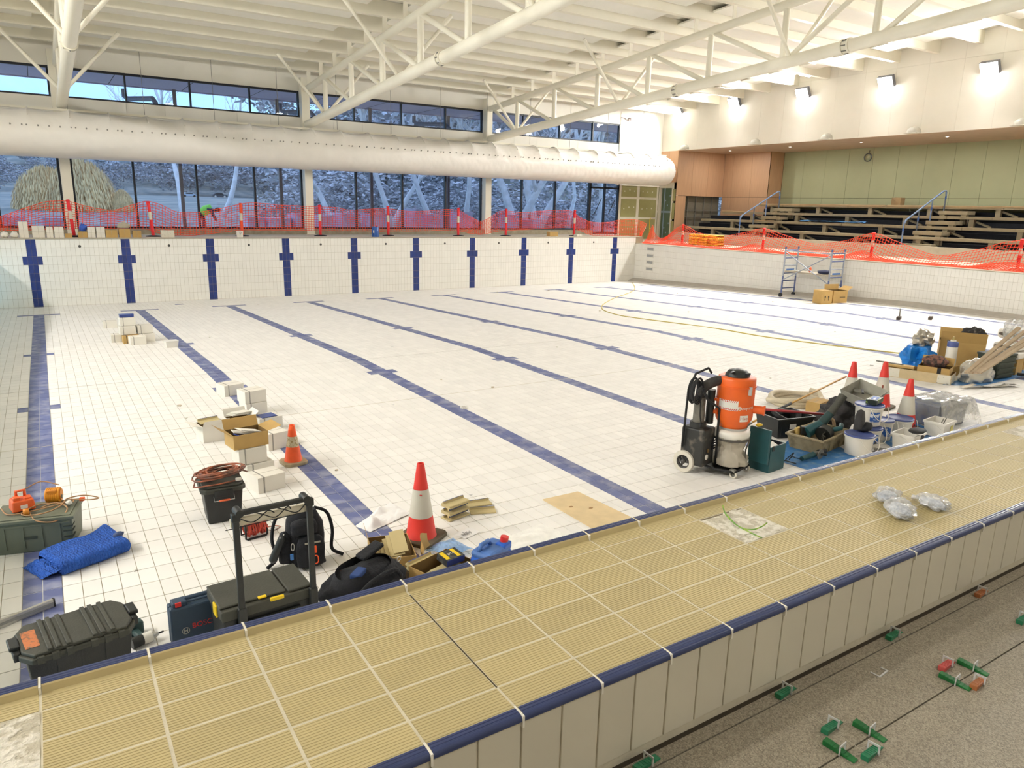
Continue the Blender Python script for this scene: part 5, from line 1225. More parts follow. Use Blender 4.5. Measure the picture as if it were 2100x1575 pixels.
# beige hose coil and brown box behind
HOSE = mat('beige_hose', C8(198, 186, 160), .6, bump=.4, bscale=60); rr = random.Random(8); pts = []
for k in range(75): an = k*2*PI/24; pts.append((.42*math.cos(an)*(1+.05*math.sin(k*.4)), .27*math.sin(an), .04+.035*(k//24)+.02*math.sin(k*.7)))
o = MB().tube(pts, .038, 10).build('suction_hose', [HOSE], None, 0, M=TM((9.7, -19.45, ZN))@RZ(-.3)); tag(o, 'coiled beige suction hose on the tiles behind the black crate', 'hose')
carton((9.5, -19.97), .2, 'small brown cardboard box inside the beige hose coil', (.34, .2, .2), 'small cardboard boxes', 0, KRAFT, False, 'cardboard_box')
# jacket and boot
o = MB().ball((0, 0, .16), (.36, .22, .2), 28, 16, amp=.55, fr=2.4, seed=2).build('black_jacket', [mat('dark_grey_cloth', C8(60, 58, 58), .95, var=.2, bump=.5, bscale=20)], None, 0, M=TM((9.1, -20.55, ZN+.05))@RZ(.2)); tag(o, 'heaped dark grey work jacket behind the buckets', 'jacket')
# buckets
BLID = mat('blue_lid', C8(78, 92, 150), .45, var=.08); BLOGO = mat('blue_print', C8(44, 92, 168), .5, scale=22, col2=C8(210, 214, 220), lo=.52, hi=.56)
def bucket(p, z, r, h, label, lid=True, rz=0, logo=None):
    t = thing('bucket', label, 'bucket', (p[0], p[1], ZN+.0065+z), rz, 'white buckets')
    MB().lathe([(0, 0), (r*.88, 0), (r, h), (r*.97, h), (r*.86, .005)], 28).build('pail', [WPLAS], t, 50)
    MB().lathe([(r*1.0, h-.03), (r*1.06, h-.028), (r*1.06, h-.01), (r*1.0, h-.008)], 28).build('rim', [WPLAS], t, 50)
    if lid: MB().lathe([(r*1.05, h-.008), (r*1.06, h+.006), (r*.98, h+.012), (r*.94, h+.006), (0, h+.006)], 28).build('lid', [BLID], t, 50)
    MB().tube([(r*1.05*math.cos(a), -.03-.5*r*abs(math.sin(a))-r*.62, h-.02-.62*h*math.sin(a)) for a in [PI*i/14 for i in range(15)]], .005, 6).build('handle', [WPLAS], t, 0)
    if logo == 'diamond':
        m = MB()
        for zz in (h*.62, h*.25):
            k = .035*(1 if zz > h*.4 else -1); m.add([(.07-.04, -r*1.0, zz), (.07+.04, -r*1.0, zz), (.07, -r*1.0, zz+k)], [(0, 1, 2)])
        m.build('hazard_triangles', [INK], t)
    elif logo: MB().grid(8, 1, lambda u, v: (r*1.0*math.sin(-.9+.8*u), -r*1.0*math.cos(-.9+.8*u), h*.25+h*.5*v)).build('blue_label', [BLOGO], t, 0)
    return t
bucket((8.36, -21.34), 0, .165, .24, 'white bucket with black hazard triangles under a dark boot', logo='diamond')
bucket((8.78, -21.2), 0, .15, .23, 'lower white bucket with blue lid and wire handle beneath the tall one', logo='b')
bucket((8.84, -21.13), .25, .165, .25, 'upper white bucket with blue logo carrying the green packet', logo='b')
bucket((9.19, -21.12), 0, .14, .25, 'translucent dusty bucket with blue print beside the stacked pair', logo='b')
bucket((9.55, -21.15), 0, .16, .23, 'white bucket with blue lid beside the cone and black hammer', logo='diamond')
t = thing('work_boot', 'black work boot shaped pouch resting on the hazard bucket lid', 'pouch', (8.42, -21.28, ZN+.265), .3)
MB().grid(24, 12, pack(.075, .06, .27, 3, 3)).build('upper', [MATS['dark_grey_cloth']], t, 0); MB().ball((.08, -.06, .045), (.14, .07, .05), 16, 8, amp=.2, fr=2).build('toe', [FAB], t, 0)
t = thing('grey_tray', 'grey plastic tray tilted on the buckets with a trowel in it', 'tray', (9.27, -20.75, ZN+.43), .2)
GT = mat('grey_tray', C8(150, 148, 136), .6, scale=10, var=.15); MB().tub(.3, .2, .14, .8, .006).build('tub', [GT], t, M=RX(.25)@RY(-.1)); MB().box((-.05, 0, .12), (.26, .03, .02)).build('trowel_handle', [BLKM], t, bevel=.006, M=RZ(.4)); MB().box((.08, .05, .1), (.18, .09, .006)).build('trowel_blade', [GREYM], t, M=RZ(.4))
t = thing('green_packet', 'black and green printed packet lying on the tall bucket', 'packet', (8.9, -21.15, ZN+.525), .25)
MB().box((0, 0, .03), (.26, .13, .06)).build('packet', [mat('packet_green', C8(30, 40, 34), .4, scale=26, col2=C8(120, 150, 60), lo=.56, hi=.6)], t, bevel=.003); MB().box((0, 0, .0605), (.18, .08, .002)).build('printed_panel', [BLOGO], t)
def sq_tub(p, label, rz, s=(.17, .13, .2), z=0, m_=WPLAS):
    t = thing('square_tub', label, 'tub', (p[0], p[1], ZN+.012+z), rz, 'square white tubs'); MB().tub(s[0], s[1], s[2], .84, .005).build('tub', [m_], t)
    for a in ((0, -s[1], s[0]*2.1, .02), (0, s[1], s[0]*2.1, .02)): MB().box((a[0], a[1], s[2]-.015), (a[2], a[3], .025)).build('rim', [m_], t)
    for q in (-1, 1): MB().box((q*s[0], 0, s[2]-.015), (.02, s[1]*2, .025)).build('rim', [m_], t)
    MB().tube([(-s[0]-.012, 0, s[2]-.02), (-s[0]*.8, -s[1]-.03, s[2]*.3), (s[0]*.2, -s[1]-.03, s[2]*.2), (s[0]+.012, 0, s[2]-.02)], .005, 6).build('handle', [m_], t, 0)
    MB().box((s[0]*.5, -s[1]*.92-.004, s[2]*.5), (.08, .004, .08)).build('label_sticker', [mat('pale_yellow_label', C8(200, 190, 110), .6)], t); return t
sq_tub((9.1, -21.53), 'square white tub with a black rubber hammer hung over it', .12)
sq_tub((10.03, -21.42), 'square white tub with dark tools beside the clear bag', .1)
t = thing('rubber_hammer', 'black rubber mallet hooked over the square white tub', 'hammer', (9.03, -21.735, ZN+.03), .12)
MB().box((0, 0, .1), (.04, .03, .22)).build('shaft', [BLKM], t, bevel=.006); m = MB(); m.ball((.06, .09, .235), (.14, .09, .03), 14, 8, amp=.15, fr=3); m.settle(.19); m.build('head', [BLKM], t, 0)
for k, (dx, rz) in enumerate(((-.02, .3), (.05, .3))):
    tag(MB().box((0, 0, .11), (.025, .012, .2)).build('scraper', [GREYM], None, M=TM((10.0+dx, -21.42, ZN+.05))@RZ(rz)@RX(.3)), 'dark metal scraper standing in the square tub', 'scraper', 'scrapers')
BLUEGREY = mat('dusty_blue_box', C8(140, 144, 150), .6, scale=9, col2=C8(104, 116, 150), lo=.5, hi=.7); CLEAR = glassy('clear_plastic', (.95, .96, .97), .12, .12, .28, (.85, .84, .8))
t = thing('dusty_tool_box', 'dusty blue grey plastic box partly covered by clear plastic', 'tool box', (10.62, -21.1, ZN+.006), -.1); MB().taper(.32, .2, 0, .3, .92).build('body', [BLUEGREY], t, bevel=.015); MB().bb(-.33, .33, -.21, .21, .28, .32).build('lid', [BLUEGREY], t, bevel=.01)
for k in range(3): MB().box((.12+.05*k, -.08, .335), (.03, .1, .02)).build('lid_clip', [GREYM], t)
m = MB(); m.grid(30, 26, crumple(30, 26, lambda u, v: (-.37+.97*u, -.3+.6*v, .365-.3*max(0, abs(2*v-1)-.78)/.22-.3*max(0, u-.78)/.22), .03, 5, 6)); tag(m.build('clear_sheet', [CLEAR], None, 20, M=TM((10.62, -21.1, ZN+.02))@RZ(-.1)), 'clear plastic sheet draped over the dusty box', 'plastic sheet')
tag(MB().tube([(.05*math.cos(i*.9)*(1+.6*math.sin(i*.37)), .05*math.sin(i*.9)*(1+.6*math.cos(i*.31)), .008+.004*math.sin(i)) for i in range(60)], .002, 4).build('wire_tangle', [GREYM], None, M=TM(fl(1818, 931)+Vector((0, 0, .006)))@Matrix.Scale(2.0, 4)), 'tangle of thin grey wire on the tiles beside the buckets', 'wire')
# ---------------------------------------------------------------- pile beside the far cones
WHITEB = mat('white_print', C8(214, 208, 192), .7, scale=18, col2=C8(120, 118, 112), lo=.62, hi=.68)
o = open_box((13.25, -19.4), math.radians(-72), (1.02, .42, .17), 'long low cardboard tray with printed white end holding brown boxes', m_=mat('pale_kraft', C8(196, 176, 138), .8), flaps=(0, 0, 0, 0))
MB().bb(-.5, -.3, -.213, -.211, .01, .16).bb(.511, .513, -.2, .2, .01, .16).build('printed_panel', [WHITEB], o); MB().bb(.3, .5, -.214, -.2125, .01, .16).build('printed_end', [WHITEB], o)
open_box((13.32, -19.6), math.radians(-72), (.5, .34, .26), 'brown open box with dark tape band in the cardboard tray', z=.007, flaps=(0, 0, .4, 0))
MB().bb(.06, .12, -.173, -.171, .0, .26).build('tape_band', [BLKM], bpy.data.objects['open_carton.006'])
o = MB().ball((0, 0, .1), (.2, .12, .11), 20, 12, amp=.3, fr=2.6, seed=5).build('glove_heap', [mat('brown_gloves', C8(130, 92, 78), .9, scale=14, col2=C8(60, 52, 50), lo=.45, hi=.6)], None, 0, M=TM((13.34, -19.58, ZN+.24))@RZ(-1.25)); tag(o, 'crumpled brown work gloves spilling from the open box', 'cloth')  # several brown work gloves shaped as one heap
a, b = on_z(1798, 740, ZN+.42), on_z(1852, 748, ZN+.3); tag(MB().cyl((0, 0, 0), b-a, .012, n=8).build('grey_rod', [GREYM], None, M=TM(a)), 'thin grey rod sticking out over the cardboard tray', 'rod')
tag(MB().box((0, 0, .02), (.5, .16, .04)).build('timber_offcut', [KRAFT], None, M=TM((13.05, -19.1, ZN+.178))@RZ(-1.2)), 'flat kraft board lying across the cardboard tray', 'cardboard')
BAGB = mat('blue_bag_plastic', C8(28, 124, 206), .4, scale=6, var=.2)
o = MB().ball((0, 0, .22), (.34, .24, .3), 40, 26, amp=.6, fr=2.2, seed=3).settle(.003, .44).build('blue_bag', [BAGB], None, 25, M=TM((14.12, -18.84, ZN))@RZ(.3)); tag(o, 'crumpled bright blue plastic bag standing on the pile', 'bag')
o = MB().ball((0, 0, .14), (.24, .16, .17), 24, 14, amp=.5, fr=2.6, seed=9).settle(.01).build('foil_bag', [mat('foil_silver', C8(190, 184, 170), .3, metal=.5, var=.2, scale=8)], None, 20, M=TM((14.2, -18.86, ZN+.425))); tag(o, 'silver lined end of a bag folded over the blue bag', 'bag')
open_box((15.05, -19.15), math.radians(-60), (.75, .5, .5), 'large brown cardboard box with torn top behind the silver bag', flaps=(.3, 0, .25, 0))
o = MB().ball((0, 0, .12), (.2, .2, .17), 24, 14, amp=.4, fr=2.6, seed=12).settle(.0).build('black_tool_heap', [mat('tool_heap', C8(44, 42, 42), .8, scale=9, col2=C8(120, 112, 104), lo=.55, hi=.7)], None, 0, M=TM((15.14, -19.3, ZN+.49))@RZ(-1.05)); tag(o, 'heap of dark tools on the large cardboard box', 'tool heap')  # pile of dark tools shaped as a single lump
t = thing('tile_cutter', 'grey tile cutter frame lying on the large cardboard box', 'tile cutter', (14.93, -18.94, ZN+.478), .52); MB().box((0, 0, .04), (.56, .05, .03)).build('rail', [GREYM], t); MB().box((.03, .06, .05), (.44, .04, .04)).build('second_rail', [GREYM], t); MB().tube([(-.25, 0, .05), (-.25, 0, .14), (-.1, 0, .16)], .015, 6).build('lever', [GREYM], t)
t = thing('sealant_bottle', 'clear bottle with blue cap label standing in the pile', 'bottle', (14.1, -19.45, ZN), 0)
MB().lathe([(0, 0), (.09, 0), (.095, .03), (.09, .34), (.05, .43), (.045, .46), (0, .46)], 20).build('bottle', [WPLAS], t, 50, M=TM((0, 0, .18))); MB().lathe([(.0925, .52), (.0925, .6), (.07, .62)], 20).build('blue_label', [BLID], t, 50); MB().cyl((0, 0, .63), (0, 0, .7), .03, .02, 12).build('cap', [mat('tan_cap', C8(170, 150, 90), .5)], t, 50)
tag(MB().box((0, 0, .09), (.28, .28, .18)).build('bottle_crate', [KRAFT], None, M=TM((14.1, -19.45, ZN))), 'small brown box under the clear bottle', 'carton')
o = MB().ball((0, 0, .14), (.34, .2, .26), 60, 36, amp=.3, fr=2.4, seed=21).settle(.006).build('silver_bag', [mat('silver_plastic', C8(206, 202, 192), .22, metal=.55, var=.12, scale=8)], None, 18, M=TM((13.97, -19.98, ZN))@RZ(-.2)); tag(o, 'large crumpled silver plastic bag at the front of the pile', 'bag')
m = MB(); m.grid(30, 10, crumple(30, 10, lambda u, v: (-.55+1.1*u, -.06+.12*v, .03+.02*math.sin(9*u)), .04, 6, 4)).settle(.007); tag(m.build('silver_sheeting', [MATS['silver_plastic']], None, 20, M=TM((13.68, -20.36, ZN))@RZ(-.35)), 'strip of crumpled silver sheeting along the edge of the tarp', 'plastic sheet')
t = thing('green_tool_box', 'dark green ribbed plastic tool box in the pile', 'tool box', (14.7, -19.95, ZN+.006), -.1); DG = mat('dark_green_plastic', C8(56, 64, 54), .55, var=.15); MB().taper(.26, .2, 0, .42, .93).build('body', [DG], t, bevel=.02)
for k in range(4): MB().box((0, -.2, .08+.1*k), (.5, .03, .025)).build('rib', [DG], t)
MB().bb(-.27, .27, -.21, .21, .4, .44).build('lid', [DG], t, bevel=.01); MB().box((-.05, -.2, .43), (.12, .03, .03)).build('sticker', [WPLAS], t)
for k, (x, y, z, r, lab) in enumerate(((15.34, -19.93, .006, .1, 'brown carton under the printed white bags of adhesive'), (15.34, -19.93, .3, .05, 'lower printed white bag of adhesive on the pile'), (15.35, -19.92, .45, -.05, 'upper printed white bag of adhesive with red print'))):
    if k == 0: carton((x, y), r, lab, (.34, .3, .29), 'small cardboard boxes', z, KRAFT, False, 'cardboard_box'); continue
    t = thing('adhesive_bag', lab, 'bag', (x, y, ZN+z), r, 'adhesive bags'); MB().grid(30, 20, slab(.3, .22, .14, .01, k)).build('bag', [WPLAS], t, 0); MB().box((-.1, 0, .141), (.3, .24, .003)).build('print', [WHITEB], t)
    MB().box((.14, -.02, .1415), (.14, .2, .004)).build('red_print', [mat('red_ink', C8(180, 70, 56), .7, scale=20, col2=C8(214, 208, 196), lo=.55, hi=.6)], t)
for k, (du, z) in enumerate(((0, 0), (26, .05), (-22, .04), (44, .1))):
    a, b = on_z(1990+du*.4, 765, ZN+.3+z), on_z(2112+du, 672, ZN+1.0+z); d = (b-a)
    tag(MB().bb(0, d.length, -.035, .035, -.012, .012).build('timber_batten', [mat('pale_timber', C8(176, 156, 130), .7, var=.1)], None, M=TM(a)@d.to_track_quat('X', 'Z').to_matrix().to_4x4()), ['lowest', 'second', 'third', 'topmost'][k]+' long pale timber batten leaning out over the pile', 'timber', 'leaning battens')
o = MB().ball((0, 0, .2), (.26, .2, .2), 26, 16, amp=.3, fr=2.5, seed=31).settle(0).build('clear_bag', [CLEAR], None, 20, M=TM((15.38, -19.9, ZN+.6))); tag(o, 'clear plastic bag of fittings tied below the battens', 'bag')
o = MB().ball((0, 0, .18), (.42, .28, .24), 26, 16, amp=.3, fr=2, seed=41).settle(0, .36).build('red_bag', [mat('red_sack', C8(164, 66, 62), .6, var=.2, scale=8)], None, 0, M=TM((16.25, -19.7, ZN+.175))); tag(o, 'dull red bag bulging on cardboard at the end of the pile', 'bag')
carton((16.2, -19.75), 0, 'brown carton beneath the dull red bag', (.6, .34, .17), 'small cardboard boxes', 0, KRAFT, False, 'cardboard_box')
o = MB().grid(30, 20, slab(.4, .28, .2, .03, 5)).build('white_sack', [WPLAS], None, 0, M=TM((16.3, -19.65, ZN+.53))); tag(o, 'pale sack with blue print on top of the red bag', 'bag')
t = thing('cordless_drill', 'black and yellow cordless drill at the foot of the pile', 'power tool', (15.15, -20.28, ZN+.01), .4); MB().cyl((-.1, 0, .06), (.08, 0, .06), .04, .03, 12).build('body', [BLK], t, 50); MB().box((-.05, .06, .05), (.05, .14, .05)).build('grip', [BLK], t, bevel=.01); MB().box((.1, 0, .06), (.07, .05, .05)).build('chuck', [YEL], t, bevel=.01)

# ---------------------------------------------------------------- scaffold tower and boxes by the side wall
SC = mat('scaffold_tube', C8(164, 170, 182), .35, metal=.6, var=.15, scale=6); SCB = mat('blue_marked_tube', C8(96, 108, 152), .45, metal=.3, var=.2)
t = thing('scaffold_tower', 'small aluminium mobile scaffold with blue marked ladder frames against pool wall', 'scaffold', (22.78, -9.05, floor_z(-9)), 0)
W_, L_, H_ = .72, 1.86, 1.78
for y in (0, -L_):
    for x in (0, W_):
        MB().cyl((x, y, .16), (x, y, H_), .026, n=10).build('upright', [SC], t, 50); MB().cyl((x, y, .16), (x, y, .75), .029, n=10).build('blue_sleeve', [SCB], t, 50)
        MB().cyl((x-.02, y+.02, .075), (x+.02, y+.02, .075), .075, n=18).build('caster', [BLKM], t, 50); MB().cyl((x, y, .08), (x, y, .18), .018, n=8).build('caster_stem', [GREYM], t)
        MB().cyl((x, y, H_-.06), (x, y, H_+.02), .033, n=10).build('collar', [SCB], t, 50)
    for k in range(6): MB().cyl((0, y, .32+.27*k), (W_, y, .32+.27*k), .02, n=8).build('rung', [SCB if k != 3 else SC], t, 50)
    MB().box((W_/2, y-.01, .98), (W_*.6, .012, .06)).build('name_strip', [mat('scaffold_label', C8(70, 110, 170), .5)], t)
MB().cyl((0, 0, H_-.12), (0, -L_, H_-.12), .022, n=8).build('top_rail', [SC], t, 50)
MB().cyl((0, 0, H_-.16), (0, -L_, .62), .02, n=8).build('diagonal_brace', [SC], t, 50); MB().cyl((0, 0, .62), (0, -L_, H_-.16), .02, n=8).build('diagonal_brace', [SC], t, 50)
MB().bb(.06, W_-.06, -L_, 0, .9, .95).build('platform', [mat('platform_ply', C8(170, 160, 140), .7)], t)
zp = floor_z(-9)+.952
for (dy, lab, mm, sz, nm) in ((-.35, 'pale hand tool with red end on the scaffold platform', WPLAS, (.07, .3, .05), 'float_tool'), (-.95, 'small orange spray can on the scaffold platform', ORG, (.06, .06, .2), 'spray_can'), (-1.5, 'dark bundled cloth on the scaffold platform', mat('navy_cloth', C8(48, 52, 78), .9), (.22, .42, .14), 'dark_cloth')):
    o = MB().ball((0, 0, sz[2]/2), (sz[0], sz[1]/2, sz[2]/2), 14, 8, amp=.25, fr=2).build(nm, [mm], None, 0, M=TM((22.98, -9.05+dy, zp))); tag(o, lab, 'tool' if nm != 'dark_cloth' else 'cloth')
o = carton((21.98, -11.3), math.radians(-14), 'brown cardboard carton with printed arrows in front of the scaffold', (.42, .42, .44), 'brown cartons by the scaffold', 0, KRAFT, False, 'cardboard_carton')
m = MB()
for x in (-.08, .06): m.box((x, -.2115, .17), (.02, .003, .12)); m.add([(x-.04, -.2125, .22), (x+.04, -.2125, .22), (x, -.2125, .28)], [(0, 1, 2)])
m.build('printed_arrows', [INK], o)
o = open_box((22.6, -11.35), math.radians(-10), (.62, .42, .42), 'open brown carton with raised flap beside the scaffold', flaps=(0, 1.2, .1, 0), group='brown cartons by the scaffold'); MB().box((.1, -.2125, .2), (.24, .003, .02)).build('printed_line', [INK], o)

# ---------------------------------------------------------------- barrier posts and orange net
PRED = mat('post_red', C8(226, 36, 44), .5, var=.06); PORG = mat('post_orange', C8(232, 74, 30), .5, var=.06)
def post(x, y, z, label, lean=(0, 0), m_=PRED, h=1.1):
    t = thing('barrier_post', label, 'barrier post', (x, y, z), 0, 'barrier posts'); M = RX(lean[0])@RY(lean[1])
    MB().lathe([(0, .05), (.12, .045), (.22, .03), (.24, 0)], 24).build('rubber_base', [BLKM], t, 50)
    MB().cyl((0, 0, .02), (0, 0, h*.5), .05, n=16).build('lower_tube', [m_], t, 50, M=M); MB().cyl((0, 0, h*.5), (0, 0, h*.73), .051, n=16).build('reflective_band', [mat('post_white', C8(206, 200, 182), .5, var=.1)], t, 50, M=M)
    MB().cyl((0, 0, h*.73), (0, 0, h), .05, n=16).build('upper_tube', [m_], t, 50, M=M); MB().lathe([(.05, 0), (.062, .01), (.062, .03), (.03, .05), (0, .05)], 16).build('top_cap', [m_], t, 50, M=M@TM((0, 0, h)))
FP = [(1.18, 2.0), (3.45, 1.74), (6.33, 1.64), (9.18, 1.75), (11.89, 1.67), (14.89, 1.34), (17.17, 1.26), (20.77, 1.14)]
FL = ['red white barrier post on deck in front of the golden shrub column', 'leaning red white barrier post beside the brown paper boxes', 'orange red barrier post behind the small white bucket', 'red white barrier post in front of the second window column', 'red white barrier post beside the blue drum', 'red white barrier post between blue drum and the third window column', 'red white barrier post just past the third window column', 'red white barrier post facing the glazed double door']
for k, (x, y) in enumerate(FP): post(x, min(y, 1.1) if k < 2 else y*.75, 0, FL[k], (.0, -.06 if k < 2 else 0), PORG if k == 2 else PRED)
RPo = [(25.08, -1.66, 'red white barrier post beside the stack of yellow bags'), (24.91, -6.32, 'red white barrier post near the scaffold and first handrail'), (25.14, -10.85, 'red white barrier post past the scaffold towards the second handrail'), (25.1, -15.6, 'red white barrier post at the open end of the side deck')]
for x, y, l in RPo: post(x, y, ZS, l, h=.88)
NET = mat('orange_net', C8(242, 78, 38), .6, var=.12, scale=3)
def net(name, label, cols, nrow, step=.1):
    """cols: list of tuples of 3D points from top to bottom edge"""
    K = len(cols[0]); rails = [spl([c[k] for c in cols], 12) for k in range(K)]
    # resample by length of the top rail
    n = len(rails[0]); acc = [0]
    for i in range(1, n): acc.append(acc[-1]+max((rails[k][i]-rails[k][i-1]).length for k in (0, K-1)))
    N = int(acc[-1]/step); idx = np.interp(np.linspace(0, acc[-1], N+1), acc, range(n))
    def at(k, f): i = min(int(f), n-2); return rails[k][i].lerp(rails[k][i+1], f-i)
    V = []
    for j, f in enumerate(idx):
        ps = [at(k, f) for k in range(K)]; L = [0]
        for k in range(1, K): L.append(L[-1]+(ps[k]-ps[k-1]).length)
        for r in range(nrow+1):
            q = L[-1]*r/nrow; k = max(0, min(K-2, next((a for a in range(K-1) if L[a+1] >= q-1e-9), K-2)))
            p = ps[k].lerp(ps[k+1], (q-L[k])/max(1e-6, L[k+1]-L[k]))
            V.append(p+Vector((0, .03*noise.noise(Vector((j*.13, r*.3, 1))), .012*noise.noise(Vector((j*.3, r*.5, 3))))))
    m = MB(); m.add(V, [(j*(nrow+1)+r, (j+1)*(nrow+1)+r, (j+1)*(nrow+1)+r+1, j*(nrow+1)+r+1) for j in range(N) for r in range(nrow)])
    o = m.build(name, [NET]); tag(o, label, 'safety net', 'orange barrier nets')
    wm = o.modifiers.new('strands', 'WIREFRAME'); wm.thickness = .023; wm.use_even_offset = False; wm.use_replace = True; wm.use_boundary = True
    return o
TOPS = [(-40, 450), (0, 444), (60, 424), (95, 414), (140, 413), (180, 424), (230, 431), (270, 421), (300, 413), (330, 420), (360, 434), (400, 436), (450, 428), (492, 419), (520, 416), (580, 421), (648, 424), (690, 426), (720, 431), (787, 428), (850, 434), (930, 430), (965, 445), (985, 454), (1005, 446), (1029, 433), (1075, 436), (1110, 433), (1168, 432), (1190, 446), (1215, 456), (1250, 456), (1268, 452)]
BOTS = {-40: 474, 0: 473, 180: 468, 300: 470, 340: 482, 420: 482, 480: 472, 560: 471, 650: 473, 787: 474, 930: 473, 985: 481, 1029: 473, 1168: 466, 1215: 482, 1250: 483, 1268: 483}
cols = []
for u, v in TOPS:
    y = float(np.interp(u, [0, 150, 310, 492, 650, 788, 932, 1029, 1169, 1268], [1.17, 1.17, 1.17, 1.3, 1.38, 1.32, 1.075, 1.015, .925, .86]))
    vb = float(np.interp(u, list(BOTS), list(BOTS.values()))); T = on_y(u, v, y); B = on_y(u, vb, y+.0); cols.append((T, B))
cols += [(Vector((24.35, .75, .75)), Vector((24.3, .55, .03))), (Vector((24.7, .35, .6)), Vector((24.0, -.1, .02)))]
net('safety_net', 'orange mesh barrier net strung along the posts before the windows', cols, 11)
rc = []
for (x, y, zt, xb) in ((24.75, .0, .55, 24.3), (24.6, -.4, .1, 23.84), (24.7, -.9, .0, 23.83), (25.0, -1.66, .58, 24.2), (25.0, -2.7, .3, 24.0), (24.95, -4.0, .2, 23.9), (24.9, -5.3, .4, 23.85), (24.86, -6.32, .6, 23.9), (24.95, -7.3, .38, 23.82), (25.05, -8.6, .12, 23.85), (25.1, -9.8, .3, 23.83), (25.08, -10.85, .6, 23.9), (25.1, -11.8, .35, 23.84), (25.0, -13.2, 0.0, 23.84), (25.05, -14.4, .25, 23.86), (25.06, -15.6, .58, 23.9), (25.0, -17, .2, 23.9)):
    zd = ZS+.03
    rc.append((Vector((x, y, zt)), Vector((x-.3, y, max(ZS+.04, zt-.62))), Vector((xb, y+.05, zd))))
net('safety_net', 'orange mesh barrier net sagging between posts along the bleacher side deck', rc, 15)

# ---------------------------------------------------------------- things on the far deck
def deck_box(u, wpx, vtop, label, mt=CARTON, y=.62, split=1, name='deck_carton', vbot=485.5):
    a, b = on_y(u-wpx/2, vbot, y), on_y(u+wpx/2, vbot, y); w = (b-a).length*.95; h = on_y(u, vtop, y).z-on_y(u, vbot, y).z; cx = (a.x+b.x)/2
    for k in range(split):
        t = thing(name, label if split == 1 else ('lower ' if k == 0 else 'upper ')+label, 'carton', (cx, y, h/split*k), .03*(k-.5), 'cartons along the far deck')
        MB().bb(-w/2, w/2, -.12, .14, 0, h/split-.003).build('box', [mt], t, bevel=.004); MB().bb(-.003, .003, -.1215, -.12, 0, h/split-.004).build('seam', [MATS['seam']], t)
deck_box(50, 20, 453, 'white carton of the tall pair behind the orange net', split=2, y=.75)
deck_box(80, 27, 462, 'white carton of the wide pair behind the orange net', split=2, y=.75)
deck_box(103, 14, 463, 'narrow white carton pair next to the wide pair', split=2)
deck_box(122, 20, 463, 'white carton of the pair beside the first barrier post', split=2)
deck_box(141, 15, 477, 'small brown carton at the foot of the first barrier post', KRAFT)
deck_box(170, 20, 474, 'brown carton with a blue bag on top on the far deck', KRAFT)
deck_box(188, 16, 464, 'white carton of the pair right of the blue bag box', split=2); deck_box(207, 18, 464, 'white carton of the pair next to the brown box', split=2)
deck_box(229, 25, 470, 'brown open carton on the far deck beside white cartons', KRAFT); deck_box(256, 24, 468, 'brown carton topped with crumpled paper on the far deck', KRAFT); deck_box(281, 18, 472, 'brown carton with a raised flap on the far deck', KRAFT)
deck_box(344, 28, 471, 'white printed bag box behind the sagging orange net', WHITEB); deck_box(1133, 18, 476, 'small brown box on deck facing the last window', KRAFT); deck_box(1185, 10, 481, 'small white block on deck near the double door', CARTON, .36)
o = MB().ball((0, 0, .1), (.11, .1, .12), 16, 10, amp=.4, fr=3, seed=3).settle(0).build('blue_bag', [mat('royal_blue_bag', C8(46, 84, 178), .5)], None, 0, M=TM(on_y(171, 474, .62))); o.location.y = .62; tag(o, 'crumpled dark blue bag on a brown carton on the far deck', 'bag')
o = MB().ball((0, 0, .08), (.18, .13, .11), 16, 10, amp=.5, fr=3, seed=4).settle(0).build('grey_sheet_heap', [mat('grey_paper', C8(176, 166, 146), .9)], None, 0, M=TM(on_y(253, 468, .62))); tag(o, 'crumpled grey paper on a brown carton on the far deck', 'paper')
for u, lab in ((10, 'crumpled white plastic at the edge of the far deck'), (30, 'pale sack slumped beside the tall carton pair')):
    p = on_y(u, 486, .6); o = MB().ball((0, 0, .08), (.1, .1, .1), 16, 10, amp=.3, fr=3, seed=u).settle(0).build('white_scrap', [WPLAS], None, 0, M=TM((p.x, .6, .0))); tag(o, lab, 'plastic')
p = on_y(770, 486, .55); t = thing('blue_drum', 'blue plastic drum standing on the far deck beside a post', 'drum', (p.x, .55, 0)); MB().lathe([(0, 0), (.13, 0), (.135, .02), (.135, .36), (.12, .38), (0, .38)], 24).build('drum', [mat('drum_blue', C8(34, 84, 160), .4)], t, 50); MB().box((-.1, -.095, .2), (.05, .01, .1)).build('label', [WPLAS], t); MB().cyl((.05, 0, .38), (.05, 0, .41), .03, n=12).build('cap', [REDP], t)
p = on_y(492, 486, .5); t = thing('scribbled_bucket', 'small white bucket with black scribbles before the orange post', 'bucket', (p.x, .5, 0)); MB().lathe([(0, 0), (.1, 0), (.115, .22), (.11, .22), (.095, .01)], 22).build('pail', [WPLAS], t, 50); MB().tube([(-.03, -.108, .16), (0, -.112, .1), (.03, -.108, .17)], .005, 4).build('scribble', [INK], t)
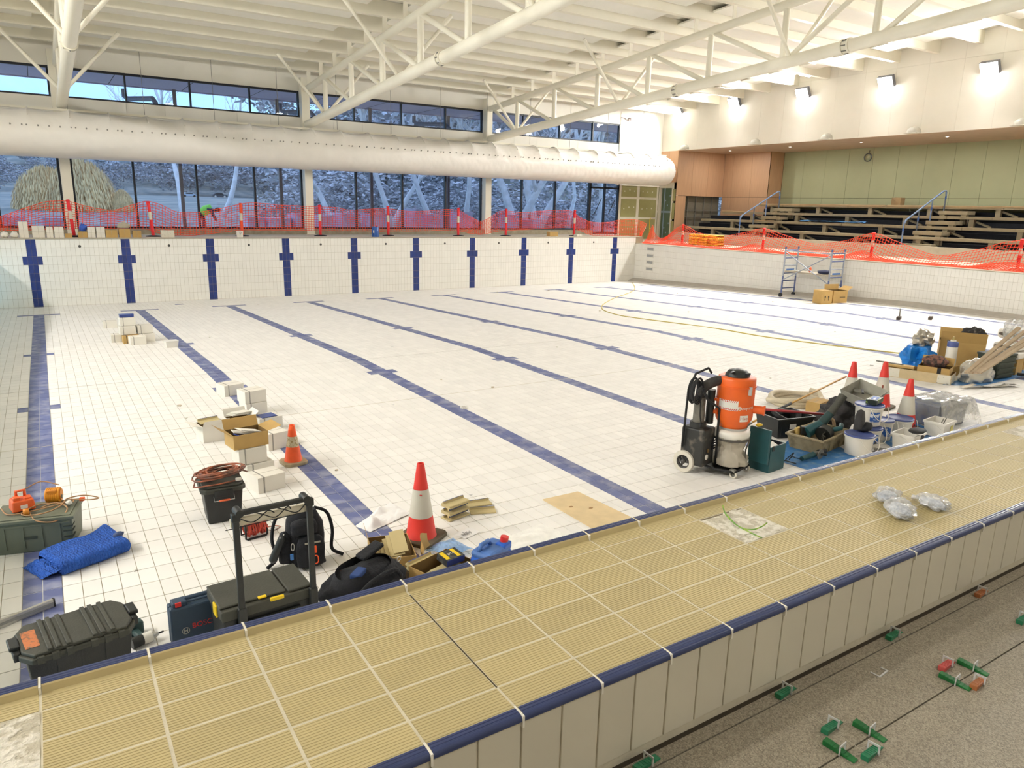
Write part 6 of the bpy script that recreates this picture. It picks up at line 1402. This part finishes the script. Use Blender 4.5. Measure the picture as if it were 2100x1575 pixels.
# yellow stack on the side deck
YB = mat('yellow_bags', C8(244, 206, 40), .6, scale=14, col2=C8(226, 152, 44), lo=.5, hi=.66); q = 0
for k in range(4):
    for j in range(3):
        o = MB().grid(24, 16, slab(.28, .24, .115, .015, q)).build('yellow_bag', [YB], None, 0, M=TM((25.9+.05*(k % 2), -1.75-.6*j+.06*(k % 2), ZS+.122*k))@RZ(PI/2+.06*math.sin(q))); q += 1
        tag(o, ['bottom', 'second', 'third', 'top'][k]+' layer yellow mesh bag, '+['towards the timber wall', 'in the middle', 'towards the scaffold'][j]+' end of the stack', 'bag', 'yellow bags')
for u, v, lab, h in ((1341, 478, 'leaning yellow handled tool against the plasterboard', 1.3), ):
    p = Vector((27.0, 2.6, ZS)); o = MB().tube([(0, 0, 0), (.15, .2, 1.0), (.3, .3, 1.1)], .02, 6).build('yellow_pole', [YEL], None, 0, M=TM(p)); tag(o, lab, 'pole')

# ---------------------------------------------------------------- yellow cord, scraps and small things on the pool floor
pts = [fl(u, v)+Vector((0, 0, .008)) for u, v in ((1297, 580), (1302, 592), (1290, 601), (1262, 611), (1238, 624), (1236, 635), (1262, 645), (1300, 652), (1400, 665), (1480, 676), (1560, 690), (1650, 702), (1730, 712), (1800, 720), (1858, 727))]
c0 = pts[0].copy(); tag(MB().tube(spl([p-c0 for p in pts], 6), .014, 6).build('yellow_extension_lead', [mat('yellow_cord', C8(196, 178, 92), .6)], None, 0, M=TM(c0)), 'long yellow extension cord snaking across the far pool floor', 'extension cord')
SCR = [(430, 692), (598, 676), (368, 833), (382, 858), (560, 575+80), (905, 779), (952, 835), (805, 711), (1125, 596), (1020, 600), (1330, 790), (1230, 638), (1412, 640), (1712, 680), (1585, 620), (277, 1171), (806, 830), (1010, 795), (1690, 662), (530, 624), (1389, 602), (1580, 776), (1788, 750), (690, 965), (1142, 712), (965, 1015)]
for k, (u, v) in enumerate(SCR):
    p = fl(u, v); s = .018+.014*((k*37) % 5)/4; s *= 1+max(0, (700-v))/150
    o = MB().ball((0, 0, s*.3), (s, s*.7, s*.35), 9, 6, amp=.8, fr=3, seed=k).build('debris_scrap', [[WPLAS, PAPERW, mat('brown_scrap', C8(196, 182, 160), .9)][k % 3]], None, 0, M=TM(p)@RZ(k*1.1)); tag(o, 'small torn scrap of packing litter lying on the pool tiles', 'litter', 'litter on pool tiles')
o = MB().tube([(.05*math.cos(i*PI/10), .05*math.sin(i*PI/10), .012+.012*(i % 2)) for i in range(20)], .01, 6, closed=True).build('tape_roll', [WPLAS], None, 0, M=TM(fl(952, 838))); tag(o, 'white tape ring lying on the blue lane line', 'tape')
for u, v, lab, nm in ((1843, 655, 'small brush standing on the far pool floor', 'hand_brush'), (1908, 655, 'dark floor brush lying on the far pool floor', 'floor_brush')):
    p = fl(u, v); t = thing(nm, lab, 'brush', p, .4); MB().box((0, 0, .04), (.3, .1, .08)).build('bristle_block', [mat('brush_brown', C8(84, 74, 66), .8)], t, bevel=.01)
    MB().cyl((.1, 0, .07), (.0 if nm == 'hand_brush' else .5, 0, .3 if nm == 'hand_brush' else .03), .015, n=8).build('handle', [GREYM], t)
# ---------------------------------------------------------------- outside: eave, verandah posts, ground, trees
EAVE = mat('eave_board', C8(206, 202, 220), .8, var=.05)
ev = struct(MB().bb(-9, 29, 3.2, 6.2, 5.32, 5.5).build('ceiling_eave', [EAVE]))
for k in range(13): MB().bb(-7+2.5*k, -7+2.5*k+.02, 3.2, 6.2, 5.315, 5.32).build('eave_joint', [DARK], ev)
MB().bb(-9, 29, 6.2, 6.3, 5.28, 5.6).build('fascia', [EAVE], ev)
GPIPE = mat('downpipe', C8(120, 128, 142), .5, metal=.2)
for x in (3.5, 9.3, 15.4):
    tag(MB().tube([(x, 6.3, 5.2), (x, 6.3, 4.95), (x+.1, 6.2, 4.85), (x+.75, 4.6, 4.75), (x+.8, 4.4, 4.6), (x+.8, 3.4, 0)][:5]+[(x+.8, 4.2, 4.4), (x+.8, 4.2, 4.2)], .09, 12).build('downpipe', [GPIPE], None, 0), 'grey rainwater pipe elbow outside under the eave', 'downpipe', 'rainwater pipes')
for u in (374, 577, 762, 919):
    p = on_y(u, 400, 6.0); tag(MB().bb(-.06, .06, -.06, .06, -.3, 5.3).bb(-.12, .12, -.12, .12, -.3, -.28).build('verandah_post', [mat('post_brown', C8(120, 108, 108), .6)], None, M=TM((p.x, 6.0, 0))), 'slim brown verandah post outside the windows', 'post', 'verandah posts')
def gz(x, y):
    if y < 14: return -.35
    h = -.35+(min(y, 70)-14)*.03
    if y > 70 and (x-CAM.x)/(y-CAM.y) < .27:
        h += (min(y, 240)-70)*.004
        if y > 245: k = min(1, (y-245)/150); h += 22*k*k*(3-2*k)
    if y > 70:
        f = min(1, max(.0, (x-.27*(y+26)-2)/45)); s = min(1, (y-70)/110); h += 47*f*s*s*(3-2*s)
    return h+(.4*noise.noise(Vector((x*.03, y*.03, 0))) if y > 20 else 0)
GRASS = mat('dusk_grass', C8(128, 136, 132), .95, scale=.25, col2=C8(168, 166, 156), lo=.4, hi=.65)
def gf(u, v):
    x = -80+380*u; y = 3.2+(430-3.2)*v*v; return (x, y, gz(x, y))
struct(MB().grid(90, 70, gf).build('ground', [GRASS], None, 0))
struct(MB().grid(60, 1, lambda u, v: (-60+190*u, 226+7*v, gz(-60+190*u, 226+7*v)+.08)).build('road', [mat('asphalt', C8(150, 150, 154), .9)], None, 0))
struct(MB().bb(-20, 40, 3.2, 11.5, -.5, -.33).build('bounce_apron', [mat('bounce_paving', C8(206, 200, 190), .9, var=.08)]))  # pale apron added to bounce light up onto the eave
LEAF_D = mat('gum_leaf', C8(172, 172, 178), .9, var=.35, scale=.8, island=.35); LEAF_G = mat('golden_leaf', C8(240, 204, 150), .9, var=.25, scale=.8, island=.25)
BARK = mat('pale_gum_bark', C8(236, 234, 236), .8, scale=3, var=.2); BARKD = mat('dark_bark', C8(96, 88, 84), .9, var=.2)
def crown_mesh(name, n, rx, rz, size, mt, seed, hollow=.35, droop=False):
    rr = np.random.RandomState(seed); m = MB(); lob = [(rr.normal(0, .45, 3)) for _ in range(9)]
    v = []; f = []
    for i in range(n):
        l = lob[rr.randint(9)]; d = rr.normal(0, 1, 3); d /= np.linalg.norm(d); c = (l+d*.5*rr.uniform(hollow, 1)**.5)*np.array([rx, rx, rz])
        if droop: c = d*rr.uniform(.75, 1.0)*np.array([rx, rx, rz]); c[2] = abs(c[2]) if rr.rand() < .85 else c[2]*.3
        a = rr.normal(0, 1, 3); a /= np.linalg.norm(a); b = np.cross(a, d); b /= max(1e-6, np.linalg.norm(b))
        if droop: a = np.array([d[0]*.4, d[1]*.4, -1.0])*1.5; b = np.cross(a, d); b /= max(1e-6, np.linalg.norm(b)); b *= .6
        s = size*rr.uniform(.5, 1.3); k = len(v)
        v += [tuple(c-a*s*.5), tuple(c+b*s*.4), tuple(c+a*s*.7), tuple(c-b*s*.3)]; f.append((k, k+1, k+2, k+3))
    m.add(v, f); return m.mesh(name, [mt])
CM = [crown_mesh('crown%d' % k, 1500, 1, 1, .16, LEAF_D, 3+k) for k in range(4)]
def branch(m, p, d, L, r, depth, rr, sp=.55):
    pts = [p.copy()]; rs = [r]; q = p.copy(); dd = d.copy()
    for i in range(4):
        dd = (dd+Vector((rr.uniform(-1, 1), rr.uniform(-1, 1), rr.uniform(-.3, .6)))*.22).normalized(); q = q+dd*(L/4); pts.append(q.copy()); rs.append(r*(1-.14*(i+1)))
    m.tube(pts, rs, 6 if r > .06 else 4, 0)
    if depth:
        for k in range(3 if depth > 1 else 2):
            i = rr.choice((2, 3, 4)); nd = (dd+Vector((rr.uniform(-1, 1), rr.uniform(-1, 1), rr.uniform(-.4, .7)))*sp).normalized(); branch(m, pts[i], nd, L*rr.uniform(.55, .8), r*.55, depth-1, rr, sp)
def tree(x, y, h, w, k, label, group, trunk=BARKD, z=None):
    t = thing('gum_tree', label, 'tree', (x, y, gz(x, y)-.1), R_.uniform(0, 6), group)
    MB().tube([(0, 0, 0), (.1*h*.1, 0, h*.3), (0, .05*h, h*.6)], [h*.03, h*.022, h*.012], 7).build('trunk', [trunk], t, 0)
    inst('crown', CM[k % 4], t, TM((0, 0, h*.62))@Matrix.Diagonal((w*.62, w*.62, h*.36, 1)))
rr = random.Random(21)
# trees along the road as single trees, the wood behind them as one mass
q = 0
TL = ['dark leafy tree on the near side of the road outside', 'dark leafy tree at the foot of the hill across the road']
FV, FF = [], []
base = [np.array([v.co[:] for v in me.vertices]) for me in CM]
for row, (yy, n, hh) in enumerate(((46, 9, 9), (76, 12, 11), (90, 24, 12), (104, 26, 12), (120, 26, 13), (138, 26, 14), (158, 26, 15), (180, 26, 16), (205, 26, 16), (256, 40, 13), (285, 40, 14), (315, 40, 14), (350, 40, 15))):
    for i in range(n):
        y = yy+rr.uniform(-6, 6)*(row > 1); ang = math.radians(-5+62*i/(n-1)+rr.uniform(-.4, .4)); x = CAM.x+(y-CAM.y)*math.tan(ang); dg = math.degrees(ang)
        if row == 0 and dg < 18: continue
        if row > 8 and dg > 17.5: continue
        if 0 < row <= 8 and dg < 15.5: continue
        h = hh*rr.uniform(.75, 1.2)*(.6 if dg < 3 else 1)
        if row < 2: tree(x, y, h, min(h*.8, 6 if row == 0 else 8), q, TL[row], ['roadside trees', 'hill foot trees'][row]); q += 1
        else:
            w_ = h*rr.uniform(.8, 1.1); c, s_ = math.cos(q), math.sin(q); B = base[q % 4]*np.array([w_*.62, w_*.62, h*.4]); q += 1
            B = np.stack([B[:, 0]*c-B[:, 1]*s_+x, B[:, 0]*s_+B[:, 1]*c+y, B[:, 2]+gz(x, y)+h*.55], 1); o_ = sum(len(t) for t in FV)
            FV.append(B[:2800]); FF.append(np.arange(len(B[:2800])//4*4).reshape(-1, 4)+o_)
V = np.concatenate(FV); F = np.concatenate(FF); me = bpy.data.meshes.new('hillside_forest'); me.vertices.add(len(V)); me.vertices.foreach_set('co', V.reshape(-1)); me.loops.add(F.size); me.loops.foreach_set('vertex_index', F.reshape(-1)); me.polygons.add(len(F)); me.polygons.foreach_set('loop_start', np.arange(len(F))*4); me.materials.append(LEAF_D); me.update(calc_edges=True)
o = bpy.data.objects.new('hillside_forest', me); COL.objects.link(o); tag(o, 'dim leafy woodland covering the hillside outside the windows', 'forest', None, 'stuff')
# undergrowth between the white gums
FV, FF = [], []; r3 = random.Random(9)
for i in range(120):
    dg = r3.uniform(15.5, 52); y = r3.choice((19, 23, 27, 31, 36, 42))+r3.uniform(-2, 2); x = CAM.x+(y-CAM.y)*math.tan(math.radians(dg)); h = r3.uniform(1.2, 3.2)*(y/26)
    B = base[i % 4][:2000]*np.array([h*.9, h*.7, h*.5])+np.array([x, y, gz(x, y)+h*.4]); o_ = sum(len(t) for t in FV); FV.append(B); FF.append(np.arange(len(B)).reshape(-1, 4)+o_)
V = np.concatenate(FV); F = np.concatenate(FF); me = bpy.data.meshes.new('undergrowth'); me.vertices.add(len(V)); me.vertices.foreach_set('co', V.reshape(-1)); me.loops.add(F.size); me.loops.foreach_set('vertex_index', F.reshape(-1)); me.polygons.add(len(F)); me.polygons.foreach_set('loop_start', np.arange(len(F))*4); me.materials.append(mat('scrub_leaf', C8(184, 182, 186), .9, var=.4, scale=.6, island=.4)); me.update(calc_edges=True)
o = bpy.data.objects.new('undergrowth', me); COL.objects.link(o); tag(o, 'tangled grey scrub growing among the white gums outside', 'undergrowth', None, 'stuff')
# golden weeping shrub
GM = crown_mesh('golden_crown', 9000, 1, 1, .075, LEAF_G, 77, droop=True)
for (u, Y, wpx, h, lab) in ((172, 34, 92, 3.5, 'large dome of golden weeping foliage outside the first windows'), (100, 36, 84, 2.9, 'lower golden weeping shrub beside the large golden dome'), (252, 33, 34, 1.5, 'small golden shrub at the foot of the large golden dome')):
    p = on_y(u, 430, Y); t = thing('golden_willow', lab, 'shrub', (p.x, Y, gz(p.x, Y))); w_ = wpx/2/FPX*(Y-CAM.y)/CF.y*1.05
    inst('foliage', GM, t, TM((0, 0, 0))@Matrix.Diagonal((w_, w_*.8, h, 1))); MB().tube([(0, 0, 0), (.1, 0, h*.5), (0, .1, h*.8)], [.2, .13, .05], 7).build('stem', [BARKD], t, 0)
# white trunked gums close to the building
for k, (u, Y, h, lean, lab) in enumerate(((375, 20, 8, .1, 'bare white branched gum seen through the third pane past the golden dome'), (455, 26, 8, .5, 'white gum with sideways branches beyond the parked cars'), (700, 16, 8, -.5, 'pale gum leaning over behind the second window column'), (800, 15, 8, .35, 'forked white gum trunk outside behind the blue drum'), (905, 14, 9, -.55, 'white gum with long slanting limb outside past the drum'), (955, 15, 9, -.3, 'white gum with many slanting branches before the third column'), (1060, 13, 9, -.35, 'thick white gum trunks outside just past the third column'), (1100, 12.5, 9, .3, 'smooth pale gum trunk outside in the last window bay'), (1225, 13, 9, .45, 'white gum trunk leaning outside the glazed double door'), (1165, 17, 8, .1, 'thin white gum outside next to the double door'))):
    p = on_y(u, 440, Y); t = thing('white_gum', lab, 'tree', (p.x, Y, gz(p.x, Y)-.1)); r2 = random.Random(50+k); m = MB()
    for j in range(2 if k in (3, 6, 7) else 1):
        d = Vector((lean+(.5*j if j else 0)*(1 if lean < 0 else -1), r2.uniform(-.1, .1), 1)).normalized(); branch(m, Vector((.2*j, 0, 0)), d, h*.62, .2 if k not in (6, 7, 8) else .3, 4, r2)
    m.build('trunk_and_branches', [BARK], t, 0)
    if k > 1: inst('leaf_sprays', CM[k % 4], t, TM((lean*h*.7, 0, h*1.05))@Matrix.Diagonal((h*.35, h*.35, h*.22, 1)))
# cars on the road and a worker outside
for (u, lab, cc, s) in ((451, 'dark car parked on the road outside the window', C8(60, 72, 82), 1), (389, 'pale blue white car on the road beyond the mullion', C8(190, 206, 222), -1)):
    p = on_y(u, 412, 229); t = thing('parked_car', lab, 'car', (p.x, 229, gz(p.x, 229)+.08), 0, 'cars on the road'); cm = mat('car_'+('dark' if s > 0 else 'pale'), cc, .3)
    m = MB(); m.prism([(-2.2, .3), (2.2, .3), (2.25, .75), (1.4, .9), (.7, 1.42), (-1.2, 1.45), (-2.1, .95)], -.85, .85, 0, RX(PI/2)); m.build('body', [cm], t, bevel=.06)
    m = MB(); m.prism([(-1.15, .95), (1.15, .92), (.65, 1.36), (-1.05, 1.38)], -.87, .87, 0, RX(PI/2)); m.build('side_glass', [BLACK], t)
    for x in (-1.4, 1.4):
        for y in (-.8, .8): MB().cyl((x, y-.1, .33), (x, y+.1, .33), .33, n=18).build('wheel', [WPLAS if s > 0 else BLKM], t, 50)
def person(loc, label):
    t = thing('person', label, 'person', loc, -.3)
    sk = [((0, 0, .95), .14), ((.18, 0, 1.12), .16), ((.42, 0, 1.18), .17), ((.55, 0, 1.12), .07), ((.68, 0, 1.08), .11),
          ((.0, .11, .9), .1), ((.05, .12, .5), .075), ((-.02, .13, .08), .055), ((.12, .13, .04), .05), ((.0, -.11, .9), .1), ((.12, -.12, .5), .075), ((.1, -.13, .08), .055), ((.24, -.13, .04), .05),
          ((.42, .2, 1.14), .075), ((.5, .22, .85), .055), ((.62, .18, .62), .04), ((.42, -.2, 1.14), .075), ((.52, -.22, .85), .055), ((.64, -.18, .62), .04)]
    ed = [(0, 1), (1, 2), (2, 3), (3, 4), (0, 5), (5, 6), (6, 7), (7, 8), (0, 9), (9, 10), (10, 11), (11, 12), (2, 13), (13, 14), (14, 15), (2, 16), (16, 17), (17, 18)]
    me = bpy.data.meshes.new('person_body'); bm = bmesh.new(); ly = bm.verts.layers.skin.verify(); vv = [bm.verts.new(p) for p, r in sk]; [bm.edges.new((vv[a], vv[b])) for a, b in ed]
    for v, (p, r) in zip(vv, sk): v[ly].radius = (r, r)
    vv[0][ly].use_root = True; bm.to_mesh(me); bm.free()
    o = bpy.data.objects.new('body', me); COL.objects.link(o); o.parent = t; me.materials.append(mat('work_trousers', C8(56, 62, 84), .9)); o.modifiers.new('s', 'SKIN'); o.modifiers.new('d', 'SUBSURF').levels = 1
    m = MB(); m.tube([(.02, 0, .98), (.2, 0, 1.13), (.44, 0, 1.19)], [.2, .215, .2], 16); m.build('hi_vis_vest', [mat('hi_vis_lime', C8(150, 240, 90), .7)], t, 0)
    MB().ball((.7, 0, 1.15), (.13, .12, .1), 14, 8).build('cap', [BLKM], t, 0)
p = on_y(428, 440, 10.5); person((p.x-.3, 10.5, gz(p.x, 10.5)), 'person outside bending forward in a lime hi-vis vest and dark cap')
# wrapped pallets standing outside the lower windows
PW = mat('pallet_wrap', C8(206, 200, 222), .4, var=.1, scale=4)
for k, (u, Y, w, h) in enumerate(((20, 8, .9, .5), (120, 8.5, 1.2, .45), (518, 8, .8, .55), (568, 7.8, 1.0, .55), (609, 7.6, .5, .75), (660, 8, .8, .7), (706, 8.2, .8, .8), (770, 8, 1.2, .8), (845, 7.6, .45, 1.05), (884, 7.8, .9, .8), (945, 8, 1.0, .95), (1045, 7.6, .8, .85), (1085, 7.8, 1.4, .6))):
    p = on_y(u, 440, Y); t = thing('wrapped_pallet', 'film wrapped pallet of materials standing outside below the window', 'pallet', (p.x, Y, gz(p.x, Y)), .05*k, 'wrapped pallets outside')
    MB().bb(-w/2, w/2, -.5, .5, 0, .12).build('pallet_base', [BENCH], t); m = MB(); m.grid(20, 8, lambda a_, b_: ((w/2)*math.copysign(abs(math.cos(2*PI*a_))**.3, math.cos(2*PI*a_)), .48*math.copysign(abs(math.sin(2*PI*a_))**.3, math.sin(2*PI*a_)), .12+(h+.2)*b_)); m.bb(-w/2+.03, w/2-.03, -.46, .46, h+.25, h+.32); m.build('wrapped_load', [PW], t)
# ---------------------------------------------------------------- levelling clips, wire, plastic bags by the bulkhead
CLIP = mat('clear_clip', C8(206, 206, 206), .4, var=.05)
def clip(u, v, rz, mt, label, grp, along='y'):
    p = on_z(u, v, ZC); t = thing('levelling_wedge', label, 'tile spacer', (p.x, p.y, ZC), rz, grp)
    m = MB(); m.prism([(-.048, 0), (.048, 0), (.048, .004), (-.03, .016), (-.048, .017)], -.0115, .0115, 0, RX(PI/2)); m.build('wedge', [mt], t, bevel=.0015)
    for k in range(6): MB().box((-.03+.011*k, 0, .0155-.0016*k), (.003, .02, .003)).build('tooth', [mt], t)
    m = MB()
    for s in (-1, 1): m.box((.006, s*.0155, .015), (.003, .005, .03))
    m.box((.006, 0, .029), (.003, .036, .006)); m.box((.006, 0, .0015), (.003, .036, .003)); m.build('clip_frame', [CLIP], t)
WG = mat('wedge_green', C8(38, 120, 84), .4, var=.15, scale=40); WG2 = mat('wedge_dark_green', C8(20, 104, 48), .4, var=.15, scale=40); WR = mat('wedge_red', C8(196, 84, 80), .45, var=.12, scale=40); WB = mat('wedge_brown', C8(168, 104, 62), .45, var=.12, scale=40)
Xr, Yr = .1, -1.5
for (u, v, rz, mt, l) in ((1611, 1421, 0.12, WG, 'green tile levelling wedge alone on the joint near the first face tiles'), (1326, 1568, .12, WG, 'green tile levelling wedge by the wall at the floor edge'), (1706, 1492, .12, WG, 'green wedge across the pale joint of the lower joint cross'), (1788, 1545, .12, WG, 'dusty green wedge across the pale joint beyond the dark joint crossing'),
                          (1783, 1503, -1.45, WG2, 'dark green wedge across the dark joint on its far side of the lower cross'), (1722, 1543, -1.45, WG2, 'dark green wedge across the dark joint on the near side of the lower cross'), (1833, 1304, .12, WG, 'green tile levelling wedge alone on the second pale joint'),
                          (1941, 1366, .12, WR, 'red tile levelling wedge at the upper joint cross'), (1995, 1372, -1.45, WG2, 'dark green wedge past the red one on the dark joint'), (1958, 1401, -1.45, WG2, 'dark green wedge below the red one on the dark joint'), (2006, 1403, .12, WB, 'brown wedge opposite the red one at the upper joint cross'),
                          (2012, 1218, .12, WB, 'brown tile levelling wedge alone on the third pale joint'), (2098, 1272, .12, WG, 'green wedge on the third pale joint past the brown one')):
    clip(u, v, rz, mt, l, 'tile levelling wedges')
p = on_z(1805, 1379, ZC); o = MB().bb(-.03, -.025, -.01, .02, 0, .003).bb(-.03, .03, -.014, -.009, 0, .003).bb(.025, .03, -.01, .012, 0, .003).build('broken_clip', [CLIP], None, M=TM(p)@RZ(.1)); tag(o, 'broken clear spacer clip lying loose on the concourse floor', 'tile spacer')
GW = mat('green_wire', C8(104, 150, 62), .5, scale=50, col2=C8(150, 176, 70), lo=.5, hi=.6)
a = on_z(1482, 1040, .06); pts = [(1482, 1036, .05), (1487, 1052, .03), (1500, 1068, .024), (1520, 1082, .022), (1543, 1086, .03), (1562, 1080, .045), (1573, 1072, .055)]
P = [on_z(u, v, z) for u, v, z in pts]; c0 = P[0].copy(); m = MB(); m.tube(spl([p-c0 for p in P], 6), .0028, 6)
m.tube(spl([p-c0 for p in [on_z(1487, 1052, .03), on_z(1510, 1076, .024), on_z(1535, 1090, .02), on_z(1562, 1103, .022)]], 6), .0026, 6)
tag(m.build('earth_wire', [GW], None, 0, M=TM(c0)), 'green and yellow earth wire curling out of the missing tile pocket', 'wire')
m = MB(); m.prism([(.033*math.cos(i*PI/10)*(1+.1*math.sin(i*3)), .024*math.sin(i*PI/10)) for i in range(20)], .012, .0185); tag(m.build('plaster_blob', [mat('white_plaster', C8(232, 228, 216), .9)], None, M=TM(on_z(1525, 1098, 0)*1)), 'white plaster dab in the missing tile pocket', 'plaster'); bpy.data.objects['plaster_blob'].location.z = 0
CRY = glassy('clear_bag_film', (.97, .98, 1.0), .1, .1, .22, (.97, .97, .97)); SPK = mat('white_clips_in_bag', C8(226, 230, 236), .5, scale=90, col2=C8(190, 198, 210), lo=.45, hi=.55)
for k, (u, v, w, d, h, l) in enumerate(((1818, 1026, .075, .05, .05, 'clear bag of spacers lying behind the other two on the beige tiles'), (1844, 1056, .09, .055, .055, 'clear bag of spacers in front with twisted tail on beige tiles'), (1913, 1042, .07, .05, .05, 'clear bag of spacers lying apart from the other two on beige tiles'))):
    p = on_z(u, v, ZT); t = thing('spacer_bag', l, 'plastic bag', (p.x, p.y, ZT), .3+.5*k, 'bags of spacers')
    MB().ball((0, 0, h*.55), (w, d, h*.55), 28, 18, amp=.35, fr=2.2, seed=k+2).build('clear_film', [CRY], t, 18)
    MB().ball((0, 0, h*.4), (w*.74, d*.74, h*.36), 22, 14, amp=.3, fr=3, seed=k+9).build('spacer_contents', [SPK], t, 12)
    MB().tube([(w*.8, 0, h*.4), (w*1.2, -.01, h*.3), (w*1.6, -.005, .004)], [.018, .006, .012], 8).build('twisted_neck', [CRY], t, 20)
# concourse lamps (unseen, added to light bulkhead face and terrazzo) and soffit lamps
for (x, y) in ((2, -31), (10, -31), (18, -31)):
    t = thing('fill_lamp', 'unseen luminaire added above the concourse for fill light', 'light', (x, y, pz(y)-.08), 0, 'added concourse luminaires'); MB().box((0, 0, .04), (1.5, .16, .06)).build('housing', [NOZ], t); MB().box((0, 0, .005), (1.4, .12, .01)).build('lens', [LENS], t)
    L = bpy.data.lights.new('batten', 'AREA'); L.shape = 'RECTANGLE'; L.size = 1.4; L.size_y = .12; L.energy = LAMP_W*.72; L.color = LAMP_COL; lo = bpy.data.objects.new('batten', L); COL.objects.link(lo); lo.parent = t; lo.location = (0, 0, -.01)
for y in (.0, -3.5, -7, -10.5, -14, -17.5):
    t = thing('soffit_downlight', 'small round downlight recessed in the soffit above the bleachers', 'light', (29.6, y, ZSO), 0, 'soffit downlights'); MB().lathe([(.09, 0), (.085, -.012), (.06, -.012), (.055, -.004)], 18).build('trim_ring', [NOZ], t, 50); MB().cyl((0, 0, -.004), (0, 0, -.006), .055, n=16).build('lens', [LENS], t)
    L = bpy.data.lights.new('down', 'AREA'); L.shape = 'DISK'; L.size = .11; L.energy = 60; L.color = LAMP_COL; lo = bpy.data.objects.new('down', L); COL.objects.link(lo); lo.parent = t; lo.location = (0, 0, -.02)
